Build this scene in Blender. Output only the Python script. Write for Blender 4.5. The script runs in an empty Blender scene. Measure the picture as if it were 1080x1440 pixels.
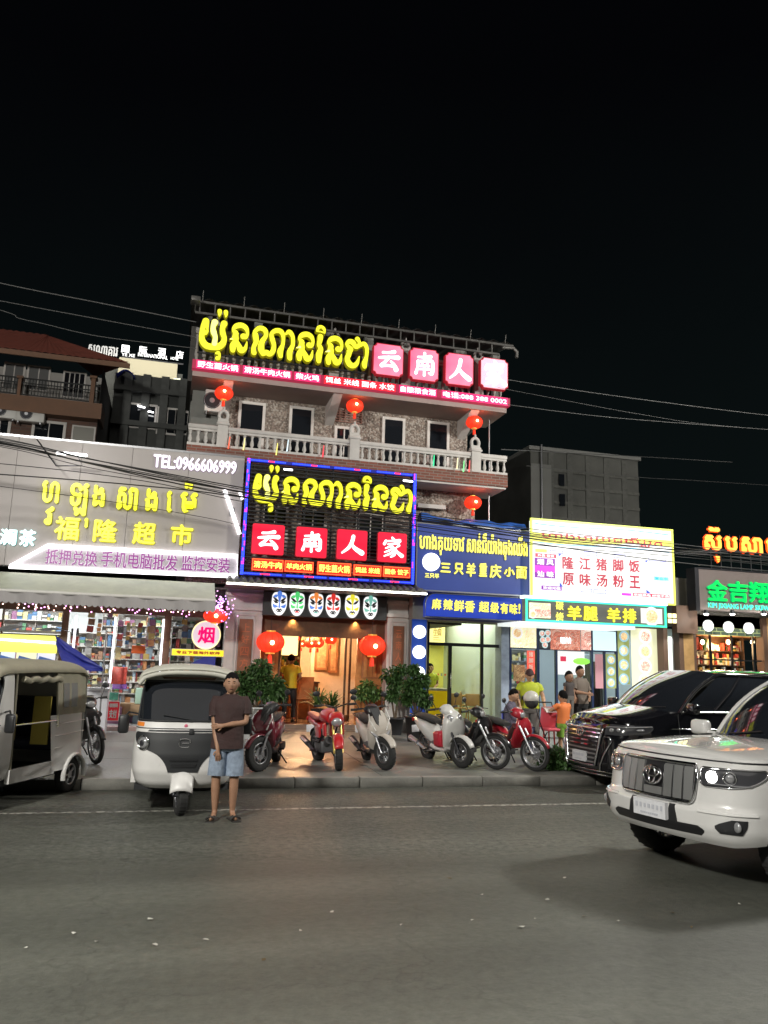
import bpy, bmesh, math, random
from mathutils import Vector, Matrix
import numpy as np
R = math.radians
SC = bpy.context.scene
COL = SC.collection
random.seed(7)

# ------------------------------------------------------------------ camera
F_PX = 1110.0
PITCH, ROLL, YAW, CAM_H = R(10.9), R(1.77), R(14.9), 1.85
_fw = Vector((math.sin(YAW)*math.cos(PITCH), math.cos(YAW)*math.cos(PITCH), math.sin(PITCH)))
_rt = Vector((math.cos(YAW), -math.sin(YAW), 0))
_up = _rt.cross(_fw)
_r2 = _rt*math.cos(ROLL) + _up*math.sin(ROLL)
_u2 = -_rt*math.sin(ROLL) + _up*math.cos(ROLL)
cd = bpy.data.cameras.new('camera'); cam = bpy.data.objects.new('camera', cd); COL.objects.link(cam)
mt = Matrix((_r2, _u2, -_fw)).transposed().to_4x4(); mt.translation = (0, 0, CAM_H)
cam.matrix_world = mt
cd.sensor_fit = 'VERTICAL'; cd.sensor_height = 36.0; cd.lens = 36.0*F_PX/1440.0
cd.clip_start = 0.05; cd.clip_end = 1500
SC.camera = cam

# ------------------------------------------------------------------ night sky, exposure
W = bpy.data.worlds.new('World'); SC.world = W; W.use_nodes = True
nt = W.node_tree; nt.nodes.clear()
wo = nt.nodes.new('ShaderNodeOutputWorld'); bg = nt.nodes.new('ShaderNodeBackground')
tc = nt.nodes.new('ShaderNodeTexCoord'); sx = nt.nodes.new('ShaderNodeSeparateXYZ'); rp = nt.nodes.new('ShaderNodeValToRGB')
no = nt.nodes.new('ShaderNodeTexNoise'); no.inputs['Scale'].default_value = 2.2; no.inputs['Detail'].default_value = 5
ad = nt.nodes.new('ShaderNodeMath'); ad.operation = 'MULTIPLY_ADD'; ad.inputs[1].default_value = 0.22
nt.links.new(tc.outputs['Generated'], sx.inputs[0]); nt.links.new(tc.outputs['Generated'], no.inputs['Vector'])
nt.links.new(no.outputs[0], ad.inputs[0]); nt.links.new(sx.outputs[2], ad.inputs[2]); nt.links.new(ad.outputs[0], rp.inputs[0])
rp.color_ramp.elements[0].position = 0.08; rp.color_ramp.elements[0].color = (.0026, .0044, .0044, 1)
rp.color_ramp.elements[1].position = 0.75; rp.color_ramp.elements[1].color = (.0006, .0007, .0010, 1)
nt.links.new(rp.outputs[0], bg.inputs[0]); bg.inputs[1].default_value = 1.0
nt.links.new(bg.outputs[0], wo.inputs[0])
SC.view_settings.view_transform = 'Standard'; SC.view_settings.look = 'None'
SC.view_settings.exposure = 0.75; SC.view_settings.gamma = 1.0
SC.view_settings.use_curve_mapping = False
SC.cycles.max_bounces = 6; SC.cycles.diffuse_bounces = 3; SC.cycles.glossy_bounces = 3
SC.cycles.transmission_bounces = 4; SC.cycles.transparent_max_bounces = 12
SC.cycles.sample_clamp_indirect = 4.0; SC.cycles.caustics_reflective = False; SC.cycles.caustics_refractive = False
SC.cycles.use_light_tree = True
SC.cycles.use_denoising = True

# the glow of the town: one weak, very soft lamp from above and behind the street
sl = bpy.data.lights.new('night_glow', 'SUN'); sl.energy = 0.30; sl.angle = R(70); sl.color = (1.0, .95, .88)
so = bpy.data.objects.new('night_glow', sl); COL.objects.link(so)
so.rotation_euler = (R(38), 0, R(-12))

# ------------------------------------------------------------------ helpers
def ray(px, py):
    return _fw + _r2*((px-540)/F_PX) - _u2*((py-720)/F_PX)
def at(px, py, Y):
    "world point of the facade plane Y seen at that pixel"
    d = ray(px, py); return Vector((0, 0, CAM_H)) + d*(Y/d.y)
def gz(px, py, z):
    d = ray(px, py); return Vector((0, 0, CAM_H)) + d*((z-CAM_H)/d.z)

ROOTM = {}
def setp(o, label=None, cat=None, group=None, kind=None):
    if label: o['label'] = label
    if cat: o['category'] = cat
    if group: o['group'] = group
    if kind: o['kind'] = kind
    return o
def thing(name, label, cat, loc=(0, 0, 0), rz=0.0, group=None):
    o = bpy.data.objects.new(name, None); COL.objects.link(o)
    o.empty_display_size = .2
    o.location = loc; o.rotation_euler = (0, 0, rz)
    ROOTM[o] = Matrix.Translation(Vector(loc)) @ Matrix.Rotation(rz, 4, 'Z')
    return setp(o, label, cat, group)
def kids(o): return [c for c in bpy.data.objects if c.parent == o]
def dup(o, loc=None, rz=None, label=None, group=None, parent=None, tilt=None):
    c = o.copy(); COL.objects.link(c)
    if parent is not None: c.parent = parent
    if loc is not None: c.location = loc
    if rz is not None: c.rotation_euler = (tilt or 0, 0, rz)
    if label: c['label'] = label
    if group: c['group'] = group
    for k in o.children: dup(k, parent=c)
    return c

MATS = {}
def M(name, col=(.5, .5, .5), rough=.6, metal=0.0, emit=0.0, ecol=None, var=0.0, scale=8.0, bump=0.0,
      bscale=None, coat=0.0, trans=0.0, alpha=1.0, spec=.5, dirt=0.0):
    if name in MATS: return MATS[name]
    m = bpy.data.materials.new(name); m.use_nodes = True
    n = m.node_tree.nodes; l = m.node_tree.links; b = n['Principled BSDF']
    b.inputs['Base Color'].default_value = (*col, 1); b.inputs['Roughness'].default_value = rough
    b.inputs['Metallic'].default_value = metal; b.inputs['Coat Weight'].default_value = coat
    b.inputs['Coat Roughness'].default_value = .03
    b.inputs['Transmission Weight'].default_value = trans; b.inputs['Alpha'].default_value = alpha
    b.inputs['Specular IOR Level'].default_value = spec
    if emit:
        b.inputs['Emission Color'].default_value = (*(ecol or col), 1); b.inputs['Emission Strength'].default_value = emit
    if var or bump or dirt:
        t = n.new('ShaderNodeTexCoord')
    if var or dirt:
        z = n.new('ShaderNodeTexNoise'); z.inputs['Scale'].default_value = scale; z.inputs['Detail'].default_value = 8
        z.inputs['Roughness'].default_value = .65
        l.new(t.outputs['Object'], z.inputs['Vector'])
        r = n.new('ShaderNodeMapRange'); r.inputs[1].default_value = .3; r.inputs[2].default_value = .7
        r.inputs[3].default_value = 1-var; r.inputs[4].default_value = 1+var
        l.new(z.outputs[0], r.inputs[0])
        x = n.new('ShaderNodeVectorMath'); x.operation = 'SCALE'; x.inputs[0].default_value = col
        l.new(r.outputs[0], x.inputs['Scale']); l.new(x.outputs[0], b.inputs['Base Color'])
        if not emit:
            q = n.new('ShaderNodeMapRange'); q.inputs[1].default_value = .3; q.inputs[2].default_value = .75
            q.inputs[3].default_value = max(0, rough-.12); q.inputs[4].default_value = min(1, rough+.15)
            l.new(z.outputs[0], q.inputs[0]); l.new(q.outputs[0], b.inputs['Roughness'])
    if bump:
        z2 = n.new('ShaderNodeTexNoise'); z2.inputs['Scale'].default_value = bscale or scale*6; z2.inputs['Detail'].default_value = 6
        l.new(t.outputs['Object'], z2.inputs['Vector'])
        bu = n.new('ShaderNodeBump'); bu.inputs['Strength'].default_value = bump; bu.inputs['Distance'].default_value = .02
        l.new(z2.outputs[0], bu.inputs['Height']); l.new(bu.outputs[0], b.inputs['Normal'])
    MATS[name] = m; return m
def EM(name, col, s):
    "lit surface: colour with emission of strength s"
    if name in MATS: return MATS[name]
    m = bpy.data.materials.new(name); m.use_nodes = True
    n = m.node_tree.nodes; b = n['Principled BSDF']
    b.inputs['Base Color'].default_value = (*[min(c, .8)*.5 for c in col], 1); b.inputs['Roughness'].default_value = .4
    b.inputs['Emission Color'].default_value = (*col, 1); b.inputs['Emission Strength'].default_value = s
    MATS[name] = m; return m
def nodes_of(m): return m.node_tree.nodes, m.node_tree.links, m.node_tree.nodes['Principled BSDF']

class MB:
    def __init__(s): s.v = []; s.f = []; s.m = []; s.sm = []
    def add(s, vs, fs, mi=0, smooth=False):
        o = len(s.v); s.v += [tuple(v) for v in vs]
        for f in fs: s.f.append(tuple(i+o for i in f)); s.m.append(mi); s.sm.append(smooth)
        return s
    def box(s, c, d, mi=0, rz=0.0, rx=0.0, ry=0.0):
        x, y, z = d[0]/2, d[1]/2, d[2]/2
        vs = [Vector((i*x, j*y, k*z)) for i in (-1, 1) for j in (-1, 1) for k in (-1, 1)]
        if rz or rx or ry:
            mm = Matrix.Rotation(rz, 3, 'Z') @ Matrix.Rotation(ry, 3, 'Y') @ Matrix.Rotation(rx, 3, 'X'); vs = [mm @ v for v in vs]
        c = Vector(c)
        return s.add([v+c for v in vs], [(0, 1, 3, 2), (4, 6, 7, 5), (0, 4, 5, 1), (2, 3, 7, 6), (0, 2, 6, 4), (1, 5, 7, 3)], mi)
    def bx(s, x0, x1, y0, y1, z0, z1, mi=0):
        return s.box(((x0+x1)/2, (y0+y1)/2, (z0+z1)/2), (abs(x1-x0), abs(y1-y0), abs(z1-z0)), mi)
    def bbox(s, c, d, bev=.01, mi=0, seg=2, rz=0.0, rx=0.0, ry=0.0):
        "bevelled box"
        bm = bmesh.new(); bmesh.ops.create_cube(bm, size=1); bmesh.ops.scale(bm, vec=d, verts=bm.verts)
        bmesh.ops.bevel(bm, geom=bm.edges[:], offset=bev, segments=seg, affect='EDGES', profile=.5)
        mm = Matrix.Rotation(rz, 3, 'Z') @ Matrix.Rotation(ry, 3, 'Y') @ Matrix.Rotation(rx, 3, 'X')
        c = Vector(c); bm.verts.ensure_lookup_table()
        s.add([mm @ v.co + c for v in bm.verts], [[v.index for v in f.verts] for f in bm.faces], mi, True); bm.free(); return s
    def tube(s, pts, r, n=8, mi=0, caps=True, closed=False, flat=1.0):
        pts = [Vector(p) for p in pts]; N = len(pts)
        rs = r if isinstance(r, (list, tuple)) else [r]*N
        vs = []; ref = None
        for i, p in enumerate(pts):
            if closed: t = pts[(i+1) % N]-pts[i-1]
            else: t = pts[min(i+1, N-1)]-pts[max(i-1, 0)]
            if t.length < 1e-9: t = Vector((0, 0, 1))
            t.normalize()
            if ref is None: ref = Vector((0, 0, 1)) if abs(t.z) < .9 else Vector((1, 0, 0))
            a = t.cross(ref).normalized(); b = a.cross(t).normalized(); ref = b
            for k in range(n):
                q = 2*math.pi*k/n; vs.append(p+(a*math.cos(q)+b*math.sin(q)*flat)*rs[i])
        fs = []
        for i in range(N if closed else N-1):
            j = (i+1) % N
            for k in range(n):
                k2 = (k+1) % n; fs.append((i*n+k, i*n+k2, j*n+k2, j*n+k))
        s.add(vs, fs, mi, True)
        if caps and not closed: s.add(vs[:n], [tuple(range(n))[::-1]], mi); s.add(vs[-n:], [tuple(range(n))], mi)
        return s
    def cyl(s, p0, p1, r, r1=None, n=12, mi=0): return s.tube([p0, p1], [r, r if r1 is None else r1], n, mi)
    def lathe(s, prof, c=(0, 0, 0), n=16, mi=0, axis='Z', smooth=True, caps=True):
        "prof: (radius, height) list"
        vs = []; fs = []
        for (r, h) in prof:
            for k in range(n):
                q = 2*math.pi*k/n
                p = (r*math.cos(q), r*math.sin(q), h)
                if axis == 'Y': p = (p[0], h, p[1])
                if axis == 'X': p = (h, p[0], p[1])
                vs.append(Vector(p)+Vector(c))
        for i in range(len(prof)-1):
            for k in range(n):
                k2 = (k+1) % n; fs.append((i*n+k, i*n+k2, (i+1)*n+k2, (i+1)*n+k))
        s.add(vs, fs, mi, smooth)
        if caps: s.add(vs[:n], [tuple(range(n))[::-1]], mi); s.add(vs[-n:], [tuple(range(n))], mi)
        return s
    def ell(s, c, r, n=12, m=8, mi=0, mat=None):
        vs = []; fs = []
        for i in range(m+1):
            a = math.pi*i/m
            for k in range(n):
                q = 2*math.pi*k/n
                p = Vector((r[0]*math.sin(a)*math.cos(q), r[1]*math.sin(a)*math.sin(q), r[2]*math.cos(a)))
                if mat: p = mat @ p
                vs.append(p+Vector(c))
        for i in range(m):
            for k in range(n):
                k2 = (k+1) % n; fs.append((i*n+k, (i+1)*n+k, (i+1)*n+k2, i*n+k2))
        return s.add(vs, fs, mi, True)
    def grid(s, fn, nu, nv, mi=0, smooth=True, skip=None):
        "fn(u,v) for u,v in 0..1"
        vs = [fn(i/nu, j/nv) for j in range(nv+1) for i in range(nu+1)]
        fs = []
        for j in range(nv):
            for i in range(nu):
                if skip and skip((i+.5)/nu, (j+.5)/nv): continue
                a = j*(nu+1)+i; fs.append((a, a+1, a+nu+2, a+nu+1))
        return s.add(vs, fs, mi, smooth)
    def prism(s, poly, fn, mi=0):
        "poly: 2D points; fn(p, side) -> 3D with side 0/1; closed solid"
        n = len(poly); a = [fn(p, 0) for p in poly]; b = [fn(p, 1) for p in poly]
        s.add(a+b, [tuple(range(n)), tuple(range(2*n-1, n-1, -1))]+[(i, i+n, (i+1) % n+n, (i+1) % n) for i in range(n)], mi); return s
    def quad(s, a, b, c, d, mi=0): return s.add([a, b, c, d], [(0, 1, 2, 3)], mi)
    def build(s, name, mats, parent=None, local=False, mods=None, root=None):
        me = bpy.data.meshes.new(name)
        vs = s.v
        rt = root or parent
        while rt is not None and rt not in ROOTM: rt = rt.parent
        if parent is not None and not local:
            im = ROOTM[rt].inverted(); vs = [im @ Vector(v) for v in vs]
        me.from_pydata([tuple(v) for v in vs], [], s.f)
        if not isinstance(mats, (list, tuple)): mats = [mats]
        for x in mats: me.materials.append(x)
        me.polygons.foreach_set('material_index', s.m); me.polygons.foreach_set('use_smooth', s.sm)
        me.update()
        o = bpy.data.objects.new(name, me); COL.objects.link(o)
        if parent is not None: o.parent = parent
        return o
def autosmooth(o, ang=35):
    me = o.data; bm = bmesh.new(); bm.from_mesh(me); bmesh.ops.remove_doubles(bm, verts=bm.verts, dist=1e-5)
    bmesh.ops.recalc_face_normals(bm, faces=bm.faces)
    for f in bm.faces: f.smooth = True
    for e in bm.edges:
        if len(e.link_faces) == 2 and e.calc_face_angle(0) > R(ang): e.smooth = False
    bm.to_mesh(me); bm.free(); return o
def struct(o, label=None):
    o['kind'] = 'structure'
    if label: o['label'] = label
    return o

# ---- lettering
_glyph = {}
def glyphs(s, extrude):
    key = (s, round(extrude, 4))
    if key in _glyph: return _glyph[key]
    c = bpy.data.curves.new('txt', 'FONT'); c.body = s; c.size = 1; c.extrude = extrude; c.resolution_u = 2
    o = bpy.data.objects.new('txt', c); me = bpy.data.meshes.new_from_object(o)
    vs = [tuple(v.co) for v in me.vertices]; fs = [tuple(p.vertices) for p in me.polygons]
    bpy.data.objects.remove(o); bpy.data.curves.remove(c); bpy.data.meshes.remove(me)
    _glyph[key] = (vs, fs); return vs, fs
def text_into(mb, s, box, Y, depth=.01, bold=0.0, mi=0, shear=0.0, frame=None):
    """string fitted into box (x0,z0,x1,z1) on the plane y=Y, facing the street; frame(x, d, z) may place it elsewhere"""
    x0, z0, x1, z1 = box
    vs, fs = glyphs(s, 0)
    if not vs: return
    ax = min(v[0] for v in vs); bx_ = max(v[0] for v in vs); az = min(v[1] for v in vs); bz = max(v[1] for v in vs)
    sx_ = (x1-x0-2*bold)/(bx_-ax); sz_ = (z1-z0-2*bold)/(bz-az)
    offs = [(0, 0)] if not bold else [(-bold, 0), (bold, 0), (0, bold), (0, -bold), (0, 0)]
    if frame is None: frame = lambda x, d, z: (x, Y-d, z)
    n = len(vs)
    for q, (ox, oz) in enumerate(offs):
        d = depth+.0006*q
        pts = [frame(x0+bold+(v[0]-ax)*sx_+ox+shear*(v[1]-az)*sz_, d, z0+bold+(v[1]-az)*sz_+oz) for v in vs]
        mb.add(pts, fs, mi)
def pbox(px0, py0, px1, py1, Y):
    "box on plane Y from a centre-line: left edge, right edge, top, bottom pixel at the middle"
    xm = (px0+px1)/2
    a = at(px0, (py0+py1)/2, Y); b = at(px1, (py0+py1)/2, Y); t = at(xm, py0, Y); u = at(xm, py1, Y)
    return (a.x, u.z, b.x, t.z)
def catmull(p, sub=5):
    out = []
    for i in range(len(p)-1):
        a = p[max(i-1, 0)]; b = p[i]; c = p[i+1]; d = p[min(i+2, len(p)-1)]
        for k in range(sub):
            t = k/sub
            out.append(tuple(.5*((2*b[j])+(c[j]-a[j])*t+(2*a[j]-5*b[j]+4*c[j]-d[j])*t*t+(3*b[j]-a[j]-3*c[j]+d[j])*t**3) for j in range(len(b))))
    out.append(tuple(p[-1])); return out
def stroke_into(mb, pts, fn, mi=0, grow=0.0, d0=.0, d1=.06, sides=True, sub=5):
    """brush stroke: (x, z, halfwidth) list, fn(x,d,z)->3D; front face at d1, wall back to d0"""
    p = catmull(pts, sub); L = []; Rr = []
    for i, (x, z, w) in enumerate(p):
        a = p[max(i-1, 0)]; b = p[min(i+1, len(p)-1)]; tx, tz = b[0]-a[0], b[1]-a[1]; q = math.hypot(tx, tz) or 1
        nx, nz = -tz/q, tx/q; w = max(w, .001)+grow; L.append((x+nx*w, z+nz*w)); Rr.append((x-nx*w, z-nz*w))
    def cap(c, a, b):
        w = max(c[2], .001)+grow; t0 = math.atan2(a[1]-c[1], a[0]-c[0]); return [(c[0]+w*math.cos(t0-math.pi*k/6), c[1]+w*math.sin(t0-math.pi*k/6)) for k in range(1, 6)]
    end = cap(p[-1], L[-1], Rr[-1]); st = cap(p[0], Rr[0], L[0])
    n = len(L); vs = [fn(x, d1, z) for x, z in L]+[fn(x, d1, z) for x, z in Rr]
    fs = [(i, i+1, n+i+1, n+i) for i in range(n-1)]
    mb.add(vs, fs, mi)
    mb.add([fn(x, d1, z) for x, z in [L[-1]]+end+[Rr[-1]]], [tuple(range(7))], mi)
    mb.add([fn(x, d1, z) for x, z in [Rr[0]]+st+[L[0]]], [tuple(range(7))], mi)
    if sides:
        loop = L+end+Rr[::-1]+st; k = len(loop)
        mb.add([fn(x, d1, z) for x, z in loop]+[fn(x, d0, z) for x, z in loop], [(i, (i+1) % k, (i+1) % k+k, i+k) for i in range(k)], mi)
def lamp(name, kind, loc, energy, col=(1, 1, 1), size=.3, size_y=None, target=None, parent=None, spot=None, blend=.5):
    l = bpy.data.lights.new(name, kind); l.energy = energy; l.color = col
    if kind == 'AREA':
        l.size = size
        if size_y: l.shape = 'RECTANGLE'; l.size_y = size_y
    else: l.shadow_soft_size = size
    if kind == 'SPOT': l.spot_size = spot or R(120); l.spot_blend = blend
    o = bpy.data.objects.new(name, l); COL.objects.link(o)
    loc = Vector(loc); d = (Vector(target)-loc) if target is not None else Vector((0, 0, -1))
    m = d.to_track_quat('-Z', 'Y').to_matrix().to_4x4(); m.translation = loc
    if parent is not None:
        rt = parent
        while rt not in ROOTM: rt = rt.parent
        o.parent = parent; o.matrix_local = ROOTM[rt].inverted() @ m
    else: o.matrix_world = m
    return o
# ------------------------------------------------------------------ common materials
white_paint = M('white_paint', (.62, .60, .57), .45, var=.06, scale=3)
stone_white = M('painted_plaster', (.50, .47, .45), .7, var=.14, scale=2.5, bump=.12)
dark_metal = M('dark_metal', (.03, .03, .035), .45, metal=.6)
black_plastic = M('black_plastic', (.018, .018, .02), .4)
chrome = M('chrome', (.75, .75, .77), .12, metal=1)
steel = M('brushed_steel', (.4, .4, .42), .35, metal=.9)
rubber = M('tyre_rubber', (.022, .022, .022), .8, var=.3, scale=20)
concrete = M('concrete_dark', (.16, .16, .15), .85, var=.35, scale=1.2, bump=.3)
glassm = M('dark_window_glass', (.012, .014, .018), .06, spec=.8)
def clear_glass(name='shop_glass', tint=(1, 1, 1)):
    if name in MATS: return MATS[name]
    m = bpy.data.materials.new(name); m.use_nodes = True; n = m.node_tree.nodes; l = m.node_tree.links; n.clear()
    t = n.new('ShaderNodeBsdfTransparent'); t.inputs[0].default_value = (*tint, 1); g = n.new('ShaderNodeBsdfGlossy'); g.inputs['Roughness'].default_value = .02
    fr = n.new('ShaderNodeFresnel'); fr.inputs[0].default_value = 1.45; mx = n.new('ShaderNodeMixShader'); o = n.new('ShaderNodeOutputMaterial')
    l.new(fr.outputs[0], mx.inputs[0]); l.new(t.outputs[0], mx.inputs[1]); l.new(g.outputs[0], mx.inputs[2]); l.new(mx.outputs[0], o.inputs[0])
    MATS[name] = m; return m
pane_glass = clear_glass()

# ------------------------------------------------------------------ road
road = M('asphalt', (.085, .082, .074), .62)
n, l, b = nodes_of(road)
t = n.new('ShaderNodeTexCoord')
z1 = n.new('ShaderNodeTexNoise'); z1.inputs['Scale'].default_value = .35; z1.inputs['Detail'].default_value = 6
mpz = n.new('ShaderNodeMapping'); mpz.inputs['Scale'].default_value = (.25, 1, 1)
l.new(t.outputs['Object'], mpz.inputs[0]); l.new(mpz.outputs[0], z1.inputs['Vector'])
z2 = n.new('ShaderNodeTexNoise'); z2.inputs['Scale'].default_value = 12; z2.inputs['Detail'].default_value = 8; z2.inputs['Roughness'].default_value = .8; l.new(t.outputs['Object'], z2.inputs['Vector'])
# the strip of older, rougher asphalt between the lane and the kerb
sxy = n.new('ShaderNodeSeparateXYZ'); l.new(t.outputs['Object'], sxy.inputs[0])
z3 = n.new('ShaderNodeTexNoise'); z3.inputs['Scale'].default_value = 1.3; l.new(t.outputs['Object'], z3.inputs['Vector'])
yy = n.new('ShaderNodeMath'); yy.operation = 'MULTIPLY_ADD'; yy.inputs[1].default_value = .8; l.new(z3.outputs[0], yy.inputs[0]); l.new(sxy.outputs[1], yy.inputs[2])
old = n.new('ShaderNodeMapRange'); old.inputs[1].default_value = 8.15; old.inputs[2].default_value = 8.55; l.new(yy.outputs[0], old.inputs[0])
c1 = n.new('ShaderNodeValToRGB'); c1.color_ramp.elements[0].position = .32; c1.color_ramp.elements[0].color = (.050, .053, .044, 1)
c1.color_ramp.elements[1].position = .7; c1.color_ramp.elements[1].color = (.102, .104, .088, 1)
l.new(z1.outputs[0], c1.inputs[0])
c2 = n.new('ShaderNodeMapRange'); c2.inputs[1].default_value = .3; c2.inputs[2].default_value = .72; c2.inputs[3].default_value = .2; c2.inputs[4].default_value = 2.4
l.new(z2.outputs[0], c2.inputs[0])
amp = n.new('ShaderNodeMix'); amp.data_type = 'FLOAT'; amp.inputs[2].default_value = 1.0
dd = n.new('ShaderNodeMapRange'); dd.inputs[3].default_value = .38; dd.inputs[4].default_value = .85; l.new(old.outputs[0], dd.inputs[0])
l.new(dd.outputs[0], amp.inputs[0]); l.new(c2.outputs[0], amp.inputs[3])
mp2 = n.new('ShaderNodeMapping'); mp2.inputs['Scale'].default_value = (.035, 1.1, 1); l.new(t.outputs['Object'], mp2.inputs[0])
z4 = n.new('ShaderNodeTexNoise'); z4.inputs['Scale'].default_value = 1; z4.inputs['Detail'].default_value = 3; l.new(mp2.outputs[0], z4.inputs['Vector'])
trk = n.new('ShaderNodeMapRange'); trk.inputs[1].default_value = .35; trk.inputs[2].default_value = .65; trk.inputs[3].default_value = .80; trk.inputs[4].default_value = 1.18; l.new(z4.outputs[0], trk.inputs[0])
vo = n.new('ShaderNodeTexVoronoi'); vo.feature = 'DISTANCE_TO_EDGE'; vo.inputs['Scale'].default_value = .33
wv = n.new('ShaderNodeVectorMath'); wv.operation = 'ADD'; zs = n.new('ShaderNodeTexNoise'); zs.inputs['Scale'].default_value = 2.2; zs.inputs['Detail'].default_value = 6
l.new(t.outputs['Object'], zs.inputs['Vector']); l.new(t.outputs['Object'], wv.inputs[0]); l.new(zs.outputs['Color'], wv.inputs[1]); l.new(wv.outputs[0], vo.inputs['Vector'])
ck = n.new('ShaderNodeMapRange'); ck.inputs[1].default_value = .0; ck.inputs[2].default_value = .006; ck.inputs[3].default_value = .75; l.new(vo.outputs['Distance'], ck.inputs[0])
m1 = n.new('ShaderNodeMath'); m1.operation = 'MULTIPLY'; l.new(trk.outputs[0], m1.inputs[0]); l.new(ck.outputs[0], m1.inputs[1])
m2 = n.new('ShaderNodeMath'); m2.operation = 'MULTIPLY'; l.new(amp.outputs[0], m2.inputs[0]); l.new(m1.outputs[0], m2.inputs[1])
vm = n.new('ShaderNodeVectorMath'); vm.operation = 'SCALE'; l.new(c1.outputs[0], vm.inputs[0]); l.new(m2.outputs[0], vm.inputs['Scale']); l.new(vm.outputs[0], b.inputs['Base Color'])
bu = n.new('ShaderNodeBump'); bu.inputs['Distance'].default_value = .03
st = n.new('ShaderNodeMapRange'); st.inputs[3].default_value = .45; st.inputs[4].default_value = 1.0; l.new(old.outputs[0], st.inputs[0]); l.new(st.outputs[0], bu.inputs['Strength'])
l.new(z2.outputs[0], bu.inputs['Height']); l.new(bu.outputs[0], b.inputs['Normal'])
ro = n.new('ShaderNodeMapRange'); ro.inputs[3].default_value = .42; ro.inputs[4].default_value = .7; l.new(z1.outputs[0], ro.inputs[0]); l.new(ro.outputs[0], b.inputs['Roughness'])
mb = MB(); mb.quad((-300, -60, 0), (300, -60, 0), (300, 12.2, 0), (-300, 12.2, 0)); struct(mb.build('road', road), 'worn grey asphalt road in front of the shops')
mb = MB(); mb.quad((-300, 30, -.02), (300, 30, -.02), (300, 900, -.02), (-300, 900, -.02)); struct(mb.build('ground', concrete))

line_m = M('worn_road_paint', (.42, .42, .38), .6)
n, l, b = nodes_of(line_m)
t = n.new('ShaderNodeTexCoord'); z = n.new('ShaderNodeTexNoise'); z.inputs['Scale'].default_value = 14; z.inputs['Detail'].default_value = 8
l.new(t.outputs['Object'], z.inputs['Vector']); rr = n.new('ShaderNodeValToRGB'); rr.color_ramp.elements[0].position = .42; rr.color_ramp.elements[1].position = .56
rr.color_ramp.elements[0].color = (.085, .08, .072, 1); rr.color_ramp.elements[1].color = (.40, .39, .35, 1)
l.new(z.outputs[0], rr.inputs[0]); l.new(rr.outputs[0], b.inputs['Base Color'])
mb = MB()
x = -40
while x < 60:
    w = random.uniform(.07, .1); mb.quad((x, 10.48, .004), (x+2.6, 10.48, .004), (x+2.6, 10.48+w, .004), (x, 10.48+w, .004)); x += 2.6
struct(mb.build('road_marking', line_m), 'thin worn white line along the edge of the lane')

# pavement: gently rising concrete slabs behind a stone kerb; the kerb stops at a driveway where the van stands
def pz(Y): return .14+max(0, min(Y, 20.5)-12.35)*.019
pave = M('pavement_concrete', (.19, .19, .175), .42, var=.38, scale=1.4, bump=.25, bscale=22)
KX = 7.25
slabs = [(-9, -6.6), (-6.6, -4.1), (-4.1, -1.7), (-1.7, .9), (.9, 3.4), (3.4, 5.4), (5.4, KX)]
par = struct(MB().build('pavement', pave), 'pale concrete pavement in front of the shops')
ROOTM[par] = Matrix.Identity(4)
mb = MB(); mb.quad((-40, 12.35, pz(12.35)-.012), (KX, 12.35, pz(12.35)-.012), (KX, 20.5, pz(20.5)-.012), (-40, 20.5, pz(20.5)-.012))
mb.quad((-40, 20.5, pz(20.5)-.012), (KX, 20.5, pz(20.5)-.012), (KX, 30, .2), (-40, 30, .2))
mb.quad((KX, 12.35, 0), (KX, 20.5, 0), (KX, 20.5, pz(20.5)), (KX, 12.35, pz(12.35)))
mb.build('slab_bed', concrete, par)
ys = [12.353, 14.3, 16.6, 18.9, 20.5]
for (x0, x1) in [(-40, -9)]+slabs:
    for y0, y1 in zip(ys[:-1], ys[1:]):
        g = .006; x0g, x1g, y0g, y1g = x0+g, x1-g, y0+g, y1-g; h = .012
        mb = MB(); mb.add([(x0g, y0g, pz(y0)-h), (x1g, y0g, pz(y0)-h), (x1g, y1g, pz(y1)-h), (x0g, y1g, pz(y1)-h), (x0g, y0g, pz(y0)), (x1g, y0g, pz(y0)), (x1g, y1g, pz(y1)), (x0g, y1g, pz(y1))],
                         [(4, 5, 6, 7), (0, 1, 5, 4), (1, 2, 6, 5), (2, 3, 7, 6), (3, 0, 4, 7)]); mb.build('slab', pave, par)
mb = MB(); mb.quad((KX, 12.2, .002), (60, 12.2, .002), (60, 14.6, .03), (KX, 14.6, .03)); mb.quad((KX, 14.6, .03), (60, 14.6, .03), (60, 22, .2), (KX, 22, .2))
struct(mb.build('driveway', pave), 'concrete driveway running up to the shops at the right')
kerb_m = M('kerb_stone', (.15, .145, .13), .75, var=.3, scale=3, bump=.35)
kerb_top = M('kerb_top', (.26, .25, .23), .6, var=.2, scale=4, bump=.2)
kb = struct(MB().build('kerb', kerb_m), 'concrete kerb along the road'); ROOTM[kb] = Matrix.Identity(4)
x = -9.0
while x < KX-.1:
    x1 = min(x+1.0, KX); mb = MB(); j = random.uniform(-.006, .006)
    mb.bbox(((x+x1)/2, 12.27+j, .066), (x1-x-.012, .15, .147), .012, 0, 1)
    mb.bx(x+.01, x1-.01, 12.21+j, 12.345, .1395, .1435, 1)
    mb.build('kerb_stone', [kerb_m, kerb_top], kb); x = x1
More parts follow.
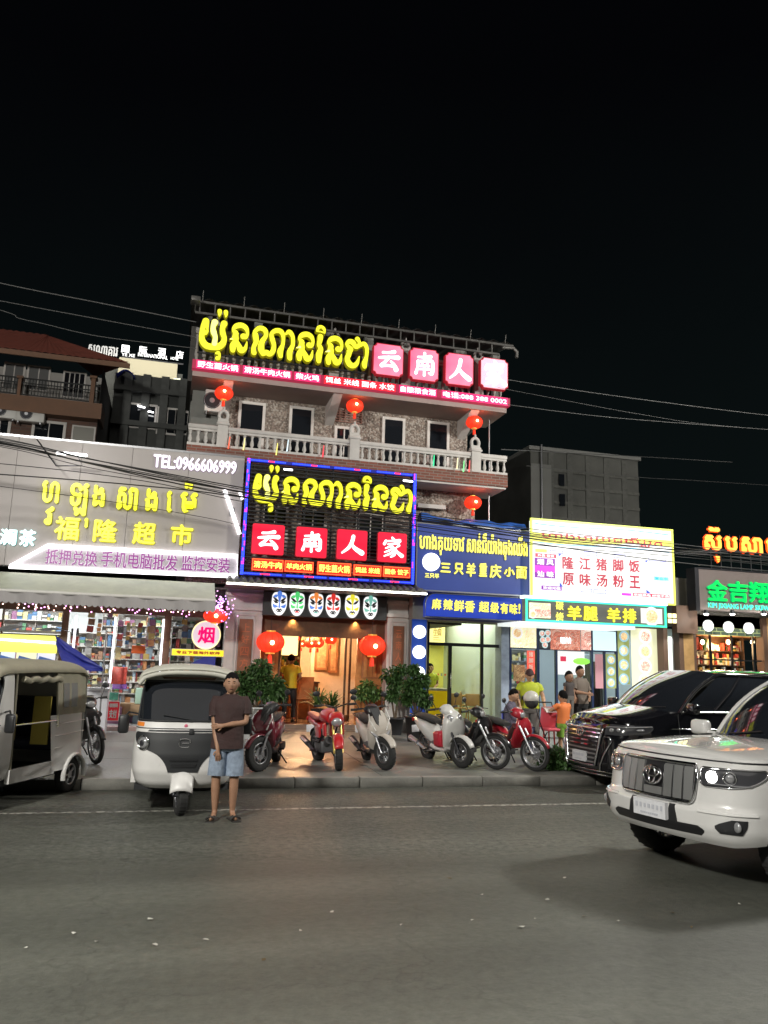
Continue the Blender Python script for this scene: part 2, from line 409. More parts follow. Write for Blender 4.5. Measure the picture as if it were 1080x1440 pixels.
# litter: leaves and scraps on the road
lit = M('litter_paper', (.45, .44, .40), .7); leafm = M('dry_leaf', (.10, .07, .03), .7)
for i, (px, py) in enumerate([(36, 1334), (104, 1313), (135, 1325), (218, 1329), (290, 1322), (212, 1293), (423, 1309), (466, 1283), (564, 1301), (664, 1295), (677, 1259), (733, 1304), (753, 1293), (794, 1235), (822, 1289), (869, 1296), (371, 1350), (632, 1236), (770, 1266), (945, 1284), (972, 1305), (1040, 1272)]):
    p = gz(px, py, .004); mb = MB(); w = random.uniform(.010, .028); a = random.uniform(0, 3); k = 5
    vs = [(p.x+math.cos(a+q*2*math.pi/k)*w*random.uniform(.7, 1.3), p.y+math.sin(a+q*2*math.pi/k)*w*.9, .005+random.uniform(0, .012)) for q in range(k)]
    mb.add(vs, [tuple(range(k))]); dark = i in (16, 17, 19, 20)
    # scraps too small to pick apart by any look of their own
    setp(mb.build('leaf_scrap' if dark else 'paper_scrap', leafm if dark else lit), 'small dark dry leaf lying on the open asphalt' if dark else 'tiny pale scrap of litter lying on the open asphalt', 'leaf' if dark else 'litter', 'dry leaves on the road' if dark else 'scraps of litter on the road')
# street lamps of this road, both outside the picture
pole_m = M('lamp_pole', (.3, .3, .3), .4, metal=.8); head_on = EM('street_lamp_glass', (1, .93, .8), 30)
def street_lamp(x, y, ax, ay, e, label):
    t = thing('street_lamp', label, 'street lamp', (x, y, 0))
    mb = MB(); mb.tube([(x, y, 0), (x, y, 7.2), (x+ax*.15, y+ay*.15, 8.1), (x+ax, y+ay, 8.5)], [.09, .06, .05, .04], 10); mb.build('pole', pole_m, t)
    mb = MB(); mb.bbox((x+ax*1.15, y+ay*1.15, 8.53), (.6, .6, .12), .04); h = mb.build('lamp_head', pole_m, t)
    mb = MB(); mb.bx(x+ax*1.15-.2, x+ax*1.15+.2, y+ay*1.15-.2, y+ay*1.15+.2, 8.455, 8.462); mb.build('lamp_glass', head_on, h)
    lamp('lamp_light', 'POINT', (x+ax*1.15, y+ay*1.15, 8.3), e, (1, .98, .90), .55, parent=t)
street_lamp(14.5, 12.8, 0, -2.2, 3300, 'tall street lamp on the pavement beyond the black van')
street_lamp(-6.5, -3.0, 0, 2.2, 5600, 'tall street lamp on the near side of the road at left')
# ------------------------------------------------------------------ the restaurant with the big yellow sign
pebble = M('pebble_wall', (.2, .16, .14), .75)
n, l, b = nodes_of(pebble)
t = n.new('ShaderNodeTexCoord'); v = n.new('ShaderNodeTexVoronoi'); v.inputs['Scale'].default_value = 24
l.new(t.outputs['Object'], v.inputs['Vector']); cr = n.new('ShaderNodeValToRGB'); cr.color_ramp.interpolation = 'CONSTANT'
for i, (p, c) in enumerate([(0, (.38, .34, .30)), (.22, (.15, .12, .10)), (.45, (.24, .19, .16)), (.62, (.31, .27, .235)), (.72, (.17, .135, .115)), (.85, (.28, .225, .185))]):
    e = cr.color_ramp.elements[i] if i < 2 else cr.color_ramp.elements.new(p); e.position = p; e.color = (*c, 1)
sp = n.new('ShaderNodeSeparateColor'); l.new(v.outputs['Color'], sp.inputs[0]); l.new(sp.outputs[0], cr.inputs[0]); l.new(cr.outputs[0], b.inputs['Base Color'])
bu = n.new('ShaderNodeBump'); bu.inputs['Strength'].default_value = .6; bu.inputs['Distance'].default_value = .02; bu.invert = True
l.new(v.outputs['Distance'], bu.inputs['Height']); l.new(bu.outputs[0], b.inputs['Normal'])
def brick_mat(name, c1, c2, mo, sc, w=.22, h=.07, axes='xz'):
    m = M(name, c1, .8); n, l, b = nodes_of(m)
    t = n.new('ShaderNodeTexCoord'); s = n.new('ShaderNodeSeparateXYZ'); k = n.new('ShaderNodeCombineXYZ'); br = n.new('ShaderNodeTexBrick')
    l.new(t.outputs['Object'], s.inputs[0]); l.new(s.outputs[0], k.inputs[0]); l.new(s.outputs[2], k.inputs[1]); l.new(k.outputs[0], br.inputs['Vector'])
    br.inputs['Scale'].default_value = sc; br.inputs['Brick Width'].default_value = w; br.inputs['Row Height'].default_value = h; br.inputs['Mortar Size'].default_value = .008
    br.inputs['Color1'].default_value = (*c1, 1); br.inputs['Color2'].default_value = (*c2, 1); br.inputs['Mortar'].default_value = (*mo, 1)
    l.new(br.outputs[0], b.inputs['Base Color']); return m
red_brick = brick_mat('red_brick', (.24, .075, .05), (.13, .05, .035), (.2, .17, .15), 1)
wood = M('carved_wood', (.30, .13, .05), .45, var=.3, scale=6)
wood_dk = M('dark_wood', (.10, .05, .025), .5, var=.3, scale=6)
wood_or = M('orange_wood', (.42, .19, .06), .4, var=.25, scale=5)
tile_m = M('roof_tile_grey', (.10, .095, .09), .6, var=.3, scale=5, bump=.2)
red_lan = M('lantern_red', (.7, .03, .01), .6, emit=.62, ecol=(1, .04, .012), var=.0)
red_dk = M('lantern_rib', (.5, .02, .01), .6, emit=.35, ecol=(1, .05, .01))
lan_glow = EM('lantern_shade_glow', (1, .55, .25), 7)
gold_m = M('gold_trim', (.7, .4, .08), .35, metal=.7, emit=.25, ecol=(1, .5, .1))

YF = 18.0; YW = 19.2
BX0 = at(272, 507, YF).x; BX1 = at(714, 562, YF).x
zS1 = at(714, 561.6, YF).z; zS0 = at(714, 573, YF).z           # red LED strip
zR = at(705.7, 640, YF).z; zB = at(702, 667, YF).z; zK = at(705, 684.5, YF).z   # rail top, baluster foot, brick band foot
WX0 = at(318, 560, YW).x; WX1 = at(657, 620, YW).x
print('yun', BX0, BX1, zS1, zS0, zR, zB, zK)
bld = thing('restaurant_building', 'three storey pebble walled restaurant with balustrade balcony and big yellow letters', 'building', (BX0, YF, 0))
# walls (openings filled by frames and panes of their own)
mb = MB()
mb.bx(WX0-.05, WX1, YW, YW+.25, zK-2.2, zS0-.02); mb.build('upper_wall', pebble, bld)
mb = MB(); mb.bx(BX0+.02, WX1, YW+.25, YW+9, 2.9, zS0-.3, 0); mb.build('building_core', concrete, bld)
mb = MB(); mb.bx(BX0+.05, WX0-.05, YW-.1, YW+.25, zK, zS0-.02, 0); mb.build('side_recess', concrete, bld)
mb = MB(); mb.bx(BX0, BX1, YF+.08, YW+.3, zS0-.12, zS0+.02); mb.build('eave_soffit', M('soffit_plaster', (.33, .27, .25), .8, var=.12, scale=2), bld)
for px in (318, 470, 660):
    x = at(px, 570, YF+.6).x; mb = MB(); mb.prism([(YF+.15, zS0-.12), (YW, zS0-.12), (YW, zS0-.62)], lambda p, s: (x-.11+.22*s, p[0], p[1])); mb.build('eave_bracket', stone_white, bld)
mb = MB(); mb.bx(BX0, BX1, YF, YW+.2, zK, zB-.003); mb.build('balcony_slab', [red_brick], bld)
mb = MB(); mb.bx(BX0+.03, BX1-.03, YF+.04, YW+.1, zK-.05, zK-.002); mb.build('balcony_soffit', stone_white, bld)
# windows on the balcony floor
frm = M('window_frame_white', (.66, .62, .59), .55, var=.1, scale=5)
def window(x0, x1, z0, z1, Y, parent, bars=0, fw=.07, glass=None, name='window'):
    mb = MB(); d = .05
    mb.bx(x0-fw, x0, Y-d, Y+.02, z0-fw, z1+fw); mb.bx(x1, x1+fw, Y-d, Y+.02, z0-fw, z1+fw)
    mb.bx(x0+.001, x1-.001, Y-d+.002, Y+.02, z1, z1+fw); mb.bx(x0+.001, x1-.001, Y-d+.002, Y+.02, z0-fw, z0)
    for k in range(bars): xx = x0+(x1-x0)*(k+1)/(bars+1); mb.bx(xx-.015, xx+.015, Y-d+.005, Y+.01, z0+.001, z1-.001)
    w = mb.build(name, frm, parent)
    mb = MB(); mb.bx(x0+.001, x1-.001, Y-.025, Y-.015, z0+.001, z1-.001); mb.build('pane', glass or glassm, w, root=parent); return w
for (a, b_, c) in [(340, 370, 568), (411, 438, 575), (541, 566, 590), (604, 628, 596)]:
    p = at(a, c, YW); q = at(b_, c, YW); window(p.x, q.x, zB+.1, p.z, YW-.003, bld)
p = at(474, 603, YW); q = at(494, 603, YW); window(p.x, q.x, zB+.1, p.z, YW-.003, bld, 1)
# brick lattice above the middle door
mb = MB()
p = at(470, 575, YW); q = at(508, 597, YW)
for i in range(5): mb.bx(p.x, q.x, YW-.04, YW-.004, q.z+(p.z-q.z)*i/5+.0, q.z+(p.z-q.z)*i/5+.03)
for i in range(6): x = p.x+(q.x-p.x)*i/5; mb.bx(x-.015, x+.015, YW-.045, YW-.002, q.z, p.z)
mb.build('vent_grille', M('vent_brick', (.25, .14, .11), .8), bld)
# ---- balustrade
bal_me = None
def balustrade(name, label, x0, x1, Y, z0, z1, pitch, posts, mat, group=None, urn=True):
    global bal_me
    t = thing(name, label, 'balustrade', (x0, Y, z0))
    if group: t['group'] = group
    mb = MB(); mb.bbox(((x0+x1)/2, Y, z1-.05), (x1-x0, .17, .1), .015, 0, 1); mb.bx(x0+.01, x1-.01, Y-.06, Y+.06, z1-.15, z1-.101); mb.build('top_rail', mat, t)
    mb = MB(); mb.bx(x0, x1, Y-.08, Y+.08, z0, z0+.06); mb.build('base_rail', mat, t)
    h = z1-.15-z0-.06
    k = int((x1-x0)/pitch); proto = None
    for i in range(k+1):
        x = x0+.06+i*(x1-x0-.12)/k
        if any(abs(x-pp) < .15 for pp in posts): continue
        if proto is None:
            mb = MB(); r = .052
            mb.lathe([(r*.9, 0), (r*.9, .05*h), (r*.45, .1*h), (r*.95, .28*h), (r*.8, .45*h), (r*.45, .72*h), (r*.62, .84*h), (r*.5, .9*h), (r*.9, .95*h), (r*.9, h)], (0, 0, 0), 8)
            proto = mb.build('baluster', mat, t, local=True); o = proto
        else: o = proto.copy(); COL.objects.link(o)
        o.location = (x-x0, 0, .061)
    for pp in posts:
        mb = MB(); mb.bx(pp-.12, pp+.12, Y-.11, Y+.11, z0+.002, z1+.02); mb.bbox((pp, Y, z1+.05), (.30, .28, .06), .012, 0, 1)
        if urn:
            mb.bx(pp-.13, pp+.13, Y-.09, Y+.09, z1+.081, z1+.14)
            ring = [(pp+.10*math.cos(a), Y, z1+.27+.13*math.sin(a)) for a in [2*math.pi*q/16 for q in range(16)]]
            mb.tube(ring, .042, 6, closed=True); mb.bx(pp-.12, pp+.12, Y-.04, Y+.04, z1+.13, z1+.2)
            mb.ell((pp, Y, z1+.45), (.035, .035, .06), 6, 5)
        mb.build('post', mat, t)
    return t
pxs = [at(p, y, YF+.1).x for p, y in ((313, 605), (498, 620), (668, 635))]
balustrade('balustrade', 'white balustrade of the balcony under the top sign', BX0, BX1, YF+.1, zB, zR, .178, pxs, stone_white)
roofbal = M('roof_balustrade', (.30, .28, .27), .75, var=.15, scale=3)
zT0 = zS1+.02; zT1 = zS1+.95
balustrade('balustrade', 'greyish roof balustrade behind the glowing top sign', BX0, BX1, YF+.35, zT0, zT1, .178, [at(p, y, YF+.35).x for p, y in ((310, 480), (470, 490), (570, 500), (672, 520))], roofbal)
mb = MB(); mb.bx(BX0, BX1, YF+.08, YW+8, zS0+.022, zS1+.015); mb.build('roof_terrace', concrete, bld)
# steel canopy over the terrace
cz = at(722, 487, YF).z; cz2 = cz-.28
can = thing('roof_canopy', 'rusty steel truss canopy above the top sign', 'canopy', (BX0, YF, cz))
gal = M('galvanised_steel', (.11, .105, .10), .5, metal=.6, var=.2, scale=4)
mb = MB(); mb.bx(BX0-.05, BX1-.25, YF-.03, YF+.02, cz2-.03, cz2+.02); mb.build('lower_chord', gal, can)
mb = MB(); mb.bx(BX0-.15, BX1+.15, YF-.03, YF+.02, cz-.03, cz+.02); mb.build('upper_chord', gal, can)
mb = MB(); mb.grid(lambda u, v: (BX0-.15+(BX1-BX0+.3)*u, YF-.05+4.5*v, cz+.06+.03*math.sin(u*150)+v*.7), 120, 2); mb.build('roof_sheet', M('canopy_sheet', (.06, .06, .06), .6), can)
for i in range(22):
    x = BX0+.05+i*(BX1-BX0-.5)/21; mb = MB(); mb.bx(x-.015, x+.015, YF-.02, YF+.01, cz2+.022, cz-.032); mb.build('truss_web', gal, can)
for i in range(9):
    x = BX0+.1+i*(BX1-BX0-.2)/8; mb = MB(); mb.cyl((x, YF-.04, cz), (x, YF-.1, cz+.24), .012, n=6); mb.build('upright_rod', gal, can)
mb = MB(); mb.tube([(BX1-.2, YF-.1, cz-.12), (BX1+.1, YF-.12, cz-.1), (BX1+.22, YF-.1, cz-.2), (BX1+.2, YF-.1, cz-.35)], .045, 8); mb.build('downpipe', gal, can)
for px, w in ((292, .14), (362, .2), (463, .2), (519, .22), (571, .12), (648, .3), (697, .2)):
    x = at(px, 480, YF+.6).x; mb = MB(); mb.bx(x-w/2, x+w/2, YF+.55, YF+.75, zS1+.02, cz-.02); mb.build('column', concrete, can)
mb = MB(); mb.bx(BX0-.1, BX0+.05, YF+1.5, YF+4, zS1+.02, cz); mb.bx(BX0, BX1, YF+4.4, YF+4.5, zS1, cz+.5); mb.build('back_wall', M('terrace_back', (.07, .065, .06), .8), can)
# security camera on the roof corner
mb = MB(); cx = at(275, 424, YF-.2); mb.cyl((cx.x, YF, cx.z-.15), (cx.x, YF-.2, cx.z-.05), .015, n=6); mb.bbox((cx.x, YF-.25, cx.z), (.22, .3, .12), .02)
mb.build('floodlight', gal, can)

# ---- LED text strip along the slab edge
led_dark = M('led_board', (.12, .01, .025), .5, emit=.22, ecol=(.9, .02, .12))
led_hot = EM('led_magenta', (1, .03, .17), .6)
led_red = EM('led_red', (1, .015, .03), .85)
led_white = EM('led_white', (1, .86, .93), 1.1)
st_ = thing('led_strip_sign', 'long red LED strip with white dishes and telephone number under the top letters', 'sign', (BX0, YF-.1, zS0))
mb = MB(); mb.bx(BX0-.02, BX1+.02, YF-.1, YF+.075, zS0, zS1); mb.build('strip_board', led_dark, st_)
for s, a, c, mm in (('野生菌火锅', 274.5, 334.5, led_hot), ('清汤牛肉火锅', 341, 408.5, led_hot), ('柴火鸡', 414, 449.5, led_hot), ('饵丝 米线 面条 水饺', 456, 556, led_red), ('自酿粮食酒', 562, 614, led_hot), ('电话:088 388 0002', 621.6, 714, led_hot)):
    x0 = at(a, 530, YF-.1).x; x1 = at(c, 550, YF-.1).x
    mb = MB(); mb.bx(x0, x1, YF-.106, YF-.1015, zS0+.006, zS1-.006); pn = mb.build('lit_panel', mm, st_)
    mb = MB(); text_into(mb, s, (x0+.03, zS0+.035, x1-.03, zS1-.03), YF-.1065, .004, .004); mb.build('lettering', led_white, pn, root=st_)

# ---- the great Khmer letters, drawn as swelling strokes (units: see fit below)
def sh(st, dx, dy): return [[(x+dx, y+dy, w) for x, y, w in s] for s in st]
K_yo = [[(128, 205, 44), (102, 280, 34), (94, 370, 34), (108, 440, 42), (150, 490, 46), (215, 508, 44), (285, 505, 46), (332, 468, 42), (345, 405, 34), (325, 345, 38), (318, 285, 34), (333, 232, 44)],
        [(140, 215, 30), (150, 290, 14), (152, 330, 16), (128, 340, 40), (108, 370, 12)],
        [(228, 218, 44), (212, 275, 32), (222, 335, 40), (244, 395, 32), (240, 470, 36)]]
K_trei = [[(272, 85, 29), (274, 118, 22), (272, 148, 6)], [(342, 95, 29), (346, 128, 22), (344, 156, 6)]]
K_u = [[(268, 582, 14), (290, 578, 26), (306, 600, 14), (302, 640, 18), (288, 640, 32)]]
K_no = [[(447, 400, 20), (470, 350, 40), (440, 300, 20), (470, 262, 36), (525, 250, 38), (578, 280, 34), (602, 340, 20), (585, 385, 30), (560, 382, 44)],
        [(470, 350, 32), (478, 420, 34), (450, 490, 44), (450, 545, 34)],
        [(478, 440, 34), (515, 495, 36), (545, 545, 44), (588, 520, 26), (602, 445, 6)], [(412, 415, 6), (450, 405, 18)]]
K_na = [[(690, 572, 36), (682, 510, 28), (706, 440, 34), (695, 370, 40), (688, 320, 26), (735, 280, 34), (795, 300, 36), (815, 365, 28), (775, 440, 36), (768, 520, 44), (792, 585, 32)],
        [(792, 580, 34), (835, 570, 40), (872, 590, 32), (905, 550, 34), (912, 480, 30), (890, 410, 34), (878, 345, 26), (925, 308, 34), (985, 318, 36), (1015, 380, 26), (1015, 470, 24), (990, 550, 40), (996, 610, 30)],
        [(1016, 360, 14), (1050, 340, 16), (1082, 322, 36), (1122, 372, 28), (1132, 470, 26), (1100, 560, 38), (1104, 635, 34)]]
K_ro = [[(1452, 372, 40), (1448, 420, 34), (1440, 470, 30), (1462, 520, 36), (1446, 590, 44), (1446, 665, 34)]]
K_i = [[(1410, 300, 18), (1425, 262, 24), (1458, 252, 22), (1490, 278, 22), (1502, 325, 8)], [(1412, 308, 8), (1455, 312, 9), (1500, 328, 8)]]
K_cha = [[(1790, 545, 20), (1822, 525, 40), (1775, 465, 24), (1800, 430, 36), (1845, 440, 40), (1880, 492, 30), (1915, 480, 28), (1925, 440, 22), (1900, 395, 34)],
         [(1815, 530, 34), (1800, 590, 36), (1785, 640, 36), (1815, 700, 44), (1862, 722, 38), (1905, 690, 28), (1930, 610, 6)],
         [(1925, 480, 22), (1980, 452, 32), (2018, 505, 28), (2020, 600, 24), (1998, 690, 38), (2000, 730, 32)]]
KHM = [('khmer_letter', K_yo), ('vowel_sign', K_trei), ('vowel_sign', K_u), ('khmer_letter', K_no), ('khmer_letter', K_na), ('khmer_letter', sh(K_no, 765, 96)), ('khmer_letter', K_ro), ('vowel_sign', K_i), ('khmer_letter', sh(K_no, 1112, 140)), ('khmer_letter', K_cha)]
yel_face = EM('yellow_letter_face', (1.0, .97, .03), .72)
yel_hot = EM('yellow_letter_bright', (1.0, .98, .22), .95)
yel_side_glow = EM('yellow_letter_side_glow', (.40, .38, .0), .22)
def khmer(sign, xl, xr, fz, Y, skew=.125, dk=.14):
    """letters from pixel column xl to xr; fz: two (zoom y at first letter, z)"""
    ym = 500 if dk > .1 else 692; X0 = at(xl, ym, Y).x; X1 = at(xr, ym, Y).x; (ya, za), (yb, zb) = fz
    k = (zb-za)/(yb-ya); kx = (X1-X0)/1984
    q = 0
    for nm, st in KHM:
        mb = MB()
        for s in st:
            pts = [((x-60)*kx, za+(y-skew*(x-224)-ya)*k, w*kx*.80) for x, y, w in s]
            q += 1
            e = .0007*(q % 9)
            stroke_into(mb, pts, lambda x, d, z: (X0+x, Y-d-e, z), 1 if q % 7 == 3 else 0, 0, dk*.5, dk, sides=False)
            stroke_into(mb, pts, lambda x, d, z: (X0+x, Y-d-e, z), 2, .012, 0, dk-.012)  # wider dim back layer: letter sides plus an imitated glow around them
        mb.build(nm, [yel_face, yel_hot, yel_side_glow], sign)
ts = thing('khmer_letter_sign', 'huge glowing yellow Khmer letters on the roof edge', 'sign', (BX0, YF-.2, zS1))
khmer(ts, 277, 516.5, [(208, at(297, 455, YF).z), (540, at(297, 495, YF).z)], YF-.02)
mb = MB(); mb.bx(at(277, 500, YF).x, at(516, 500, YF).x, YF-.015, YF+.02, zS1+.55, zS1+.58); mb.bx(at(277, 500, YF).x, at(516, 500, YF).x, YF-.015, YF+.02, zS1+.2, zS1+.23); mb.build('mounting_rail', dark_metal, ts)

# ---- brush drawn characters on square plates
BR = {'云': [[(25, 80, 5), (50, 82, 5), (74, 88, 8)], [(8, 55, 4), (30, 58, 6), (60, 62, 6), (92, 64, 9)], [(50, 60, 8), (36, 40, 6), (20, 22, 8)], [(20, 20, 7), (45, 24, 5), (76, 24, 6)], [(60, 44, 4), (74, 30, 7), (84, 10, 10)]],
      '南': [[(20, 80, 4), (45, 82, 5), (78, 87, 8)], [(50, 99, 6), (50, 80, 5), (48, 64, 5)], [(20, 62, 6), (20, 40, 5), (12, 10, 7)], [(20, 62, 4), (55, 66, 5), (84, 68, 7), (88, 40, 7), (84, 14, 8), (70, 16, 3)], [(36, 57, 3), (42, 48, 5)], [(66, 60, 5), (57, 48, 3)], [(30, 42, 4), (50, 44, 4), (70, 46, 5)], [(28, 28, 4), (50, 30, 4), (72, 32, 5)], [(50, 46, 5), (50, 25, 5), (50, 4, 6)]],
      '人': [[(54, 92, 8), (49, 65, 8), (34, 34, 7), (6, 8, 4)], [(47, 56, 4), (62, 34, 8), (95, 12, 11)]],
      '家': [[(48, 100, 4), (55, 90, 7)], [(18, 82, 5), (12, 66, 7)], [(18, 80, 4), (50, 83, 4), (86, 88, 6), (74, 70, 4)], [(30, 65, 4), (50, 68, 4), (72, 72, 6)], [(52, 68, 4), (40, 55, 5), (18, 44, 3)], [(42, 58, 4), (58, 42, 7), (60, 16, 7), (44, 2, 4)], [(52, 46, 3), (36, 34, 5), (14, 24, 3)], [(56, 32, 3), (40, 18, 5), (12, 4, 3)], [(82, 62, 5), (68, 50, 3), (60, 44, 3)], [(60, 46, 4), (76, 26, 6), (96, 10, 9)]]}
def brush(mb, ch, box, Y, depth=.03, grow=0, mi=0):
    x0, z0, x1, z1 = box
    for q, s in enumerate(BR[ch]):
        e = .0007*q
        stroke_into(mb, [(x0+(x1-x0)*x/100, z0+(z1-z0)*z/100, w*(x1-x0)/100) for x, z, w in s], lambda x, d, z: (x, Y-d-e, z), mi, grow, 0, depth, True, 4)
def plate_poly(x0, z0, x1, z1, c, n=4, inward=True):
    out = []
    for (cx, cz_, a0) in ((x0, z0, 90), (x1, z0, 180), (x1, z1, 270), (x0, z1, 0)):
        for k in range(n+1):
            a = R(a0-90*k/n) if inward else None
            if inward: out.append((cx+c*math.cos(a), cz_+c*math.sin(a)))
    return out
def round_poly(x0, z0, x1, z1, r, n=4):
    out = []
    for cx, cz_, a0 in ((x0+r, z0+r, 180), (x1-r, z0+r, 270), (x1-r, z1-r, 0), (x0+r, z1-r, 90)):
        for k in range(n+1): a = R(a0+90*k/n); out.append((cx+r*math.cos(a), cz_+r*math.sin(a)))
    return out
pink = M('pink_lightbox', (.6, .05, .12), .5)
n, l, b = nodes_of(pink)
t = n.new('ShaderNodeTexCoord'); z = n.new('ShaderNodeTexNoise'); z.inputs['Scale'].default_value = 1.3; l.new(t.outputs['Object'], z.inputs['Vector'])
rr = n.new('ShaderNodeValToRGB'); rr.color_ramp.elements[0].position = .35; rr.color_ramp.elements[0].color = (1, .10, .22, 1); rr.color_ramp.elements[1].position = .7; rr.color_ramp.elements[1].color = (1, .36, .46, 1)
l.new(z.outputs[0], rr.inputs[0]); l.new(rr.outputs[0], b.inputs['Emission Color']); b.inputs['Emission Strength'].default_value = .62
pink2 = EM('blown_out_lightbox', (1, .45, .55), .7)
red_side = M('sign_return_red', (.25, .01, .02), .5, emit=.12, ecol=(1, .02, .05))
wh_hot = EM('white_led_face', (1, .93, .93), 1.2)
top = [('云', 524.7, 484, 567.5, 528.5), ('南', 576, 490.5, 617, 535.7), ('人', 626, 497.5, 666, 542), ('家', 675.6, 504, 714.5, 547)]
lb = ['leftmost pink square lightbox on the roof edge, next to the yellow letters', 'second pink square lightbox from the yellow letters on the roof edge', 'salmon pink square lightbox with a two stroke character, beside the glaring white one', 'glaring nearly white square lightbox at the right roof corner']
for i, (ch, a, b_, c, d) in enumerate(top):
    x0, z0, x1, z1 = pbox(a, b_, c, d, YF-.15)
    t = thing('lightbox_sign', lb[i], 'sign', (x0, YF, z0), group='square character signs on the roof edge')
    cp = plate_poly(x0, z0, x1, z1, .075)
    mb = MB(); mb.prism(cp, lambda p, s: (p[0], YF-.15+.14*s, p[1]), 1); mb.add([(p[0], YF-.1515, p[1]) for p in plate_poly(x0+.02, z0+.02, x1-.02, z1-.02, .075)], [tuple(range(20))], 0); mb.build('light_box', [pink2 if i == 3 else pink, red_side], t)
    mb = MB(); m_ = .12 if i != 3 else .08; brush(mb, ch, (x0+m_*.8, z0+m_, x1-m_*.8, z1-m_), YF-.155, .02); mb.build('character', wh_hot, t)
    mb = MB(); mb.bx((x0+x1)/2-.02, (x0+x1)/2+.02, YF-.008, YF+.02, z0-.3, z0+.3); mb.build('bracket', dark_metal, t)

# ---- LED lattice sign on the first floor
YL = 17.75
lx0 = at(343, 720, YL).x; lx1 = at(583.5, 745, YL).x
lzb = at(581, 822, YL).z; lzt = at(585.8, 667, YL).z
ls = thing('lattice_sign', 'black slatted sign frame with blue LED border below the balcony', 'sign', (lx0, YL, lzb))
slat_m = M('slat_black', (.02, .02, .022), .5, metal=.3)
for i in range(30):
    z = lzb+.06+(lzt-lzb-.12)*i/29
    mb = MB(); mb.bx(lx0+.06, lx1-.06, YL+.01, YL+.05, z-.016, z+.016); mb.build('slat', slat_m, ls)
for i in range(7):
    x = lx0+.1+(lx1-lx0-.2)*i/6; mb = MB(); mb.bx(x-.02, x+.02, YL+.052, YL+.1, lzb+.02, lzt-.02); mb.build('mullion', slat_m, ls)
frame_m = M('frame_blue_metal', (.03, .04, .25), .35, metal=.5, emit=.12, ecol=(.03, .05, 1))
mb = MB(); mb.bx(lx0, lx0+.07, YL-.03, YL+.06, lzb, lzt); mb.bx(lx1-.07, lx1, YL-.03, YL+.06, lzb, lzt); mb.bx(lx0+.071, lx1-.071, YL-.03, YL+.06, lzt-.07, lzt); mb.bx(lx0+.071, lx1-.071, YL-.03, YL+.06, lzb, lzb+.07)
mb.build('frame', frame_m, ls)
led_blue = EM('led_blue', (.02, .05, 1), 2.2); led_vio = EM('led_violet', (.45, .03, 1), 2.0); led_r2 = EM('led_point_red', (1, .03, .08), 2.0)
dots = MB()
def dotrow(p, q, nn, colf):
    for i in range(nn):
        c = Vector(p).lerp(Vector(q), (i+.5)/nn); mi = colf(i/nn)
        if mi is None: continue
        dots.box(c, (.028, .012, .028), mi)
dotrow((lx0+.02, YL-.037, lzb), (lx0+.02, YL-.037, lzt), 70, lambda u: 0 if (u*9 % 1) < .72 else 1)
dotrow((lx0+.052, YL-.037, lzb), (lx0+.052, YL-.037, lzt), 70, lambda u: 0 if (u*7 % 1) < .6 else 1)
dotrow((lx1-.02, YL-.037, lzb), (lx1-.02, YL-.037, lzt), 70, lambda u: 0 if u < .3 or u > .8 else 1 if (u*12 % 1) < .4 else 0)
dotrow((lx1-.052, YL-.037, lzb), (lx1-.052, YL-.037, lzt), 70, lambda u: 0 if (u*5 % 1) < .7 else 1)
dotrow((lx0, YL-.037, lzt-.035), (lx1, YL-.037, lzt-.035), 110, lambda u: None if (u*4 % 1) > .86 else (2 if .45 < (u*4 % 1) < .6 else 0))
dotrow((lx0, YL-.037, lzb+.035), (lx1, YL-.037, lzb+.035), 110, lambda u: None if (u*4 % 1) > .9 else (2 if .4 < (u*4 % 1) < .62 else 0))
o = dots.build('led_points', [led_blue, led_vio, led_r2], ls); o['kind'] = 'stuff'
ks = thing('khmer_letter_sign', 'yellow Khmer letters mounted on the black slatted frame', 'sign', (lx0, YL, lzb))
khmer(ks, 354, 579, [(208, at(376, 672, YL).z), (540, at(376, 708, YL).z)], YL-.04, .125, .09)
red_face = EM('red_plate_face', (.95, .008, .035), .80)
lab2 = ['leftmost red plate with white brush character on the slatted frame', 'second red plate from the left with dense white character on the slatted frame', 'red plate whose white character has only two strokes, on the slatted frame', 'rightmost red plate with white brush character on the slatted frame']
for i, (ch, a, b_, c, d) in enumerate([('云', 354, 737, 400, 780), ('南', 416, 741.5, 460, 784), ('人', 473.5, 745, 516.5, 787.6), ('家', 531, 749, 572, 791)]):
    x0, z0, x1, z1 = pbox(a, b_, c, d, YL-.1)
    t = thing('character_plate', lab2[i], 'sign', (x0, YL, z0), group='red character plates on the slatted frame')
    mb = MB(); mb.prism(round_poly(x0, z0, x1, z1, .04), lambda p, s: (p[0], YL-.1+.09*s, p[1]), 1); q = round_poly(x0+.012, z0+.012, x1-.012, z1-.012, .04); mb.add([(p[0], YL-.1015, p[1]) for p in q], [tuple(range(len(q)))], 0); mb.build('plate', [red_face, red_side], t)
    mb = MB(); brush(mb, ch, (x0+.1, z0+.12, x1-.1, z1-.12), YL-.102, .02); mb.build('character', wh_hot, t)
redbox = EM('dish_box_red', (.9, .02, .01), .7); yel_txt = EM('dish_text_yellow', (1, .75, .12), 1.2)
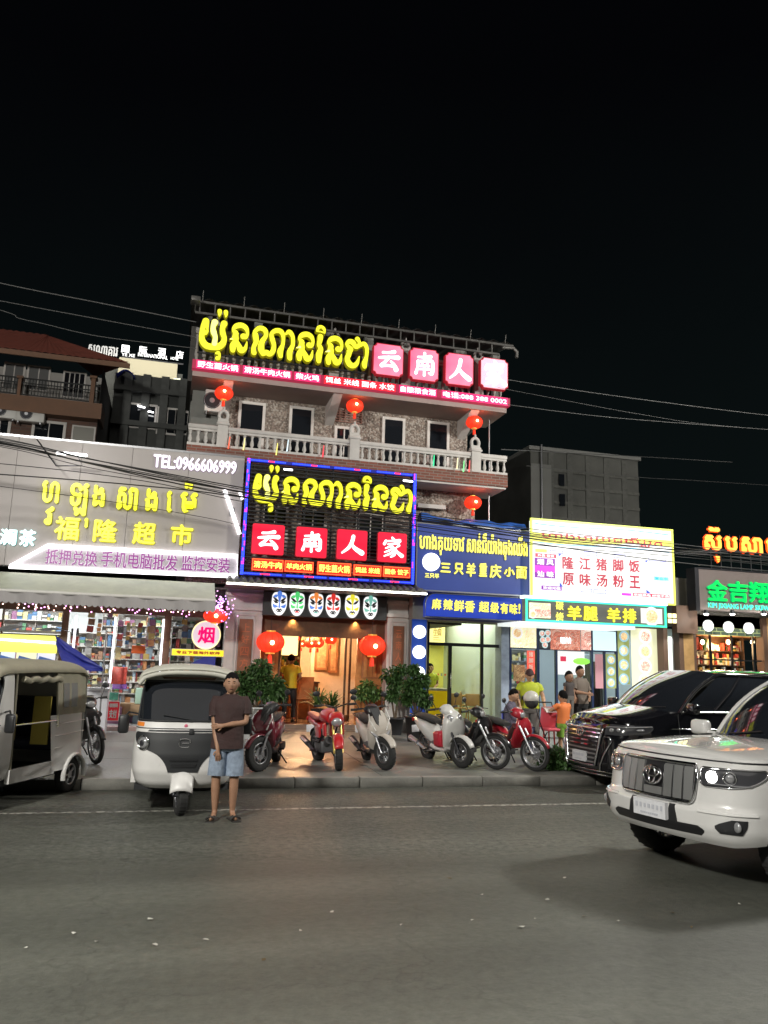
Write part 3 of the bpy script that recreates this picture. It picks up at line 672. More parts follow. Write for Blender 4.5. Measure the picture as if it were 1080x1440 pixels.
for i, (s, a, b_, c, d) in enumerate([('清汤牛肉', 354, 786, 398.6, 803), ('羊肉火锅', 400, 789, 441, 805), ('野生菌火锅', 446, 791, 494, 809), ('饵丝 米线', 497, 794.6, 536.5, 810), ('面条 饺子', 538.6, 797, 577, 812)]):
    x0, z0, x1, z1 = pbox(a, b_, c, d, YL-.08)
    t = thing('dish_sign', ['leftmost', 'second', 'middle', 'fourth', 'rightmost'][i]+' small red dish sign along the foot of the slatted frame', 'sign', (x0, YL, z0), group='small red dish signs')
    mb = MB(); mb.bx(x0, x1, YL-.08, YL-.035, z0, z1); mb.build('sign_box', redbox, t)
    mb = MB(); text_into(mb, s, (x0+.04, z0+.06, x1-.04, z1-.055), YL-.081, .003, .006); mb.build('lettering', yel_txt, t)
    mb = MB(); w = .012
    for (p0, p1, q0, q1) in ((x0+.01, x1-.01, z0+.01, z0+.01+w), (x0+.01, x1-.01, z1-.01-w, z1-.01), (x0+.01, x0+.01+w, z0+.025, z1-.025), (x1-.01-w, x1-.01, z0+.025, z1-.025)): mb.bx(p0, p1, YL-.084, YL-.0812, q0, q1)
    mb.build('border_line', EM('dish_border', (1, .2, .05), 1.0), t)
# first floor wall seen between the slats
mb = MB(); mb.bx(BX0+.2, WX1+.1, YW-.35, YW-.002, 3.6, zK-.052); mb.build('first_floor_wall', pebble, bld)
for a, b_ in ((372, 402), (424, 456), (505, 537)):
    x0 = at(a, 720, YW-.35).x; x1 = at(b_, 720, YW-.35).x; window(x0, x1, 4.4, 5.5, YW-.354, bld, 1)
mb = MB(); p = at(655, 720, YW-.4); mb.bx(at(585, 720, YW-.4).x, p.x-.6, YW-.55, YW-.352, at(620, 712, YW-.4).z-.1, at(620, 712, YW-.4).z); mb.build('ledge', stone_white, bld)
# lamps behind the slats, lit
for px, py, w in ((405, 661, .22), (573, 677, .26)):
    p = at(px, py, YL-.1); t = thing('spot_lamp', 'small white lamp lit on the slatted frame, %s' % ('left one' if px < 500 else 'right one'), 'lamp', p)
    mb = MB(); mb.bbox((p.x, p.y, p.z), (w, .08, .045), .01); mb.build('lamp_body', steel, t)
    mb = MB(); mb.bx(p.x-w*.45, p.x+w*.45, p.y-.05, p.y-.042, p.z-.018, p.z+.018); mb.build('lens', EM('lamp_lens_white', (1, 1, 1), 6), t)

# ---- tiled eave over the door
ev = thing('tiled_eave', 'grey tiled eave with white light line above the restaurant door', 'eave', (at(318, 826, 17.6).x, 17.6, 3.6))
ex0 = at(318, 826, 17.55).x; ex1 = at(600, 836, 17.55).x
ez0 = at(600, 833, 17.55).z; ez1 = ez0+.34
print('eave', ex0, ex1, ez0)
proto = None; k = int((ex1-ex0)/.155)
for i in range(k):
    x = ex0+.08+i*(ex1-ex0-.1)/k
    if proto is None:
        mb = MB()
        for q in range(4):
            a = q*.26; b2 = a+.28
            mb.grid(lambda u, v: (.05*math.cos(math.pi*(1-u)), 17.55+a+(b2-a)*v, ez0+.03+(ez1-ez0)*(a+(b2-a)*v)/1.1+.05*math.sin(math.pi*u)*(1.15-.15*v)), 6, 1, smooth=True)
        mb.lathe([(.05, 0), (.05, .03), (.03, .035)], (0, 17.52, ez0+.035), 8, axis='Y')
        proto = mb.build('cover_tile', tile_m, ev, local=True); o = proto
        o.location = (x-ROOTM[ev].translation.x, -17.6, -3.6)
    else: o = proto.copy(); COL.objects.link(o); o.location = (x-ROOTM[ev].translation.x, -17.6, -3.6)
mb = MB(); mb.quad((ex0, 17.55, ez0+.02), (ex1, 17.55, ez0+.02), (ex1, 18.65, ez1+.02), (ex0, 18.65, ez1+.02)); mb.bx(ex0, ex1, 17.56, 17.6, ez0-.06, ez0+.018); mb.quad((ex0, 17.6, ez0-.06), (ex1, 17.6, ez0-.06), (ex1, 18.65, ez0-.06), (ex0, 18.65, ez0-.06)); mb.build('tile_bed', tile_m, ev)
mb = MB(); mb.tube([(ex0, 17.53, ez0-.04), (ex1, 17.53, ez0-.04)], .022, 6); mb.build('light_line', EM('warm_led_line', (1, .96, .82), 5), ev)
for i in range(4):
    x = lx0+.5+i*(lx1-lx0-1)/3; mb = MB(); mb.cyl((x, YL, lzb), (x, YL-.05, ez0+.2), .02, n=6); mb.build('strut', dark_metal, ev)

# ---- ground floor: pillars, mask sign, doorway
gf = thing('entrance_facade', 'white pillars and carved wooden doorway of the restaurant', 'shopfront', (at(330, 1010, 18.7).x, 18.7, pz(18.7)))
YP = 18.7; fz = .40
pil = [(at(316, 900, YP).x, at(367, 900, YP).x, 335, 354), (at(544, 900, YP).x, at(582, 900, YP).x, 552.5, 567.5)]
for (x0, x1, pa, pb) in pil:
    mb = MB(); mb.bx(x0, x1, YP, YP+.6, pz(YP)-.1, 3.7); mb.bx(x0-.03, x1+.03, YP-.05, YP+.1, 2.98, 3.06); mb.bx(x0-.05, x1+.05, YP-.08, YP+.1, 3.3, 3.38); mb.bx(x0-.02, x1+.02, YP-.03, YP+.1, pz(YP)-.05, pz(YP)+.3)
    xa = at(pa, 900, YP).x; xb = at(pb, 900, YP).x
    for xx in (xa-.06, xb+.03): mb.bx(xx, xx+.03, YP-.03, YP, .8, 2.85)
    mb.bx(xa-.06, xb+.06, YP-.03, YP, 2.86, 2.89)
    p = mb.build('pillar', stone_white, gf)
    z1 = at(pa, 870 if pa < 400 else 880, YP).z
    mb = MB(); mb.bx(xa, xb, YP-.035, YP-.002, z1-1.75, z1); c = mb.build('couplet_board', M('couplet_wood', (.20, .085, .045), .6, var=.2, scale=8), p, root=gf)
    mb = MB()
    for q, ch in enumerate('上好四方客来' if pa < 400 else '云南人家味美'): text_into(mb, ch, (xa+.06, z1-.30-.27*q, xb-.06, z1-.1-.27*q), YP-.036, .004, .003)
    mb.build('carved_lettering', M('couplet_ink', (.42, .12, .05), .6), c, root=gf) if False else mb.build('carved_lettering', M('couplet_ink', (.42, .12, .05), .6), p, root=gf)
# floor step and interior
tilef = M('polished_floor_tile', (.45, .30, .18), .12, var=.1, scale=2)
dx0 = pil[0][1]; dx1 = pil[1][0]; dY = 19.1
mb = MB(); mb.bx(dx0-.02, dx1+.02, 18.75, 18.95, pz(18.7)-.1, fz-.12); mb.bx(dx0-.02, dx1+.02, 18.951, dY, pz(18.7)-.1, fz); mb.build('doorstep', M('step_stone', (.33, .25, .2), .4, var=.15), gf)
mb = MB(); mb.quad((dx0-1.0, dY, fz), (dx1+1, dY, fz), (dx1+1, 26, fz), (dx0-1, 26, fz)); mb.build('floor', tilef, gf)
warmw = M('warm_wall', (.62, .50, .36), .7, var=.08)
mb = MB(); mb.quad((dx0-1, 26, fz), (dx1+1, 26, fz), (dx1+1, 26, 3.1), (dx0-1, 26, 3.1)); mb.quad((dx0-1, dY+.3, fz), (dx0-1, 26, fz), (dx0-1, 26, 3.1), (dx0-1, dY+.3, 3.1)); mb.quad((dx1+1, 26, fz), (dx1+1, dY+.3, fz), (dx1+1, dY+.3, 3.1), (dx1+1, 26, 3.1)); mb.quad((dx0-1, dY+.3, 3.1), (dx1+1, dY+.3, 3.1), (dx1+1, 26, 3.1), (dx0-1, 26, 3.1)); mb.build('inner_walls', warmw, gf)
mx0, mz0, mx1, mz1 = pbox(370, 836.5, 544, 868.5, 18.55)
mb = MB(); mb.bx(dx0+.002, dx1-.002, 18.9, 19.05, mz0-.45, mz0-.002); mb.build('lintel', wood_dk, gf)
mb = MB(); mb.bx(dx0+.002, dx1-.002, 18.8, 18.9, mz0, 3.7); mb.build('upper_panel', wood_dk, gf)
oz = at(450, 882, dY).z
for (a, b_) in ((368, 389), (506, 543)):
    x0 = at(a, 900, dY).x; x1 = at(b_, 900, dY).x
    mb = MB(); mb.bx(x0, x1, dY-.03, dY+.05, fz, oz+.2)
    pn = mb.build('wood_wall', wood_or, gf)
    mb = MB()
    for zz0, zz1 in ((fz+.15, fz+.95), (fz+1.1, oz)): 
        for (p0, p1, q0, q1) in ((x0+.06, x1-.06, zz0, zz0+.03), (x0+.06, x1-.06, zz1-.03, zz1), (x0+.06, x0+.09, zz0+.031, zz1-.031), (x1-.09, x1-.06, zz0+.031, zz1-.031)): mb.bx(p0, p1, dY-.05, dY-.031, q0, q1)
        for q in range(5): xx = x0+.1+(x1-x0-.2)*q/4; mb.bx(xx-.008, xx+.008, dY-.045, dY-.031, zz0+.04, zz1-.04)
    mb.build('lattice_moulding', wood, pn, root=gf)
xa = at(389, 900, dY).x; xb = at(506, 900, dY).x
mb = MB(); mb.bx(xa, xa+.06, dY-.04, dY+.08, fz, oz); mb.bx(xb-.06, xb, dY-.04, dY+.08, fz, oz); mb.bx(xa, xb, dY-.04, dY+.08, oz+.001, oz+.09); mb.build('door_frame', wood_or, gf)
# open glass doors, one at the left jamb, the other at the right folded in
for nm, x0, x1 in (('door_leaf', xa+.07, xa+.16), ('door_leaf', xb-.36, xb-.07)):
    mb = MB(); mb.bx(x0, x0+.045, dY, dY+.045, fz+.02, oz-.02); mb.bx(x1-.045, x1, dY+.55, dY+.6, fz+.02, oz-.02)
    mb.add([(x0+.02, dY+.02, fz+.03), (x1-.02, dY+.57, fz+.03), (x1-.02, dY+.57, fz+.2), (x0+.02, dY+.02, fz+.2)], [(0, 1, 2, 3)]); d_ = mb.build(nm, wood_dk, gf)
    mb = MB(); mb.quad((x0+.03, dY+.03, fz+.2), (x1-.03, dY+.56, fz+.2), (x1-.03, dY+.56, oz-.1), (x0+.03, dY+.03, oz-.1)); mb.build('pane', pane_glass, d_, root=gf)
# lights inside (downlights fixed in the ceiling)
dl = EM('downlight', (1, .85, .6), 14)
for (x, y) in ((dx0+.9, 20.3), (dx0+2.2, 20.6), (dx0+1.2, 22.5), (dx1-.4, 22.6), (dx0+1.0, 24.5), (dx1-.5, 24.8)):
    mb = MB(); mb.lathe([(.08, 3.085), (.08, 3.095)], (x, y, 0), 10); mb.build('ceiling_light', dl, gf)
lamp('interior_light', 'POINT', ((dx0+dx1)/2, 21.5, 2.75), 260, (1, .60, .30), .25, parent=gf)
lamp('interior_light', 'POINT', ((dx0+dx1)/2-.3, 24.2, 2.7), 200, (1, .66, .36), .25, parent=gf)
lamp('porch_light', 'SPOT', (dx0+.75, 18.87, mz0-.06), 26, (1, .62, .22), .05, target=(dx0+.75, 19.05, 0), parent=gf, spot=R(110))
lamp('porch_light', 'SPOT', (dx1-.75, 18.87, mz0-.06), 26, (1, .62, .22), .05, target=(dx1-.75, 19.05, 0), parent=gf, spot=R(110))
# mask sign
ms = thing('mask_sign', 'black board with six glowing opera masks over the door', 'sign', (mx0, 18.55, mz0))
mb = MB(); mb.bx(mx0, mx1, 18.55, 18.75, mz0, mz1); mb.build('board', M('mask_board', (.035, .038, .04), .5), ms)
mcol = dict(w=(1, 1, 1), b=(.1, .25, .8), g=(.1, .75, .2), o=(1, .3, .06), r=(.85, .04, .03), y=(1, .9, .05), k=(.01, .01, .012), t=(.2, .55, .45))
mm = {k: EM('mask_'+k, c, .6 if k == 'w' else .5) if k != 'k' else M('mask_black', (.01, .01, .01), .5) for k, c in mcol.items()}
keys = list(mm); ml = [mm[k] for k in keys]; KI = {k: i for i, k in enumerate(keys)}
def mask(cx, cz_, w, h, base, brow, eye, mouth, cheek):
    def Fm(x, d, z): return (cx+x*w, 18.548-d-.05*(1-min(1, x*x*3+z*z*1.4)), cz_+z*h)
    o = [(-.42, .35), (-.3, .47), (0, .5), (.3, .47), (.42, .35), (.45, 0), (.38, -.25), (.2, -.45), (0, -.5), (-.2, -.45), (-.38, -.25), (-.45, 0)]
    mb = MB(); oo = catmull([(x, z, 0) for x, z in o+o[:1]], 3)[:-1]
    N = len(oo); mb.add([Fm(0, .002, 0)]+[Fm(x*.55, .002, z*.55) for x, z, _ in oo]+[Fm(x, .002, z) for x, z, _ in oo],
        [(0, 1+i, 1+(i+1) % N) for i in range(N)]+[(1+i, 1+N+i, 1+N+(i+1) % N, 1+(i+1) % N) for i in range(N)], KI[base], True)
    def S(pts, c, d): 
        for sg in (-1, 1): stroke_into(mb, [(x*sg, z, ww) for x, z, ww in pts], Fm, KI[c], 0, 0, d, False, 3)
    stroke_into(mb, [(0, .42, .14), (0, .25, .09), (0, .08, .03)], Fm, KI[brow], 0, 0, .006, False)
    S([(.12, .36, .02), (.22, .32, .07), (.36, .3, .02)], brow, .008); S([(.06, .10, .02), (.2, .16, .055), (.36, .26, .02)], 'k', .010)
    S([(.10, .04, .02), (.22, .06, .05), (.34, .12, .015)], eye, .012); S([(.1, -.12, .02), (.28, -.12, .07), (.36, -.04, .03)], cheek, .008)
    stroke_into(mb, [(-.16, -.30, .02), (-.08, -.24, .03), (0, -.27, .035), (.08, -.24, .03), (.16, -.30, .02)], Fm, KI['k'], 0, 0, .010, False)
    stroke_into(mb, [(-.1, -.34, .02), (0, -.32, .035), (.1, -.34, .02)], Fm, KI[mouth], 0, 0, .012, False)
    stroke_into(mb, [(0, .05, .025), (0, -.14, .05)], Fm, KI[brow], 0, 0, .009, False)
    return mb
for i, (px, py, a) in enumerate([(392.5, 849, 'wbkkb'), (417.5, 850, 'wggrg'), (444, 851, 'woktb'), (468, 852.5, 'wrkkr'), (495, 853, 'wywyy'), (520.5, 855, 'wtkkt')]):
    p = at(px, py, 18.55); mask(p.x, p.z, .40, .545, a[0], a[1], a[2], 'r' if i in (1,) else a[3], a[4]).build('mask', ml, ms)

# ---- lanterns
def lantern(p, r, label, tassel=True, hang=.4, squash=.78):
    t = thing('red_lantern', label, 'lantern', p, group='red paper lanterns')
    mb = MB()
    prof = [(r*.32, -r*squash*.95)]+[(r*math.cos(a), r*squash*math.sin(a)) for a in [R(q) for q in range(-70, 71, 14)]]+[(r*.32, r*squash*.95)]
    mb.lathe(prof, (p.x, p.y, p.z), 20); mb.build('lantern_shade', red_lan, t)
    mb = MB()
    for k in range(12):
        a = 2*math.pi*k/12; mb.tube([(p.x+q*1.015*math.cos(a), p.y+q*1.015*math.sin(a), p.z+h*1.015) for q, h in prof[1:-1]], .006, 4, caps=False)
    mb.build('rib', red_dk, t)
    mb = MB(); mb.ell((p.x, p.y-r*.99, p.z-r*.05), (r*.16, .012, r*.17), 10, 6); mb.build('glow_spot', lan_glow, t)  # flat bright spot on the street face imitates the bulb shining through
    mb = MB(); mb.lathe([(r*.34, p.z+r*squash*.93), (r*.34, p.z+r*squash*1.08)], (p.x, p.y, 0), 12); mb.lathe([(r*.34, p.z-r*squash*1.08), (r*.34, p.z-r*squash*.93)], (p.x, p.y, 0), 12); mb.build('cap', gold_m, t)
    mb = MB(); mb.cyl((p.x, p.y, p.z+r*squash*1.08), (p.x, p.y, p.z+r*squash*1.08+hang), .006, n=5); mb.build('cord', dark_metal, t)
    if tassel:
        mb = MB(); mb.lathe([(r*.08, p.z-r*squash*1.08), (r*.16, p.z-r*squash*1.3), (r*.2, p.z-r*squash*1.95)], (p.x, p.y, 0), 8); mb.build('tassel', red_dk, t)
    lamp('lantern_light', 'POINT', (p.x, p.y-r*1.25, p.z-.05), 2.6*r*4, (1, .2, .08), .05, parent=t)
    return t
lantern(at(315, 553, 18.4), .215, 'red lantern hanging at the left end of the balcony', hang=.3)
lantern(at(499, 571, 18.4), .215, 'red lantern hanging over the middle of the balcony', hang=.3)
lantern(at(667, 594, 18.4), .215, 'red lantern hanging at the right end of the balcony', hang=.3)
lantern(at(665, 707, 18.5), .22, 'red lantern hanging below the balcony above the blue noodle sign', hang=.25)
lantern(at(380.5, 903, 18.6), .32, 'large red lantern at the left of the restaurant door', hang=.32)
lantern(at(523.5, 908, 18.6), .32, 'large red lantern at the right of the restaurant door', hang=.32)
for i, (px, py, Yi, r) in enumerate([(421, 887, 20, .13), (436, 888, 20, .13), (452, 888, 20, .13), (437, 904, 21.5, .17), (447, 904, 21.6, .17), (465, 899, 21, .17), (424, 905, 23, .14)]):
    lantern(at(px, py, Yi), r, ['small cylindrical lantern, left of the row inside the door top', 'small cylindrical lantern, middle of the row inside the door top', 'small cylindrical lantern, right of the row inside the door top', 'left lantern of the close pair deep inside the restaurant', 'right lantern of the close pair deep inside the restaurant', 'lantern before the framed pictures inside the restaurant', 'pale lantern beside the staircase inside the restaurant'][i], hang=.15, squash=.78 if i > 2 else .95)
# ---- things inside the restaurant
pY = 22.5
for i, (a, b_, c, d) in enumerate([(443, 893, 461, 942), (462, 886, 475, 946)]):
    x0, z0, x1, z1 = pbox(a, b_, c, d, pY); t = thing('framed_picture', ['left carved wooden picture panel on the inner wall', 'right tall carved wooden picture panel on the inner wall'][i], 'picture', (x0, pY, z0))
    mb = MB(); mb.bx(x0, x1, pY-.06, pY, z0, z1); mb.build('picture_frame', wood, t)
    mb = MB(); mb.bx(x0+.06, x1-.06, pY-.066, pY-.061, z0+.06, z1-.06); mb.build('picture', M('picture_brown', (.5, .28, .14), .6, var=.5, scale=9), t)
mb = MB(); mb.bx(at(438, 920, pY).x, dx1+.9, pY, pY+.2, fz, 3.1); mb.build('partition_wall', warmw, gf)
# staircase
stc = thing('staircase', 'dark staircase with curved side rising inside the restaurant', 'staircase', (dx0+.9, 23.5, fz))
for i in range(11): mb = MB(); mb.bx(dx0+.6+i*.16, dx0+.76+i*.16, 23, 24, fz+2.4-i*.22, fz+2.46-i*.22); mb.build('step', wood_dk, stc)
mb = MB(); mb.prism([(dx0+.5, fz+2.6), (dx0+1.0, fz+2.1), (dx0+1.6, fz+1.2), (dx0+2.3, fz+.0), (dx0+2.0, fz), (dx0+1.3, fz+.9), (dx0+.5, fz+2.2)], lambda p, s: (p[0], 22.9+.06*s, p[1])); mb.build('stringer', wood_dk, stc)
# bar shelf with bottles
def goods(mb, x0, x1, z0, z1, y, cols, rows, fill=.92, wmin=.05, wmax=.12, d=.15):
    for r in range(rows):
        zb = z0+(z1-z0)*r/rows; hh = (z1-z0)/rows; x = x0
        while x < x1-.03:
            w = random.uniform(wmin, wmax)
            if random.random() < fill:
                h = hh*random.uniform(.35, .88); q = random.choice((1, 1, 2, 3)); ww = min(w, x1-x)
                for j in range(q): a_ = random.uniform(0, .01); mb.bx(x+.004+a_, x+ww-a_, y+random.uniform(0, .06), y+d, zb+.025+h*j/q, zb+.022+h*(j+1)/q, random.randrange(cols))
            x += w
def shelf_unit(name, label, x0, x1, z0, z1, y, rows, mats, frame=None, d=.3, **k):
    t = thing(name, label, 'shelf', (x0, y, z0))
    fm = frame or white_paint
    mb = MB(); mb.bx(x0-.02, x0, y-.02, y+d, z0, z1); mb.bx(x1, x1+.02, y-.02, y+d, z0, z1); mb.bx(x0, x1, y+d-.02, y+d, z0, z1); mb.build('shelf_frame', fm, t)
    for r in range(rows+1): z = z0+(z1-z0)*r/rows; mb = MB(); mb.bx(x0+.001, x1-.001, y-.01, y+d-.022, z, z+.02); mb.build('shelf_board', fm, t)
    mb = MB(); goods(mb, x0, x1, z0, z1, y+.01, len(mats), rows, **k); o = mb.build('packed_goods', mats, t); o['kind'] = 'stuff'
    return t
PK = [M('pack_%d' % i, c, .45) for i, c in enumerate([(.45, .08, .07), (.55, .54, .5), (.5, .36, .12), (.10, .20, .36), (.10, .26, .14), (.35, .2, .13), (.3, .4, .48), (.6, .56, .3), (.3, .14, .25), (.08, .08, .09), (.5, .5, .48), (.62, .62, .62), (.25, .22, .2), (.6, .28, .12)])]
BT = [M('bottle_%d' % i, c, .2) for i, c in enumerate([(.35, .05, .03), (.6, .35, .08), (.05, .12, .05), (.7, .6, .4), (.2, .08, .04)])]
x0 = at(396, 930, 21.2).x; x1 = at(421, 930, 21.2).x
shelf_unit('bottle_shelf', 'wooden bar shelf of bottles at the left inside the restaurant', x0, x1, fz+1.0, fz+2.3, 21.2, 4, BT, wood)
t = thing('paper_lamp', 'tall glowing yellow paper lamp above the bar shelf', 'lamp', at(408, 905, 20.8))
p = at(408, 905, 20.8); mb = MB(); mb.bx(p.x-.2, p.x+.2, 20.75, 20.85, p.z-.3, p.z+.35); mb.build('lamp_paper', EM('paper_lamp', (1, .72, .25), 1.6), t); mb = MB(); mb.bx(p.x-.22, p.x+.22, 20.73, 20.87, p.z+.351, p.z+.39); mb.bx(p.x-.22, p.x+.22, 20.73, 20.87, p.z-.34, p.z-.301); mb.build('lamp_edge', wood_dk, t)
p = at(405, 985, 21); t = thing('bar_counter', 'wooden counter behind the worker in yellow', 'counter', (p.x, 21.2, fz)); mb = MB(); mb.bx(x0-.3, x1+.5, 21.0, 21.6, fz, fz+.9); mb.build('counter_body', wood, t); mb = MB(); mb.bx(x0-.33, x1+.53, 20.96, 21.64, fz+.901, fz+.94); mb.build('counter_top', wood_dk, t)
# menu board leaning
p0 = at(419, 985, 20.2); t = thing('menu_board', 'leaning A-frame menu board inside the doorway', 'sign board', (p0.x, 20.2, fz))
mb = MB(); a = at(421, 953, 20.5); b_ = at(442, 953, 20.5); c = at(438, 984, 20.1); d = at(416, 984, 20.1)
def slab4(mb, q, th, mi=0):
    q = [Vector(v) for v in q]; nn = (q[1]-q[0]).cross(q[2]-q[0]).normalized()*th; mb.add(q+[v+nn for v in q], [(0, 1, 2, 3), (7, 6, 5, 4), (0, 4, 5, 1), (1, 5, 6, 2), (2, 6, 7, 3), (3, 7, 4, 0)], mi)
slab4(mb, [d, c, b_, a], .03); mb.build('board_frame', wood, t)
ins = lambda q, k: [Vector(v).lerp(sum((Vector(w) for w in q), Vector())/4, k) for v in q]
mb = MB(); qq = [v+Vector((0, -.006, .004)) for v in ins([d, c, b_, a], .12)]; slab4(mb, qq, -.003) ; mb.build('board_face', M('menu_face', (.25, .2, .16), .5, var=.6, scale=22), t)
mb = MB(); mb.cyl((d.x+.05, 20.1, fz), (d.x+.05, 20.12, d.z), .02, n=6); mb.cyl((c.x-.05, 20.1, fz), (c.x-.05, 20.12, c.z), .02, n=6); mb.build('board_leg', wood, t)
# small air conditioner, recess at the left of the balcony
def ac_unit(p, label, w=.6, h=.42, name='air_conditioner'):
    t = thing(name, label, 'air conditioner', p)
    mb = MB(); mb.bbox((p.x, p.y, p.z), (w, .3, h), .02); mb.build('casing', white_paint, t)
    mb = MB(); r = h*.38; mb.lathe([(r, p.y-.158), (r, p.y-.152)], (p.x-w*.12, 0, p.z), 16, axis='Y'); f = mb.build('fan_guard', dark_metal, t)
    mb = MB(); mb.tube([(p.x-w*.12+r*.9*math.cos(a), p.y-.162, p.z+r*.9*math.sin(a)) for a in [2*math.pi*k/16 for k in range(16)]], .008, 4, closed=True); mb.lathe([(r*.3, p.y-.168), (r*.3, p.y-.16)], (p.x-w*.12, 0, p.z), 10, axis='Y'); mb.build('guard_ring', steel, t)
    mb = MB(); mb.bx(p.x-w*.4, p.x-w*.35, p.y-.12, p.y+.2, p.z-h*.62, p.z-h*.502); mb.bx(p.x+w*.35, p.x+w*.4, p.y-.12, p.y+.2, p.z-h*.62, p.z-h*.502); mb.build('bracket', steel, t)
    return t
ac_unit(at(301, 566, YW-.3), 'white air conditioner in the recess at the left end of the balcony', .45, .55)
# coloured sticks of the fairy lights between the balusters
for px, py, c, nm in ((322, 623, (1, .12, .05), 'orange red'), (343, 625, (1, .85, .3), 'pale yellow'), (389, 632, (1, .85, .2), 'yellow'), (404, 627, (.7, .9, 1), 'bluish white'), (454, 635, (1, .05, .08), 'red'), (609, 648, (.05, .9, .35), 'green, left'), (642, 652, (1, .8, .5), 'cream'), (651, 656, (.2, .9, .3), 'green, right'), (659, 656, (1, .1, .1), 'red, last')):
    p = at(px, py, YF+.02); t = MB(); t.tube([(p.x-.01, p.y-.06, p.z-.15), (p.x+.01, p.y-.05, p.z+.14)], [.018, .010], 6)
    nmx = t.build('light_stick', EM('stick_%d' % px, c, .7)); setp(nmx, '%s light stick fixed on the balcony balusters' % nm, 'light', 'coloured light sticks on the balcony')
# ------------------------------------------------------------------ supermarket with the long pale fascia
YS = 17.9
sz0 = at(200, 805, YS).z; sz1 = at(348, 642, YS).z; sx0 = -9.0; sx1 = at(342, 730, YS).x-.05
sm = thing('supermarket_building', 'low supermarket with long pale grey fascia and yellow letters', 'building', (sx1, YS, .3))
fas = M('fascia_panel', (.41, .375, .365), .6, var=.05, scale=.8)
pts = [-9, -7.4, -5.6]+[at(p, 700, YS).x for p in (17, 109, 181, 262)]+[sx1]
for a, b_ in zip(pts[:-1], pts[1:]):
    mb = MB(); mb.bx(a+.004, b_-.004, YS, YS+.06, sz0, sz1-.05); mb.build('fascia_panel', fas, sm)
mb = MB(); mb.bx(sx0, sx1, YS-.01, YS+.25, sz1-.049, sz1); mb.build('parapet_cap', steel, sm)
mb = MB(); mb.bx(sx0, sx1, YS+.065, YS+.3, sz0, sz1-.06); mb.bx(sx0, sx1, YS+.3, 28, sz0+.1, sz0+.35); mb.build('fascia_backing', concrete, sm)
glow_w = EM('white_neon', (1, .97, 1), 2.2)
tel_w = EM('tel_white', (1, .93, 1), .75)
yl2 = EM('yellow_cjk', (1, .90, .06), .8); yl2s = EM('yellow_cjk_side', (.55, .5, .0), .5)
def sign_text(name, label, items, Y, mats, depth=.04, bold=.01, cat='sign', backed=None, shear=0, parent=None, grp=None):
    "items: (string, px0, py0, px1, py1); every string one letter part"
    if parent is None:
        b0 = pbox(*items[0][1:5], Y); t = thing(name, label, cat, (b0[0], Y, b0[1]), group=grp)
    else: t = parent
    for it in items:
        bb = pbox(*it[1:5], Y); mb = MB()
        if backed: text_into(mb, it[0], (bb[0]-backed, bb[1]-backed, bb[2]+backed, bb[3]+backed), Y, depth*.3, bold+backed, 1, shear)
        text_into(mb, it[0], bb, Y, depth, bold, 0, shear)
        mb.build('letter' if len(it[0]) < 3 else 'lettering', mats, t)
    return t
sign_text('shop_name_sign', 'four yellow Chinese characters on the pale supermarket fascia', [('福', 77, 727, 112, 760), ('隆', 132, 731, 165, 763), ('超', 187, 735, 219, 766), ('市', 240, 738, 271, 767)], YS, [yl2, yl2s], .07, .010, backed=.014)
sign_text('khmer_name_sign', 'row of yellow Khmer letters above the Chinese name on the pale fascia', [('ហ', 59, 677, 84, 708), ('វ', 63, 713, 76, 739), ('ឡ', 98, 680, 124, 726), ('ង', 130, 683, 148, 713), ('សា', 165, 686, 194, 718), ('ង', 204, 688, 222, 719), ('េ', 234, 691, 242, 721), ('ម', 253, 693, 277, 724), ('៉', 260, 679, 271, 688), ('ុ', 119, 729, 124, 743)], YS, [yel_face, yel_side_glow], .07, .018, backed=.014)
sign_text('telephone_sign', 'white telephone number letters at the top right of the pale fascia', [('TEL:0966606999', 215, 644, 333, 663)], YS, [tel_w, M('tel_purple', (.3, .2, .35), .5)], .04, .012, backed=.012)
sign_text('tea_sign', 'two pale cyan characters at the left end of the pale fascia', [('澜', 0, 744, 24, 767), ('茶', 27, 745, 51, 769)], YS, [EM('cyan_letter', (.75, 1, .97), 1.3), M('tea_side', (.1, .3, .3), .5)], .05, .012, backed=.012)
# white neon outlined box with the purple lettering
nb = thing('service_sign', 'white neon trapezium with purple lettering at the foot of the pale fascia', 'sign', (at(12, 797, YS).x, YS, sz0))
P_ = [at(px, py, YS-.05) for px, py in ((13, 796.7), (67, 767.5), (334, 782), (334, 810.5))]
def bar(mb, a, b_, w=.035, d=.03, mi=0):
    mb.tube([a, b_], w, 8, mi)
mb = MB()
mb.tube([P_[0], P_[1], P_[2], P_[3]], .042, 8, closed=True); mb.build('neon_outline', glow_w, nb)
mb = MB(); mb.add([(p.x, YS-.02, p.z) for p in P_], [(0, 1, 2, 3)]); mb.build('board', M('neon_board', (.5, .46, .5), .5), nb)
for s, a, b_, c, d in (('抵押兑换', 64, 774, 137, 795), ('手机电脑批发', 142, 778, 250, 800), ('监控安装', 255, 783, 323, 804)):
    bb = pbox(a, b_, c, d, YS-.03); mb = MB(); text_into(mb, s, bb, YS-.03, .01, .012, 1); text_into(mb, s, bb, YS-.03, .02, .004, 0); mb.build('lettering', [EM('purple_ink', (.26, .03, .24), .5), EM('purple_halo', (1, .9, 1), .4)], nb)
t = thing('neon_strip', 'slanting white neon tube at the right end of the pale fascia', 'light', at(316, 688, YS)); mb = MB(); mb.tube([at(316, 689, YS-.04), at(337, 751, YS-.04)], .04, 8); mb.build('tube', glow_w, t)
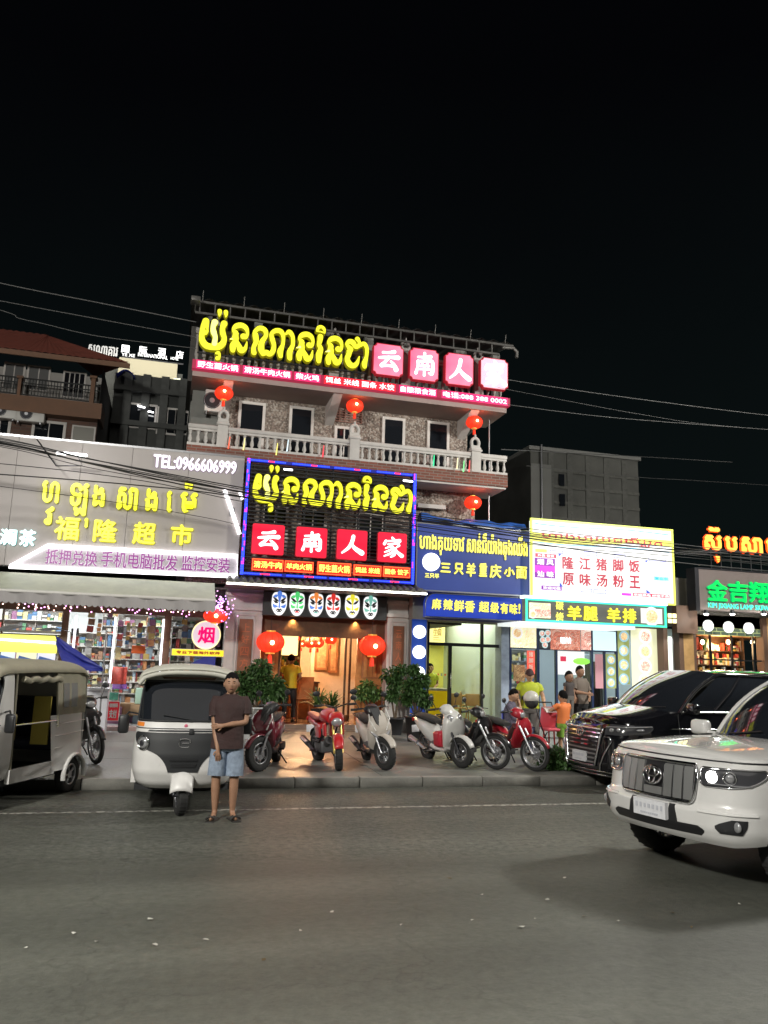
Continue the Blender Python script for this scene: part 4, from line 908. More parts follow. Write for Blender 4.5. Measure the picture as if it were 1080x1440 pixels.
mb = MB(); mb.bx(at(326, 720, YS).x-.05, at(326, 720, YS).x+.05, YS-.02, YS-.001, at(326, 720, YS).z-.1, at(326, 720, YS).z+.1); mb.build('clip', steel, t)
t = thing('neon_strip', 'short white neon tube by the blue LED border of the slatted frame', 'light', at(338, 691, YS)); mb = MB(); mb.tube([at(337, 691, YS-.04), at(341, 702, YS-.04)], .03, 8); mb.build('tube', glow_w, t); mb = MB(); mb.box(at(339, 700, YS-.01), (.05, .03, .05)); mb.build('clip', steel, t)
# floodlight tube on a bent arm
p = at(101, 638.5, YS-.9); t = thing('fascia_lamp', 'bright white tube lamp on a bent arm over the pale fascia', 'lamp', p)
mb = MB(); mb.bbox((p.x, p.y, p.z), (.6, .08, .05), .02); mb.build('lamp_tube', EM('lamp_tube', (1, 1, 1), 8), t)
mb = MB(); mb.tube([at(52, 618, YS-.02), at(79, 655, YS-.9), at(116, 655, YS-.9), (p.x+.1, p.y, p.z)], .014, 6); mb.build('arm', dark_metal, t)
lamp('fascia_light', 'POINT', (p.x, p.y-.1, p.z-.1), 7, (1, .97, .95), .1, parent=t)
# awning
ay = 16.9
az0 = at(150, 838, ay).z; az1 = at(150, 812, YS).z
aw = thing('awning', 'long grey green awning with scalloped valance over the supermarket front', 'awning', (at(305, 840, ay).x, ay, az0))
axr = at(304, 840, ay).x
awm = M('awning_cloth', (.40, .42, .34), .6, var=.18, scale=3, emit=.0)
mb = MB(); mb.grid(lambda u, v: (-9+(axr+9)*u, ay+(YS-ay)*v, az0+(az1-az0)*v-.05*math.sin(math.pi*v)), 60, 6); mb.build('canopy_sheet', awm, aw)
mb = MB(); nn = 90
mb.grid(lambda u, v: (-9+(axr+9)*u, ay-.01+.03*math.sin(u*nn*1.4), az0-.20*v-(.035*abs(math.sin(u*math.pi*nn)) if v > .99 else 0)), nn*6, 3); mb.build('valance', M('valance_cloth', (.36, .34, .34), .7), aw)
mb = MB(); mb.cyl((-9, ay, az0+.01), (axr, ay, az0+.01), .035, n=8); mb.build('front_bar', white_paint, aw)
for i in range(4): x = axr-.3-i*2.2; mb = MB(); mb.tube([(x, ay+.05, az0), (x-.3, ay+.6, az0+.02), (x, YS-.05, az1-.2)], .02, 6); mb.build('folding_arm', white_paint, aw)
# shop front and interior
fzS = .34; SY = 18.9
sf = thing('glazed_facade', 'brightly lit glass front of the supermarket with brown posts', 'shopfront', (sx1, SY, pz(SY)))
mb = MB(); mb.quad((-9, SY, fzS), (1.35, SY, fzS), (1.35, 25, fzS), (-9, 25, fzS)); mb.build('floor', M('white_floor_tile', (.6, .6, .58), .15), sf)
mb = MB(); mb.bx(-9, 1.35, SY-.35, SY, pz(SY)-.1, fzS); mb.build('doorstep', M('pink_granite', (.42, .30, .28), .4, var=.2), sf)
inw = M('shop_wall', (.75, .78, .78), .6)
mb = MB(); mb.quad((-9, 24.5, fzS), (1.35, 24.5, fzS), (1.35, 24.5, 3.5), (-9, 24.5, 3.5)); mb.quad((1.35, SY+.1, fzS), (1.35, 24.5, fzS), (1.35, 24.5, 3.5), (1.35, SY+.1, 3.5)); mb.quad((-9, SY+.1, 3.5), (1.35, SY+.1, 3.5), (1.35, 24.5, 3.5), (-9, 24.5, 3.5)); mb.quad((-9, SY, fzS), (-9, 24.5, fzS), (-9, 24.5, 3.5), (-9, SY, 3.5)); mb.build('inner_walls', inw, sf)
tubew = EM('ceiling_tube', (1, 1, 1), 9)
for i in range(6):
    for j in range(3):
        x = -7.5+i*1.6; y = 19.8+j*1.6; mb = MB(); mb.bx(x-.5, x+.5, y-.03, y+.03, 3.44, 3.49); mb.build('ceiling_tube', tubew, sf)
lamp('interior_light', 'AREA', (-3.6, 21.3, 3.4), 240, (.95, 1, 1), 9.5, 3.5, parent=sf)
post_m = M('brown_post', (.12, .06, .035), .4, var=.2)
for a, b_ in ((-60, -52), (85, 94), (229, 239), (318, 327), (0, 2)):
    x0 = at(a, 900, SY).x; x1 = at(b_, 900, SY).x; mb = MB(); mb.bx(x0, x1, SY-.05, SY+.06, fzS, 3.5); mb.build('post', post_m, sf)
tz = at(50, 857, SY).z; tz2 = at(50, 890, SY).z
mb = MB(); mb.bx(-9, 1.3, SY-.03, SY+.05, tz-.02, tz+.35); mb.build('header', post_m, sf)
mb = MB(); x0 = at(92, 870, SY).x; x1 = at(-40, 870, SY).x; mb.bx(x1, x0, SY-.03, SY+.05, tz2, tz2+.05); mb.build('transom', white_paint, sf)
for a, b_ in ((-52, 0), (2, 85), (94, 160), (239, 318)):
    x0 = at(a, 900, SY).x; x1 = at(b_, 900, SY).x; mb = MB(); mb.quad((x0, SY, fzS), (x1, SY, fzS), (x1, SY, tz), (x0, SY, tz)); mb.build('pane', pane_glass, sf)
for a in (104, 160, 228):
    x = at(a, 900, SY-.1).x; mb = MB(); mb.bx(x-.02, x+.02, SY-.12, SY-.07, at(a, 960, SY).z if a != 104 else fzS, tz-.1); mb.build('light_tube', EM('door_tube', (.9, .9, 1), 2.2), sf)
# merchandise shelves
k = 0
for (a, b_, Y, z0, z1, rows, lab) in [(162, 228, 21.5, fzS, 2.9, 9, 'tall shelf of colourful packets seen through the open supermarket door'), (240, 318, 20.5, fzS, 2.6, 8, 'shelf of cigarette cartons behind the round character sign'), (96, 158, 22, fzS, 2.4, 6, 'shelf of boxes behind the middle glass pane of the supermarket'), (-50, 84, 22, fzS, 3.0, 8, 'long shelf of goods behind the left glass of the supermarket'), (140, 330, 24, fzS+.2, 3.2, 10, 'wall shelf of bottles and boxes at the back of the supermarket')]:
    shelf_unit('goods_shelf', lab, at(a, 920, Y).x, at(b_, 920, Y).x, z0, z1, Y, rows, PK, wmin=.035, wmax=.15, fill=.96)
def crate(name, label, cat, px0, py0, px1, py1, Y, d, mat, group=None, bev=.012):
    b0 = pbox(px0, py0, px1, py1, Y); c = MB(); c.bbox(((b0[0]+b0[2])/2, Y+d/2, (b0[1]+b0[3])/2), (b0[2]-b0[0], d, b0[3]-b0[1]), bev); o = c.build(name, mat); setp(o, label, cat, group); return o
YI = 19.6
crate('gift_box', 'orange red gift box hanging in the open supermarket door', 'box', 185, 908, 204, 919, YI, .2, M('orange_box', (.85, .15, .03), .4))
crate('gift_bag', 'large pink red bag of snacks by the supermarket door', 'bag', 157, 938, 178, 962, YI, .25, M('red_bag', (.8, .12, .09), .4, var=.3))
crate('toy_bag', 'purple and white packet under the red bag of snacks', 'bag', 158, 962, 178, 969, YI, .25, M('purple_pack', (.35, .15, .6), .4, var=.3))
crate('carton', 'brown cardboard carton on the floor inside the supermarket door', 'carton', 168, 989, 190, 1006, YI, .35, M('cardboard', (.42, .27, .15), .8))
crate('carton', 'tall white and green carton standing inside the supermarket door', 'carton', 190, 968, 201, 990, YI, .3, M('green_white_pack', (.5, .75, .62), .5))
crate('carton', 'wide cardboard carton under the white and green one', 'carton', 183, 991, 203, 1006, YI-.1, .3, M('cardboard2', (.5, .34, .2), .8))
mb = MB()
for q in range(26):
    x = at(random.choice((random.uniform(100, 158), random.uniform(164, 226), random.uniform(242, 316))), 900, 19.5).x; y = random.uniform(19.2, 20.2); zt_ = random.uniform(2.2, 3.1); w_ = random.uniform(.07, .16)
    for j in range(random.randint(3, 9)): mb.box((x+random.uniform(-.01, .01), y, zt_-j*w_*1.15), (w_, .05, w_), random.randrange(len(PK)), ry=random.uniform(-.15, .15))
for q in range(40):
    x = random.uniform(at(98, 900, 19.6).x, at(316, 900, 19.6).x); w_ = random.uniform(.1, .3); h_ = random.uniform(.1, .45); mb.bx(x, x+w_, 19.4+random.uniform(0, .5), 20.0, fzS, fzS+h_, random.randrange(len(PK)))
o = mb.build('hanging_goods', PK, sf); o['kind'] = 'stuff'
# signboards at the door
def board(name, label, cat, px0, py0, px1, py1, Y, face, edge=None, d=.04, group=None):
    b0 = pbox(px0, py0, px1, py1, Y); t = thing(name, label, cat, (b0[0], Y, b0[1]), group=group)
    mb = MB(); mb.bx(b0[0], b0[2], Y, Y+d, b0[1], b0[3]); mb.build('board', edge or white_paint, t)
    mb = MB(); e = .012; mb.bx(b0[0]+e, b0[2]-e, Y-.005, Y-.001, b0[1]+e, b0[3]-e); mb.build('face', face, t); return t, b0
t, b0 = board('poster', 'green and white poster board by the supermarket glass counter', 'poster', 151, 973, 167, 985, 18.3, M('poster_green', (.12, .42, .3), .5, var=.5, scale=12))
t, b0 = board('poster', 'red sign with white writing below the green poster', 'poster', 150, 986, 168, 1014, 18.3, M('poster_red', (.8, .03, .05), .4))
mb = MB(); text_into(mb, '收钱码', (b0[0]+.04, b0[1]+.28, b0[2]-.04, b0[3]-.04), 18.3, .008, .006); text_into(mb, '支付', (b0[0]+.05, b0[1]+.06, b0[2]-.05, b0[1]+.24), 18.3, .008, .006); mb.build('lettering', white_paint, t)
# round sign and yellow banner
p = at(290, 893, SY-.08); t = thing('round_sign', 'round white lightbox with crimson character in the supermarket window', 'sign', p)
r = .31; mb = MB(); mb.lathe([(r, SY-.1), (r, SY-.04)], (p.x, 0, p.z), 28, axis='Y'); mb.build('round_box', EM('round_light', (1, .80, .90), .42), t)
mb = MB(); text_into(mb, '烟', (p.x-.19, p.z-.19, p.x+.19, p.z+.19), SY-.1, .01, .012); mb.build('lettering', EM('crimson', (.8, .0, .12), .8), t)
mb = MB(); mb.tube([(p.x+r*1.02*math.cos(a), SY-.1, p.z+r*1.02*math.sin(a)) for a in [2*math.pi*q/28 for q in range(28)]], .014, 5, closed=True); mb.build('rim', EM('rim_gold', (1, .85, .4), .8), t)
t, b0 = board('banner', 'yellow banner with red lettering below the round sign', 'banner', 241, 913, 316, 923, SY-.09, EM('banner_yellow', (.95, .72, .03), .65))
mb = MB(); text_into(mb, '专业下载海外软件', (b0[0]+.1, b0[1]+.045, b0[2]-.1, b0[3]-.04), SY-.095, .002, .006); mb.build('lettering', M('banner_red', (.5, .06, .02), .5), t)
# lantern of pink lights at the corner
p = at(308, 864, 17.8); t = thing('light_garland', 'tangle of pink and violet fairy lights with a red lantern at the fascia corner', 'light', p)
mb = MB()
for q in range(120):
    a = random.uniform(0, 6.28); rr_ = random.gauss(0, .14); mb.box((p.x+.04+rr_*math.cos(a)*1.2, p.y+random.uniform(-.1, .1), p.z+.12+random.gauss(0, .15)), (.02, .02, .02), q % 2)
o = mb.build('fairy_lights', [EM('fairy_pink', (1, .35, .9), 3), EM('fairy_violet', (.6, .3, 1), 3)], t); o['kind'] = 'stuff'
lamp('garland_light', 'POINT', (p.x, p.y-.25, p.z+.1), 2.2, (.8, .3, 1), .08, parent=t)
lantern(at(303, 866, 17.9), .26, 'red lantern under the violet fairy lights at the supermarket corner', tassel=False, hang=.2, squash=.6)
mb = MB()
for q in range(60): mb.box((at(random.uniform(0, 318), 860, 18.2).x, 18.2, at(150, 858, 18.2).z+random.uniform(-.06, .06)), (.025, .02, .025), q % 2)
setp(mb.build('fairy_lights', [EM('fairy_pink', (1, .35, .9), 3), EM('fairy_warm', (1, .6, .5), 3)]), 'string of tiny pink lights under the awning valance', 'light', kind='stuff')
# drinks stall at the left, lit yellow, with a blue sheet
YD = 16.6
st0 = at(-60, 930, YD).x; st1 = at(78, 930, YD).x; zt = at(40, 893, YD).z
t = thing('drinks_stall', 'small stall with yellow lit panels and dark roof sheet behind the left tuk-tuk', 'stall', (st1, YD, pz(YD)))
mb = MB(); mb.grid(lambda u, v: (st0+(st1-st0+.3)*u, YD-.2+1.3*v, zt+.05+.10*math.sin(u*2.8)+.03*math.sin(u*17)), 30, 4); mb.build('roof_sheet', M('dark_blue_sheet', (.02, .025, .06), .5), t)
mb = MB(); a0 = at(0, 915, YD).z; mb.bx(st0, st1, YD-.01, YD+.03, a0-.02, zt); mb.build('upper_panel', EM('stall_yellow', (1, .93, .12), .6), t)
mb = MB(); mb.tube([(st0, YD-.04, (a0+zt)/2+.08), (st1, YD-.04, (a0+zt)/2+.02)], .02, 6); mb.build('light_tube', EM('stall_tube', (1, 1, .8), 5), t)
for q, (a, b_) in enumerate(((0, 20), (22, 50), (52, 77))):
    x0 = at(a, 930, YD).x; x1 = at(b_, 930, YD).x; z0 = at(40, 937, YD).z; mb = MB(); mb.bx(x0, x1, YD-.008, YD+.02, z0, a0-.022); mb.build('picture_panel', EM('stall_pic%d' % q, [(.75, .85, .9), (1, .95, .6), (.8, .8, 1)][q], .45), t)
    mb = MB(); mb.box(((x0+x1)/2, YD-.012, z0+.12), (.28, .006, .09), 0, ry=.25); mb.box(((x0+x1)/2+.05, YD-.012, z0+.05), (.2, .006, .06), 1, ry=-.2); mb.build('print', [M('print_blue', (.05, .15, .5), .5), M('print_red', (.8, .1, .08), .5)], t)
mb = MB(); mb.bx(st0, st1, YD, YD+.8, pz(YD), at(40, 940, YD).z-.1); mb.build('counter', white_paint, t)
for x in (st0+.03, st1-.03): mb = MB(); mb.cyl((x, YD+.05, pz(YD)), (x, YD+.05, zt), .02, n=6); mb.build('post', steel, t)
bl = M('blue_sheet', (.03, .04, .28), .45, var=.1)
A = [at(*q) for q in ((78, 893, 16.5), (95, 905, 16.4), (120, 923, 16.4), (146, 940, 16.3))]; B = [at(*q) for q in ((78, 905, 16.2), (88, 932, 16.1), (112, 944, 16.2), (147, 943, 16.3))]
def cloth(u, v):
    i = min(int(u*3), 2); f = u*3-i; a = A[i].lerp(A[i+1], f); b2 = B[i].lerp(B[i+1], f); p = a.lerp(b2, v)
    return p+Vector((0, .10*math.sin(v*math.pi)+.03*math.sin(v*14+u*3), -.02*math.sin(v*9)))
mb = MB(); mb.grid(cloth, 18, 14); o = mb.build('blue_tarp', bl); o.modifiers.new('s', 'SOLIDIFY').thickness = .01; setp(o, 'blue cloth sheet stretched from the stall roof to a pole', 'tarp')
p = at(147, 941, 16.3); mb = MB(); mb.cyl((p.x, 16.3, pz(16.3)), (p.x-.03, 16.3, p.z+.75), .015, n=8); setp(mb.build('thin_pole', steel), 'thin pole holding the end of the blue cloth', 'pole')
# glass display counter
b0 = pbox(106, 945, 152, 1000, 17.6); t = thing('display_counter', 'white glass topped display counter behind the parked black motorbike', 'counter', (b0[0], 17.6, pz(17.6)))
mb = MB(); mb.bx(b0[0], b0[2], 17.6, 18.2, pz(17.6), at(128, 971, 17.6).z); mb.bx(b0[0]-.02, b0[2]+.02, 17.57, 18.22, at(128, 971, 17.6).z+.001, at(128, 968, 17.6).z); mb.build('counter_body', M('counter_white', (.6, .6, .65), .4), t)
mb = MB(); z_ = at(128, 968, 17.6).z; mb.bx(b0[0]+.01, b0[2]-.01, 17.6, 17.605, z_, b0[3]); mb.build('pane', pane_glass, t)
mb = MB(); goods(mb, b0[0]+.05, b0[2]-.05, z_, b0[3]-.1, 17.8, len(PK), 2); o = mb.build('packed_goods', PK, t); o['kind'] = 'stuff'
b0 = pbox(264, 924, 303, 936, 18.4); mb = MB(); mb.prism([(b0[0], b0[1]), (b0[2], b0[1]), (b0[2], b0[3]+.02), (b0[0]+.35, b0[1]+.2)], lambda p, s: (p[0], 18.4+.1*s, p[1])); setp(mb.build('blue_cloth', bl), 'blue cloth lying in front of the supermarket window behind the tuk-tuk', 'cloth')

# ------------------------------------------------------------------ blue noodle shop
YN = 17.9
bluem = M('sign_blue', (.022, .038, .16), .35, var=.12, scale=1.5, emit=.28, ecol=(.04, .07, .28))
nx0 = at(586.5, 780, YN).x; nx1 = at(744, 798, YN).x; nz0 = at(744, 837.5, YN).z; nz1 = at(588, 736, YN).z
nsb = thing('noodle_shop_building', 'one storey noodle shop with blue signs beside the restaurant', 'building', (nx0, 19.2, .3))
mb = MB(); mb.bx(nx0+.05, nx1+.1, 18.3, 19.4, at(650, 872, 18.3).z-.02, nz1-.1); mb.bx(nx0+.1, nx1, 19.401, 25, 3.6, nz1-.3); mb.build('upper_wall', concrete, nsb)
nt_ = thing('noodle_sign', 'large dark blue sign with yellow Khmer and Chinese lettering', 'sign', (nx0, YN, nz0))
mb = MB(); mb.bx(nx0, nx1, YN, YN+.3, nz0, nz1); mb.build('board', bluem, nt_)
mb = MB(); w = .03
mb.bx(nx0-w, nx0-.001, YN-.02, YN+.3, nz0-w, nz1+w); mb.bx(nx1+.001, nx1+w, YN-.02, YN+.3, nz0-w, nz1+w); mb.bx(nx0, nx1, YN-.02, YN+.3, nz1+.001, nz1+w); mb.bx(nx0, nx1, YN-.02, YN+.3, nz0-w, nz0-.001); mb.build('frame', steel, nt_)
yl3 = EM('yellow_led_text', (1, .88, .12), .9); yl3s = EM('yellow_led_edge', (.45, .4, .02), .4)
sign_text('', '', [('ហាងគុយទាវ', 589, 753, 652, 781), ('សាន់ជឺយ៉ាងឆុងឈីង', 656, 751, 741, 787)], YN, [yl3, yl3s], .04, .006, parent=nt_, backed=.006)
sign_text('', '', [('三', 619, 792, 633, 805), ('只', 638, 792, 651, 808), ('羊', 655, 792, 668, 811), ('重', 673, 792, 684, 811), ('庆', 688, 794, 704, 813), ('小', 708, 798, 723, 811), ('面', 725, 797, 740, 814)], YN, [yl3, yl3s], .04, .008, parent=nt_, backed=.008, shear=.02)
sign_text('', '', [('三只羊', 597, 806, 617, 813)], YN, [yl3, yl3s], .03, .004, parent=nt_)
def disc(name, mat, c, r, Y, parent, d=.05, n=28):
    mb = MB(); mb.lathe([(r, Y-d), (r, Y)], (c[0], 0, c[1]), n, axis='Y'); return mb.build(name, mat, parent)
hotw = EM('round_lightbox_white', (1, 1, 1), 1.6)
p = at(606, 790.5, YN); disc('round_lightbox', hotw, (p.x, p.z), .215, YN-.001, nt_)
b0 = pbox(599, 842, 735, 868, 18.1)
sx_0, sz_0, sx_1, sz_1 = at(598, 855, 18.1).x, at(734, 873.5, 18.1).z, at(735, 855, 18.1).x, at(612, 834, 18.1).z
t = thing('slogan_sign', 'lower blue sign with rounded corner and yellow Chinese slogan', 'sign', (sx_0, 18.1, sz_0))
pl = [(sx_0, sz_0), (sx_1, sz_0), (sx_1, sz_1)]+[(sx_0+.25-.25*math.sin(a), sz_1-.25+.25*math.cos(a)) for a in [R(q) for q in range(0, 91, 15)]]
mb = MB(); mb.prism(pl, lambda p, s: (p[0], 18.1+.15*s, p[1])); mb.build('board', M('sign_blue2', (.012, .03, .25), .35, emit=.35, ecol=(.02, .06, .5)), t)
mb = MB(); mb.tube([(q[0], 18.09, q[1]) for q in pl], .018, 5, closed=True); mb.build('edge_trim', steel, t)
sign_text('', '', [('麻', 607, 842, 620, 857), ('辣', 623, 843, 636, 858), ('鲜', 638, 844, 652, 860), ('香', 653, 845, 667, 861), ('超', 673, 846, 687, 861), ('级', 689, 847, 701, 862), ('有', 703, 848, 714, 863), ('味', 716, 849, 727, 864), ('!', 728.5, 849, 731, 863)], 18.1, [yl3, yl3s], .03, .005, parent=t, backed=.006, shear=.02)
cx0 = at(578.5, 900, 18.5).x; cx1 = at(599.5, 900, 18.5).x
t = thing('light_column', 'blue column with four round white lightboxes at the noodle shop', 'column', (cx0, 18.5, pz(18.5)))
mb = MB(); mb.bx(cx0, cx1, 18.5, 18.8, pz(18.5)+.3, at(590, 842, 18.5).z); mb.build('column_body', M('column_blue', (.015, .04, .2), .35, emit=.25, ecol=(.02, .07, .4)), t)
mb = MB(); mb.bx(cx0+.005, cx1-.005, 18.505, 18.8, pz(18.5)-.05, pz(18.5)+.299); mb.build('plinth', stone_white, t)
mb = MB(); mb.bx(cx0-.02, cx0-.001, 18.48, 18.8, pz(18.5), at(590, 842, 18.5).z); mb.bx(cx1+.001, cx1+.02, 18.48, 18.8, pz(18.5), at(590, 842, 18.5).z); mb.build('edge_trim', steel, t)
for px, py in ((589.5, 860), (589.5, 888.5), (589, 917), (588, 946.5)): p = at(px, py, 18.5); disc('round_lightbox', hotw, (p.x, p.z), .158, 18.499, t)
# shop window and interior
NY = 19.3; nf = thing('glazed_facade', 'black framed glass front of the noodle shop lit yellow green inside', 'shopfront', (nx0, NY, pz(NY)))
gx0 = at(600, 940, NY).x; gx1 = at(704, 940, NY).x; fzN = .33; gt = at(650, 873, NY).z+.03; gm = at(650, 907, NY).z
yg = M('yellow_green_wall', (.74, .70, .16), .6, var=.05); wf = M('pale_floor', (.5, .5, .44), .25)
mb = MB(); mb.quad((gx0-.2, 24, fzN), (gx1+.35, 24, fzN), (gx1+.35, 24, 3.5), (gx0-.2, 24, 3.5)); mb.quad((gx0-.2, NY+.1, fzN), (gx0-.2, 24, fzN), (gx0-.2, 24, 3.5), (gx0-.2, NY+.1, 3.5)); mb.quad((gx1+.35, 24, fzN), (gx1+.35, NY+.1, fzN), (gx1+.35, NY+.1, 3.5), (gx1+.35, 24, 3.5)); mb.quad((gx0-.2, NY+.1, 3.5), (gx1+.35, NY+.1, 3.5), (gx1+.35, 24, 3.5), (gx0-.2, 24, 3.5)); mb.build('inner_walls', yg, nf)
mb = MB(); mb.bx(gx0-.2, gx1+.35, NY-.25, 24, pz(NY)-.1, fzN); mb.build('floor', wf, nf)
bk = M('black_frame', (.012, .013, .015), .35)
mb = MB()
for a, b_, z0, z1 in ((600, 602.5, fzN, gt), (675.5, 679, fzN, gt), (701, 704, fzN, gt), (630, 634.5, fzN, gm-.03)): mb.bx(at(a, 940, NY).x, at(b_, 940, NY).x, NY-.04, NY+.04, z0, z1)
mb.build('frame_post', bk, nf)
mb = MB(); mb.bx(gx0, gx1, NY-.045, NY+.045, gm-.04, gm+.04); mb.bx(gx0, gx1, NY-.045, NY+.045, gt-.05, gt+.1); mb.build('frame_rail', bk, nf)
mb = MB(); mb.bx(gx0, at(630, 940, NY).x, NY-.03, NY+.03, fzN, fzN+.2); mb.bx(at(634.5, 940, NY).x, at(675.5, 940, NY).x, NY-.03, NY+.03, fzN, fzN+.1); mb.build('kick_plate', bk, nf)
for a, b_, z0, z1 in ((602.5, 675.5, gm+.04, gt-.05), (679, 701, gm+.04, gt-.05), (602.5, 630, fzN+.2, gm-.04), (634.5, 675.5, fzN+.1, gm-.04), (679, 701, fzN, gm-.04)):
    x0 = at(a, 940, NY).x; x1 = at(b_, 940, NY).x; mb = MB(); mb.quad((x0, NY, z0), (x1, NY, z0), (x1, NY, z1), (x0, NY, z1)); mb.build('pane', pane_glass, nf)
mb = MB(); x = at(632, 950, NY).x; z = at(632, 958, NY).z; mb.tube([(x, NY-.05, z-.15), (x, NY-.1, z-.15), (x, NY-.1, z+.2), (x, NY-.05, z+.2)], .012, 6); mb.build('door_handle', chrome, nf)
lamp('interior_light', 'AREA', ((gx0+gx1)/2+.4, 21.5, 3.42), 110, (.98, 1, .70), 2.6, 3.2, parent=nf)
for x, y in (((gx0+gx1)/2, 20.6), ((gx0+gx1)/2, 22.6), (gx1, 21.6)): mb = MB(); mb.lathe([(.09, 3.46), (.09, 3.49)], (x, y, 0), 12); mb.build('downlight', EM('cool_downlight', (1, 1, .9), 9), nf)
b0 = pbox(598, 968, 629.5, 1004, 20.2); t = thing('service_counter', 'yellow counter with pale top inside the noodle shop', 'counter', (b0[0], 20.2, fzN))
mb = MB(); mb.bx(b0[0], b0[2], 20.2, 20.7, fzN, b0[3]-.06); mb.build('counter_front', M('counter_yellow', (.80, .58, .02), .4, emit=.12, ecol=(1, .7, 0)), t); mb = MB(); mb.bx(b0[0]-.03, b0[2]+.03, 20.16, 20.74, b0[3]-.059, b0[3]); mb.build('counter_top', white_paint, t)
# menu panels on the inner wall
t, b0 = board('menu_sign', 'yellow menu panel on the back wall of the noodle shop', 'menu', 604, 876, 626, 904, 23.6, EM('menu_warm', (.85, .72, .25), .7))
mb = MB(); text_into(mb, '小面', (b0[0]+.12, b0[3]-.4, b0[2]-.12, b0[3]-.1), 23.595, .003, .004)
for q in range(5): mb.bx(b0[0]+.12, b0[2]-.15-.05*(q % 3), 23.588, 23.594, b0[1]+.08+q*.07, b0[1]+.1+q*.07)
mb.build('lettering', M('menu_brown', (.35, .2, .04), .5), t)
mb = MB()
for q in range(9): a = at(606+q*5.0, 948+.25*q, 23.4); mb.box(a, (.05, .02, .06+.02*(q % 2)), q % 2)
setp(mb.build('wall_decals', [M('decal_red', (.6, .1, .05), .5), M('decal_grey', (.3, .35, .3), .5)]), 'row of small decals on the noodle shop back wall', 'decal')
# small wicker chairs and table
def chair(name, label, p, mat, h=.42, w=.38, back=.4, rz=0, cat='chair', group=None):
    t = thing(name, label, cat, p, rz, group)
    mb = MB(); mb.bbox((0, 0, h), (w, w, .035), .01); mb.build('seat', mat, t, local=True)
    for sx in (-1, 1):
        for sy in (-1, 1): mb = MB(); mb.cyl((sx*w*.44, sy*w*.44, 0), (sx*w*.4, sy*w*.4, h-.017), .018, n=6); mb.build('leg', mat, t, local=True)
    if back: mb = MB(); mb.bbox((0, w*.46, h+back*.55), (w, .03, back*.8), .012); mb.box((-w*.4, w*.44, h+back*.15), (.03, .03, back*.35)); mb.box((w*.4, w*.44, h+back*.15), (.03, .03, back*.35)); mb.build('backrest', mat, t, local=True)
    return t
wick = M('wicker', (.38, .24, .08), .6)
def ground_at(px, Y, z): p = at(px, 1000, Y); return Vector((p.x, Y, z))
for q, (px, Y, rz) in enumerate(((647, 20.6, .3), (664, 20.4, -.4), (656, 22.2, 1.2), (672, 22, 3))): chair('cafe_chair', ['wicker chair near the door inside the noodle shop, left', 'wicker chair near the door inside the noodle shop, right', 'wicker chair by the back wall of the noodle shop, left', 'wicker chair by the back wall of the noodle shop, right'][q], ground_at(px, Y, fzN), wick, rz=rz, group='wicker chairs in the noodle shop')
p = ground_at(655, 21.3, fzN); t = thing('cafe_table', 'small wooden table among the wicker chairs', 'table', p); mb = MB(); mb.bbox((0, 0, .72), (.7, .7, .04), .01); mb.build('table_top', wick, t, local=True)
for sx in (-1, 1):
    for sy in (-1, 1): mb = MB(); mb.cyl((sx*.28, sy*.28, 0), (sx*.28, sy*.28, .7), .02, n=6); mb.build('leg', wick, t, local=True)
# pilaster between the two shops with a bluish banner
x0 = at(705, 940, 19.1).x; x1 = at(716, 940, 19.1).x; mb = MB(); mb.bx(x0, x1, 19.1, 19.5, pz(19)-.1, 3.7); p_ = mb.build('pilaster', M('pilaster_blue_grey', (.28, .33, .42), .5, var=.25, scale=5), nsb)
# blue tarpaulin on top of the sign
mb = MB(); q0 = at(590, 728, 18.2); q1 = at(736, 742, 18.2); zz = nz1
mb.grid(lambda u, v: (q0.x+(q1.x-q0.x)*u, 18.0+.5*v, zz+.02+(.26-.05*u+.018*math.sin(u*31)+.03*math.sin(u*13+1)+.03*math.sin(u*7.3+v*5))*math.sin(math.pi*min(1, v*.85+.1))), 70, 8)
o = mb.build('blue_tarpaulin', M('tarp_blue', (.03, .11, .42), .35, bump=.6, bscale=7)); o.modifiers.new('s', 'SOLIDIFY').thickness = .008; setp(o, 'crumpled blue tarpaulin lying on top of the noodle sign', 'tarp')

# ------------------------------------------------------------------ white lightbox shop
YB = 17.7
wx0 = at(748.5, 785, YB).x; wx1 = at(945.5, 800, YB).x; wz1 = at(845, 739, YB).z; wz0 = at(845, 843, YB).z
fb = thing('pork_rice_building', 'one storey snack shop with big white lightbox sign', 'building', (wx0, 19.2, .3))
wb = thing('white_lightbox', 'big glaring white lightbox with red Chinese and Khmer lettering', 'sign', (wx0, YB, wz0))
wl = EM('lightbox_white', (1, 1, 1), .56); yedge = EM('lightbox_yellow', (.85, 1, .12), .7)
mb = MB(); mb.bx(wx0, wx1, YB, YB+.16, wz0, wz1); mb.build('light_box', wl, wb)
mb = MB(); w = .045; mb.bx(wx0-w, wx0-.001, YB-.03, YB+.03, wz0-w, wz1+w); mb.bx(wx1+.001, wx1+w, YB-.03, YB+.03, wz0-w, wz1+w); mb.bx(wx0, wx1, YB-.03, YB+.03, wz1+.001, wz1+w); mb.bx(wx0, wx1, YB-.03, YB+.03, wz0-w, wz0-.001); mb.build('frame', yedge, wb)
lw, lh = wx1-wx0, wz1-wz0
def wq(u, v): return (wx0+lw*u, wz1-lh*v)
def wrect(u0, v0, u1, v1, mat, nm='print', d=.003):
    a = wq(u0, v1); c = wq(u1, v0); mb = MB(); mb.bx(a[0], c[0], YB-d-.002, YB-d, a[1], c[1]); return mb.build(nm, mat, wb)
